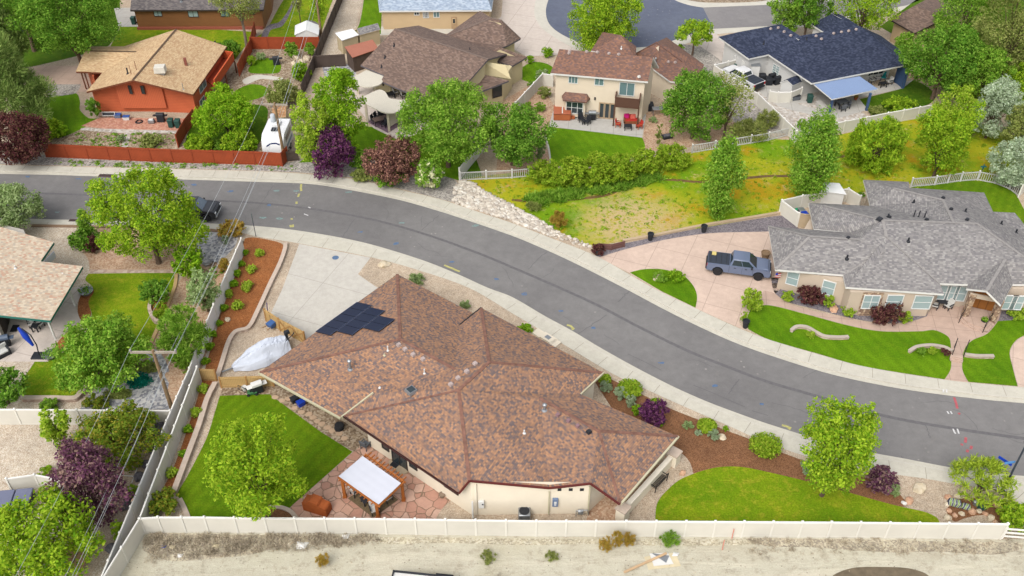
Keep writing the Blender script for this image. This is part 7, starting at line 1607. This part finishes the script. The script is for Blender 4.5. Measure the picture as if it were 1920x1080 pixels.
# iron bench
a_, b_ = G(1220,921), G(1241,899); d_ = b_ - a_; r = thing('garden_bench', 'black iron bench facing the oval lawn', 'bench', (a_+b_)/2 + Vector((.1,.05,0)), math.atan2(d_.y, d_.x) + math.pi)
L = 1.5
for k in range(6): O(r, MB().box((0,-.2+k*.09,.45), (L,.05,.03)), 'seat_slat', m_iron)
for s in (-1,1):
    O(r, MB().bar((s*L/2,-.25,0), (s*L/2,-.25,.66), .05), 'leg', m_iron); O(r, MB().bar((s*L/2,.28,0), (s*L/2,.36,.95), .05), 'leg', m_iron); O(r, MB().bar((s*L/2,-.27,.66), (s*L/2,.33,.66), .05), 'armrest', m_iron)
bk = MB().bar((-L/2,.36,.95), (L/2,.36,.95), .05).bar((-L/2,.31,.55), (L/2,.31,.55), .04)
for k in range(9): bk.bar((-L/2+L*k/8,.31,.55), (-L/2+L*(8-k)/8 if k % 2 else -L/2+L*k/8,.36,.95), .025)
O(r, bk, 'backrest', m_iron)
# side yard
r = thing('wheelbarrow', 'blue wheelbarrow leaning against the pine gate', 'wheelbarrow', G(514,614), 1.0); O(r, MB().extr([(-.5,.35),(.35,.35),(.55,.75),(-.6,.75)], Matrix.Identity(4), .6), 'tray', plain('blue_tray', C(70,110,170), .5)); O(r, MB().bar((-1.0,.28,.6),(.6,.1,.25),.05).bar((-1.0,-.28,.6),(.6,-.1,.25),.05), 'handles', m_woodp)
o = O(r, MB().lathe((0,0,0), [(.12,-.05),(.2,-.04),(.2,.04),(.12,.05)], 14), 'wheel', m_tyre); o.location = (.65,0,.2); o.rotation_euler = (math.pi/2,0,0)
r = thing('broom', 'dark blue handled broom at the end of the pine gate', 'broom', G(503,598)); O(r, MB().bar((0,0,0),(.1,.2,1.7),.05), 'handle', plain('navy_handle', C(60,60,130), .5)); O(r, MB().box((0,0,.12),(.4,.12,.24)), 'head', m_blkp)
r = thing('lawn_mower', 'green lawn mower beside the pine fence on the lawn edge', 'lawn mower', G(474,738), .2); O(r, MB().box((0,0,.22), (.8,.5,.24)), 'deck', plain('green_mower', C(60,120,70), .5), bevel=.05); O(r, MB().box((0,0,.42), (.35,.32,.22)), 'engine', m_blkp, bevel=.04); O(r, MB().bar((-.35,.2,.3),(-1.0,.2,.95),.04).bar((-.35,-.2,.3),(-1.0,-.2,.95),.04).bar((-1.0,-.2,.95),(-1.0,.2,.95),.04), 'handle', m_blkp)
for s in (-1,1):
    for x in (-.32,.32): w_ = O(r, MB().lathe((0,0,0), [(.12,-.04),(.12,.04)], 10), 'wheel', m_tyre); w_.location = (x,s*.28,.12); w_.rotation_euler = (math.pi/2,0,0)
pot(459,732,'white bucket by the pine fence',m_trimw,.2,.42); r = grill(484,735,.5,'small kettle barbecue and white cart by the pine fence', m_trimw)
for i, (x, y) in enumerate(((553,753),(565,760))):
    r = thing('storage_tub', ('black tub against the lower left eave wall','blue tub against the lower left eave wall')[i], 'tub', G(x,y)); O(r, MB().box((0,0,.22), (.55,.4,.42), .7, taper=1.12), 'body', (m_blkp, m_bsign)[i], bevel=.03); O(r, MB().box((0,0,.46), (.66,.5,.06), .7), 'lid', (m_blkp, m_bsign)[i], bevel=.02)
m_step = plain('stepping_stone', C(206,176,146), .9, .12, 2)
ss = [(516,745),(529,752),(541,748),(552,765),(566,773),(579,777),(587,783),(594,790),(604,795),(614,802),(623,808),(636,813),(646,822)]
for i, (x, y) in enumerate(ss):
    p = G(x, y); n_ = 7; rg = random.Random(i); poly = [(p.x + math.cos(k*6.283/n_)*rg.uniform(.22,.36), p.y + math.sin(k*6.283/n_)*rg.uniform(.18,.3)) for k in range(n_)]
    o = MB().prism(poly, LOT, LOT+.04).build('stepping_stone', m_step); tag(o, 'flat stepping stone in the dirt path between lawn and eave', 'stepping stone', 'stepping stones by the back lawn')
r = thing('tyre_stack', 'two dark tyres beside the wall near the flagstones', 'tyres', G(636,804)); O(r, MB().lathe((0,0,0), [(.2,0),(.36,.03),(.38,.12),(.36,.22),(.2,.24)], 18), 'tyre', m_tyre); O(r, MB().lathe((.05,0,.25), [(.2,0),(.36,.03),(.38,.12),(.36,.22),(.2,.24)], 18), 'tyre', m_tyre)
pot(829,932,'small grey-brown pot at the edge of the flagstones',plain('stone_pot', C(160,140,120), .9),.22,.35)
# front utility pads, boulders
for i, (x, y, w_) in enumerate(((1010,626,.9),(1029,636,1.5),(1041,645,.7))):
    p = G(x,y); r = thing('utility_vault', ('square pale utility cover by the front eave, left','large pale utility vault with grey hatch by the front eave','small pale utility cover by the front eave, right')[i], 'utility cover', p, -.75); O(r, MB().box((0,0,.08), (w_,.8,.18)), 'lid', plain('pale_cover', C(240,228,206), .8, .04), bevel=.02)
    if i == 1: O(r, MB().box((-.1,0,.18), (.5,.4,.03)), 'hatch', m_galv)
rock(720,498,1.0,'pale flat boulder on the gravel beside the driveway',m_rk,.35); rock(427,600,.5,'pale rock in the orange mulch beside the outer fence',m_rk,.4); rock(1280,888,.45,'pinkish stone standing on the gravel near the oval lawn',m_rkp,.6); rock(1723,916,.95,'large pale boulder on the corner gravel',m_rk,.3)
rock(1353,820,.6,'pale curved driftwood stone on the brown mulch',m_rk,.3); rock(1704,940,.6,'pink stone at the tip of the brown mulch bed',m_rkp,.4); rock(1695,944,.35,'small white stone beside the pink stone',m_trimw,.4)
ring = [(1778,934),(1776,946),(1779,958),(1776,972),(1790,967),(1803,964),(1822,960),(1835,959),(1847,964),(1858,972),(1865,979),(1852,941),(1868,948),(1878,955),(1815,935),(1795,931)]
for i, (x, y) in enumerate(ring): rock(x, y, .38 + .16*(i % 3 == 0), 'rounded stone edging the small corner bed under the pine', (m_rkp, m_rk)[i % 2], .45, 1.2, 'edging stones round the corner bed')
rock(1829,946,.5,'grey upright stone next to the green box',m_galv,.8,.8)
r = thing('utility_box', 'dark green utility pedestal under the small pine', 'utility box', G(1840,950)); O(r, MB().lathe((0,0,0), [(.3,0),(.3,.35),(.24,.48),(.05,.52)], 14), 'dome', m_binc, smooth=True); O(r, MB().lathe((0,0,0), [(.36,0),(.36,.06)], 14), 'base', m_binc)
t = NT('pebble_mosaic'); w = t.n('TexWave'); w.inputs['Scale'].default_value = 1.1; w.inputs['Distortion'].default_value = 7; t.l(t.tc.outputs['Object'], w.inputs['Vector']); m_mos = t.done(t.ramp(w.outputs['Fac'], [(0,C(60,66,84)),(.4,C(160,162,170)),(.62,C(214,214,214)),(.8,C(150,176,90))]), .8)
bm_ = MB(); p = G(1798,949); r = thing('garden_ornament', 'striped black, white and green boot-shaped garden ornament in the corner bed', 'ornament', p, -.35); O(r, MB().box((-.35,0,.25), (1.0,.55,.45), taper=.8), 'body', m_mos, bevel=.1); O(r, MB().box((.45,0,.18), (.7,.5,.34), taper=.75), 'toe', m_mos, bevel=.1)
for i, (x, y) in enumerate(((302,800),(299,812),(293,822),(290,838),(287,846),(276,872),(262,896),(246,930),(236,950),(210,1030))): rock(x, y, .8, 'dark boulder in the row inside the outer fence', m_rkd, .5, 1.2, 'dark boulders along the outer fence')
for i, (x, y) in enumerate(((566,118),(560,128),(575,112),(556,110),(552,122))): rock(x, y, .9, 'tan boulder in the rockery beside the dark board fence', m_rk, .5, 1.2, 'rockery boulders by the dark fence')
# rubble bank: too many stones to count
poly = [(852,350),(872,338),(888,345),(905,356),(960,386),(1015,416),(1060,440),(1100,455),(1118,472),(1090,462),(1035,444),(962,415),(905,397),(850,380)]
def inpoly(x, y): 
    c_ = False
    for (x0,y0),(x1,y1) in zip(poly, poly[1:]+poly[:1]):
        if (y0 > y) != (y1 > y) and x < (x1-x0)*(y-y0)/(y1-y0)+x0: c_ = not c_
    return c_
bm = bmesh.new(); rg = random.Random(21); k = 0
while k < 1100:
    x, y = rg.uniform(848,1120), rg.uniform(336,474)
    if not inpoly(x, y) or (x > 1040 and rg.random() < .6): continue
    p = G(x, y); s = rg.uniform(.1,.3) * (1.0 if x < 1020 else .7)
    g_ = bmesh.ops.create_icosphere(bm, subdivisions=1, radius=s); R = Matrix.Rotation(rg.uniform(0,6),3,'Z')
    for v in g_['verts']: c_ = v.co * rg.uniform(.75,1.15); c_.x *= 1.3; c_.z *= .7; v.co = R @ c_ + p + Vector((0,0,s*.3))
    k += 1
me = bpy.data.meshes.new('rubble_stones'); bm.to_mesh(me); bm.free(); t = NT('white_rubble'); gg = t.n('NewGeometry'); me.materials.append(t.done(t.ramp(gg.outputs['Random Per Island'], [(0,C(232,222,206)),(.4,C(210,198,182)),(.75,C(188,176,162)),(1,C(244,238,226))]), .9)); o = bpy.data.objects.new('rubble_stones', me); COL.objects.link(o); o['kind'] = 'stuff'
# ---- left neighbour
r = thing('parasol', 'closed royal blue cantilever parasol with black base on the left patio', 'parasol', G(74,668))
O(r, MB().box((0,0,.07), (1.15,.85,.14)), 'base', m_blkp, bevel=.03); O(r, MB().tube([(0,0,.1),(.1,.1,1.2),(-.15,.25,2.2),(-.8,.45,2.75)], .05, 8), 'arm', m_blkp); O(r, MB().tube([(-.35,.3,.95),(-.75,.45,1.9),(-1.15,.6,2.7)], [.1,.26,.1], 10), 'canopy', m_bsign, smooth=True)
chair(62,612,.5,'tan mesh chair under the green eave, left',m_blkp,m_cush); chair(76,613,-.5,'tan mesh chair under the green eave, right',m_blkp,m_cush); table(69,620,0,'small dark table between the mesh chairs',.6,.6,.6,m_blkp,m_blkp)
grill(12,648,.3,'blue-grey covered kettle barbecue on the left patio', plain('slate_lid', C(90,104,124), .5)); sofa(2,668,.8,'beige patio sofa at the left edge',m_blkp,m_cush,1.6)
mt = sheet('door_mat', [(18,622,1),(24,609,1),(37,609,1),(31,622,1)], LOT+.035, m_blkp, False, thick=.012, kind=None); tag(mt, 'black mat outside the left patio door', 'mat')
for x, y, l in ((163,551,'round grey planter at the top of the mulch curve'),(96,670,'round grey planter by the parasol base')): pot(x,y,l,m_galv,.6,.4,'dark')
bq = [G(x,y) for x, y in crom([(318,556),(305,556),(290,562),(282,578),(284,592),(294,606),(303,603)], 5, False)]
r = thing('brick_planter', 'curved red-brick planter with orange mulch against the timber edging', 'planter', bq[0]); lo = offs([(p.x,p.y) for p in bq], .15), offs([(p.x,p.y) for p in bq], -.15)
o = O(r, MB().prism(lo[0] + lo[1][::-1], .1, .5), 'brick_wall', m_curbst); o.location = -r.location; o = O(r, MB().prism([(p.x,p.y) for p in bq], .1, .3), 'mulch', m_mulch); o.location = -r.location
r = thing('spa', 'hot tub with two-panel slate grey cover at the lower left edge', 'hot tub', G(30,955), .12)
O(r, MB().box((0,0,.4), (2.4,2.1,.8)), 'cabinet', m_blkp, bevel=.08)
for s in (-1,1): O(r, MB().box((s*.62,0,.88), (1.2,2.2,.16), taper=.97), 'cover', plain('slate_cover', C(122,126,150), .5, .06), bevel=.05)
r = thing('bicycle', 'small bicycle lying half under the lime-green tree', 'bicycle', G(121,835)); 
for x in (-.45,.5): O(r, MB().tube([(x+math.cos(a)*.3, math.sin(a)*.18, .25+math.sin(a)*.24) for a in [i*math.pi/8 for i in range(17)]], .035, 6), 'wheel', m_tyre)
O(r, MB().bar((-.45,0,.25),(.1,.1,.5),.05).bar((.1,.1,.5),(.5,0,.25),.05).bar((.4,.05,.6),(.5,0,.25),.05), 'frame', m_trimw)
for x0,y0,x1,y1,w_,l in ((120,1060,152,1000,.9,'tan plank lying on the ground under the wires, left one'),(140,1075,170,1012,.8,'tan plank lying on the ground under the wires, right one')):
    a_, b_ = G(x0,y0,.2), G(x1,y1,.2); o = MB().bar(a_, b_, w_, .08).build('plank', plain('tan_plank', C(196,158,116), .85, .1, 3)); tag(o, l, 'plank')
pot(119,1066,'round royal blue pot in the bottom left corner',m_bsign,.3,.4)
r = thing('swing_frame', 'thin white pipe frame lying on the gravel path below the wires', 'frame', G(250,891)); o = O(r, MB().bar(G(211,890,.3), G(251,893,.3), .05).bar(G(258,876,.3), G(247,905,.3), .05), 'pipe', m_trimw); o.location = -r.location
# ---- grey house
pot(1434,484,'tan planter barrel on the pink driveway',plain('tan_barrel', C(150,124,96), .9),.42,.7); pot(1219,450,'black urn on the dark pebbles, left one',m_blkp,.3,.8); pot(1319,435,'black urn on the dark pebbles, right one',m_blkp,.3,.8); pot(1397,614,'dark blue-black urn at the end of the driveway hedge',m_blkp,.3,.8); pot(1120,478,'small black urn by the low slatted fence',m_blkp,.26,.6); pot(1843,607,'black pot with green plant on the porch',m_blkp,.25,.4,'mid'); pot(1827,577,'white figurine-like pot on the porch',m_trimw,.16,.7)
bin_(1506,415,'blue bin inside the white enclosure',m_bsign,.2); bin_(1500,408,'grey bin inside the white enclosure',m_galv,.2); r = thing('tarp_bundle', 'green tarpaulin bundle inside the white enclosure', 'tarpaulin', G(1496,400)); O(r, MB().box((0,0,.3), (1.0,.8,.6), .3, taper=.6), 'cover', plain('green_tarp', C(30,160,110), .6), bevel=.12)
chair(1750,578,1.2,'wrought iron chair in the entry court, left',m_blkc,m_cush); chair(1776,579,-1.0,'wrought iron chair in the entry court, right',m_blkc,m_cush); table(1762,575,0,'round dark table in the entry court',.8,.8,.7,m_blkc,m_blkc)
r = thing('flag', 'small red, white and blue flag on the left corner of the grey house', 'flag', G(1457,538)); z_ = 1.3
O(r, MB().bar((0,-.1,z_+.3),(-.3,-.6,z_+.9),.03), 'pole', m_woodp)
for k in range(5): O(r, MB().box((-.35+k*.0,-.6,z_+.75-k*.1), (.5,.02,.09)), 'stripe', (m_red, m_trimw)[k % 2])
O(r, MB().box((-.5,-.62,z_+.7), (.2,.02,.22)), 'canton', m_bsign)
for i in range(3): sheet('lawn_step', [(1783,664+i*3.5,1),(1806,668+i*3.5,1),(1805,672+i*3.5,1),(1782,668+i*3.5,1)], LOT+.36-i*.11, m_pinkw, False, thick=.3)
for x0,y0,x1,y1,l in ((1783,671,1789,652,'thin iron handrail left of the lawn steps'),(1805,671,1811,655,'thin iron handrail right of the lawn steps')):
    a_, b_ = G(x0,y0), G(x1,y1); r = thing('handrail', l, 'handrail', a_); o = O(r, MB().bar(a_, a_+Vector((0,0,.95)), .05).bar(b_, b_+Vector((0,0,1.1)), .05).bar(a_+Vector((0,0,.95)), b_+Vector((0,0,1.1)), .05), 'rail', m_iron); o.location = -r.location
rock(1563,581,.8,'reddish flat boulder in the house bed between golden shrubs',m_rkp,.35); rock(1234,523,.9,'pale boulder on the small island lawn',m_rk,.4)
r = thing('weather_vane', 'teal pinwheel on a stake behind the curved pickets', 'garden ornament', G(1836,335)); O(r, MB().bar((0,0,0),(0,0,1.5),.04), 'stake', m_iron)
for k in range(4): O(r, MB().bar((0,0,1.5), (math.cos(k*1.57)*.3,0,1.5+math.sin(k*1.57)*.3), .02, .16), 'blade', plain('teal_blade', C(30,120,130), .5))
# ---- sandy lot
m_ply = plain('weathered_plywood', C(228,212,176), .85, .08, 2)
for pts, z, m, l in (([(1208,1044,1),(1266,1036,1),(1277,1061,1),(1216,1068,1)],.13,m_ply,'large weathered plywood sheet lying on the sand'),([(1218,1038,1),(1252,1036,1),(1263,1057,1),(1226,1061,1)],.17,m_trimw,'white board lying on the plywood sheet'),([(1222,1037,1),(1255,1042,1),(1249,1055,1)],.19,m_galv,'grey triangular sheet on top of the boards')):
    o = sheet('board', pts, z, m, False, thick=.03, kind=None); tag(o, l, 'board')
o = MB().bar(G(1170,1073,.2), G(1250,1037,.25), .16, .06).build('plank', plain('pale_plank', C(214,180,140), .8)); tag(o, 'long pale plank lying across the plywood', 'plank')
r = thing('flat_trailer', 'pale flatbed trailer cut by the bottom edge', 'trailer', G(792,1114), -.12); O(r, MB().box((0,0,.6), (4.2,2.0,.12)), 'bed', m_trimw); O(r, MB().box((0,1.02,.7), (4.3,.08,.25)).box((-2.1,0,.7), (.08,2,.25)), 'frame', m_blkp); O(r, MB().box((1.3,1.15,.5), (1.2,.3,.3)), 'fender', m_blkp, bevel=.05); wheels(r, (1.3,), 1.1, .36, m_chrome)
for x, y, l in ((1354,1031,'pink survey stake in the sand, left one'),(1372,1010,'pink survey stake in the sand by the fence')):
    p = G(x, y); o = MB().bar(p, p + Vector((0,0,1.1)), .05).build('survey_stake', plain('pink_stake', C(236,150,130), .7)); tag(o, l, 'stake')
for i, (x, y, w_, m, l) in enumerate(((323,1027,.5,m_ply,'crumpled tan box in the dead weeds'),(404,1026,.7,m_ply,'torn tan cardboard in the dead weeds'),(336,1042,.5,m_trimw,'white scrap on the dead weeds, left'),(306,1026,.4,m_bsign,'dark blue rag in the dead weeds'),(564,1023,.9,m_trimw,'white plastic sheet on the sand by the fence'),(543,1021,.5,m_rk,'pale rock beside the white plastic sheet'),(647,1007,.6,m_trimw,'white crumpled paper near the fence foot'),(1266,1040,.5,m_trimw,'white scrap beside the plywood'))):
    p = G(x, y); rg = random.Random(i+50); o = MB().add([(rg.uniform(-.5,-.3)*w_,rg.uniform(-.4,-.2)*w_,0),(rg.uniform(.3,.5)*w_,rg.uniform(-.4,-.2)*w_,.05),(rg.uniform(.3,.6)*w_,rg.uniform(.2,.4)*w_,.02),(rg.uniform(-.5,-.2)*w_,rg.uniform(.2,.4)*w_,.06),(0,0,.22*w_)], [(0,1,4),(1,2,4),(2,3,4),(3,0,4),(3,2,1,0)]).build('litter', m); o.location = p + Vector((0,0,.02)); tag(o, l, 'litter')
# ================================================================== CAMERA, LIGHT, WORLD
cam = bpy.data.cameras.new('camera'); co = bpy.data.objects.new('camera', cam); COL.objects.link(co)
co.location = CAM; co.rotation_euler = (math.pi/2 - TH, 0, 0)
cam.sensor_width = 36; cam.lens = 36 * FPX / 1920; cam.clip_end = 2000; cam.clip_start = .5
SC.camera = co
SUN_EL, SUN_AZ = math.radians(50), math.radians(-150)       # azimuth measured from +Y, clockwise
sd = bpy.data.lights.new('sun', 'SUN'); sd.energy = 1.0; sd.angle = math.radians(35); sd.color = (1, .96, .9)
so = bpy.data.objects.new('sun', sd); COL.objects.link(so)
dirv = Vector((math.sin(SUN_AZ)*math.cos(SUN_EL), math.cos(SUN_AZ)*math.cos(SUN_EL), math.sin(SUN_EL)))
so.rotation_euler = dirv.to_track_quat('Z', 'Y').to_euler(); so.location = dirv * 200
w = bpy.data.worlds.new('World'); SC.world = w; w.use_nodes = True; nt = w.node_tree
bg = nt.nodes['Background']; sky = nt.nodes.new('ShaderNodeTexSky'); sky.sky_type = 'NISHITA'; sky.sun_disc = False
sky.sun_elevation = SUN_EL; sky.sun_rotation = SUN_AZ; sky.dust_density = 3.0; sky.air_density = 1.0
hs = nt.nodes.new('ShaderNodeHueSaturation'); hs.inputs['Saturation'].default_value = .25      # a veil of cloud: whiter than clear sky
nt.links.new(sky.outputs[0], hs.inputs['Color']); nt.links.new(hs.outputs[0], bg.inputs[0]); bg.inputs[1].default_value = .15
SC.view_settings.view_transform = 'Standard'; SC.view_settings.look = 'None'; SC.view_settings.exposure = 1.0; SC.view_settings.gamma = 1
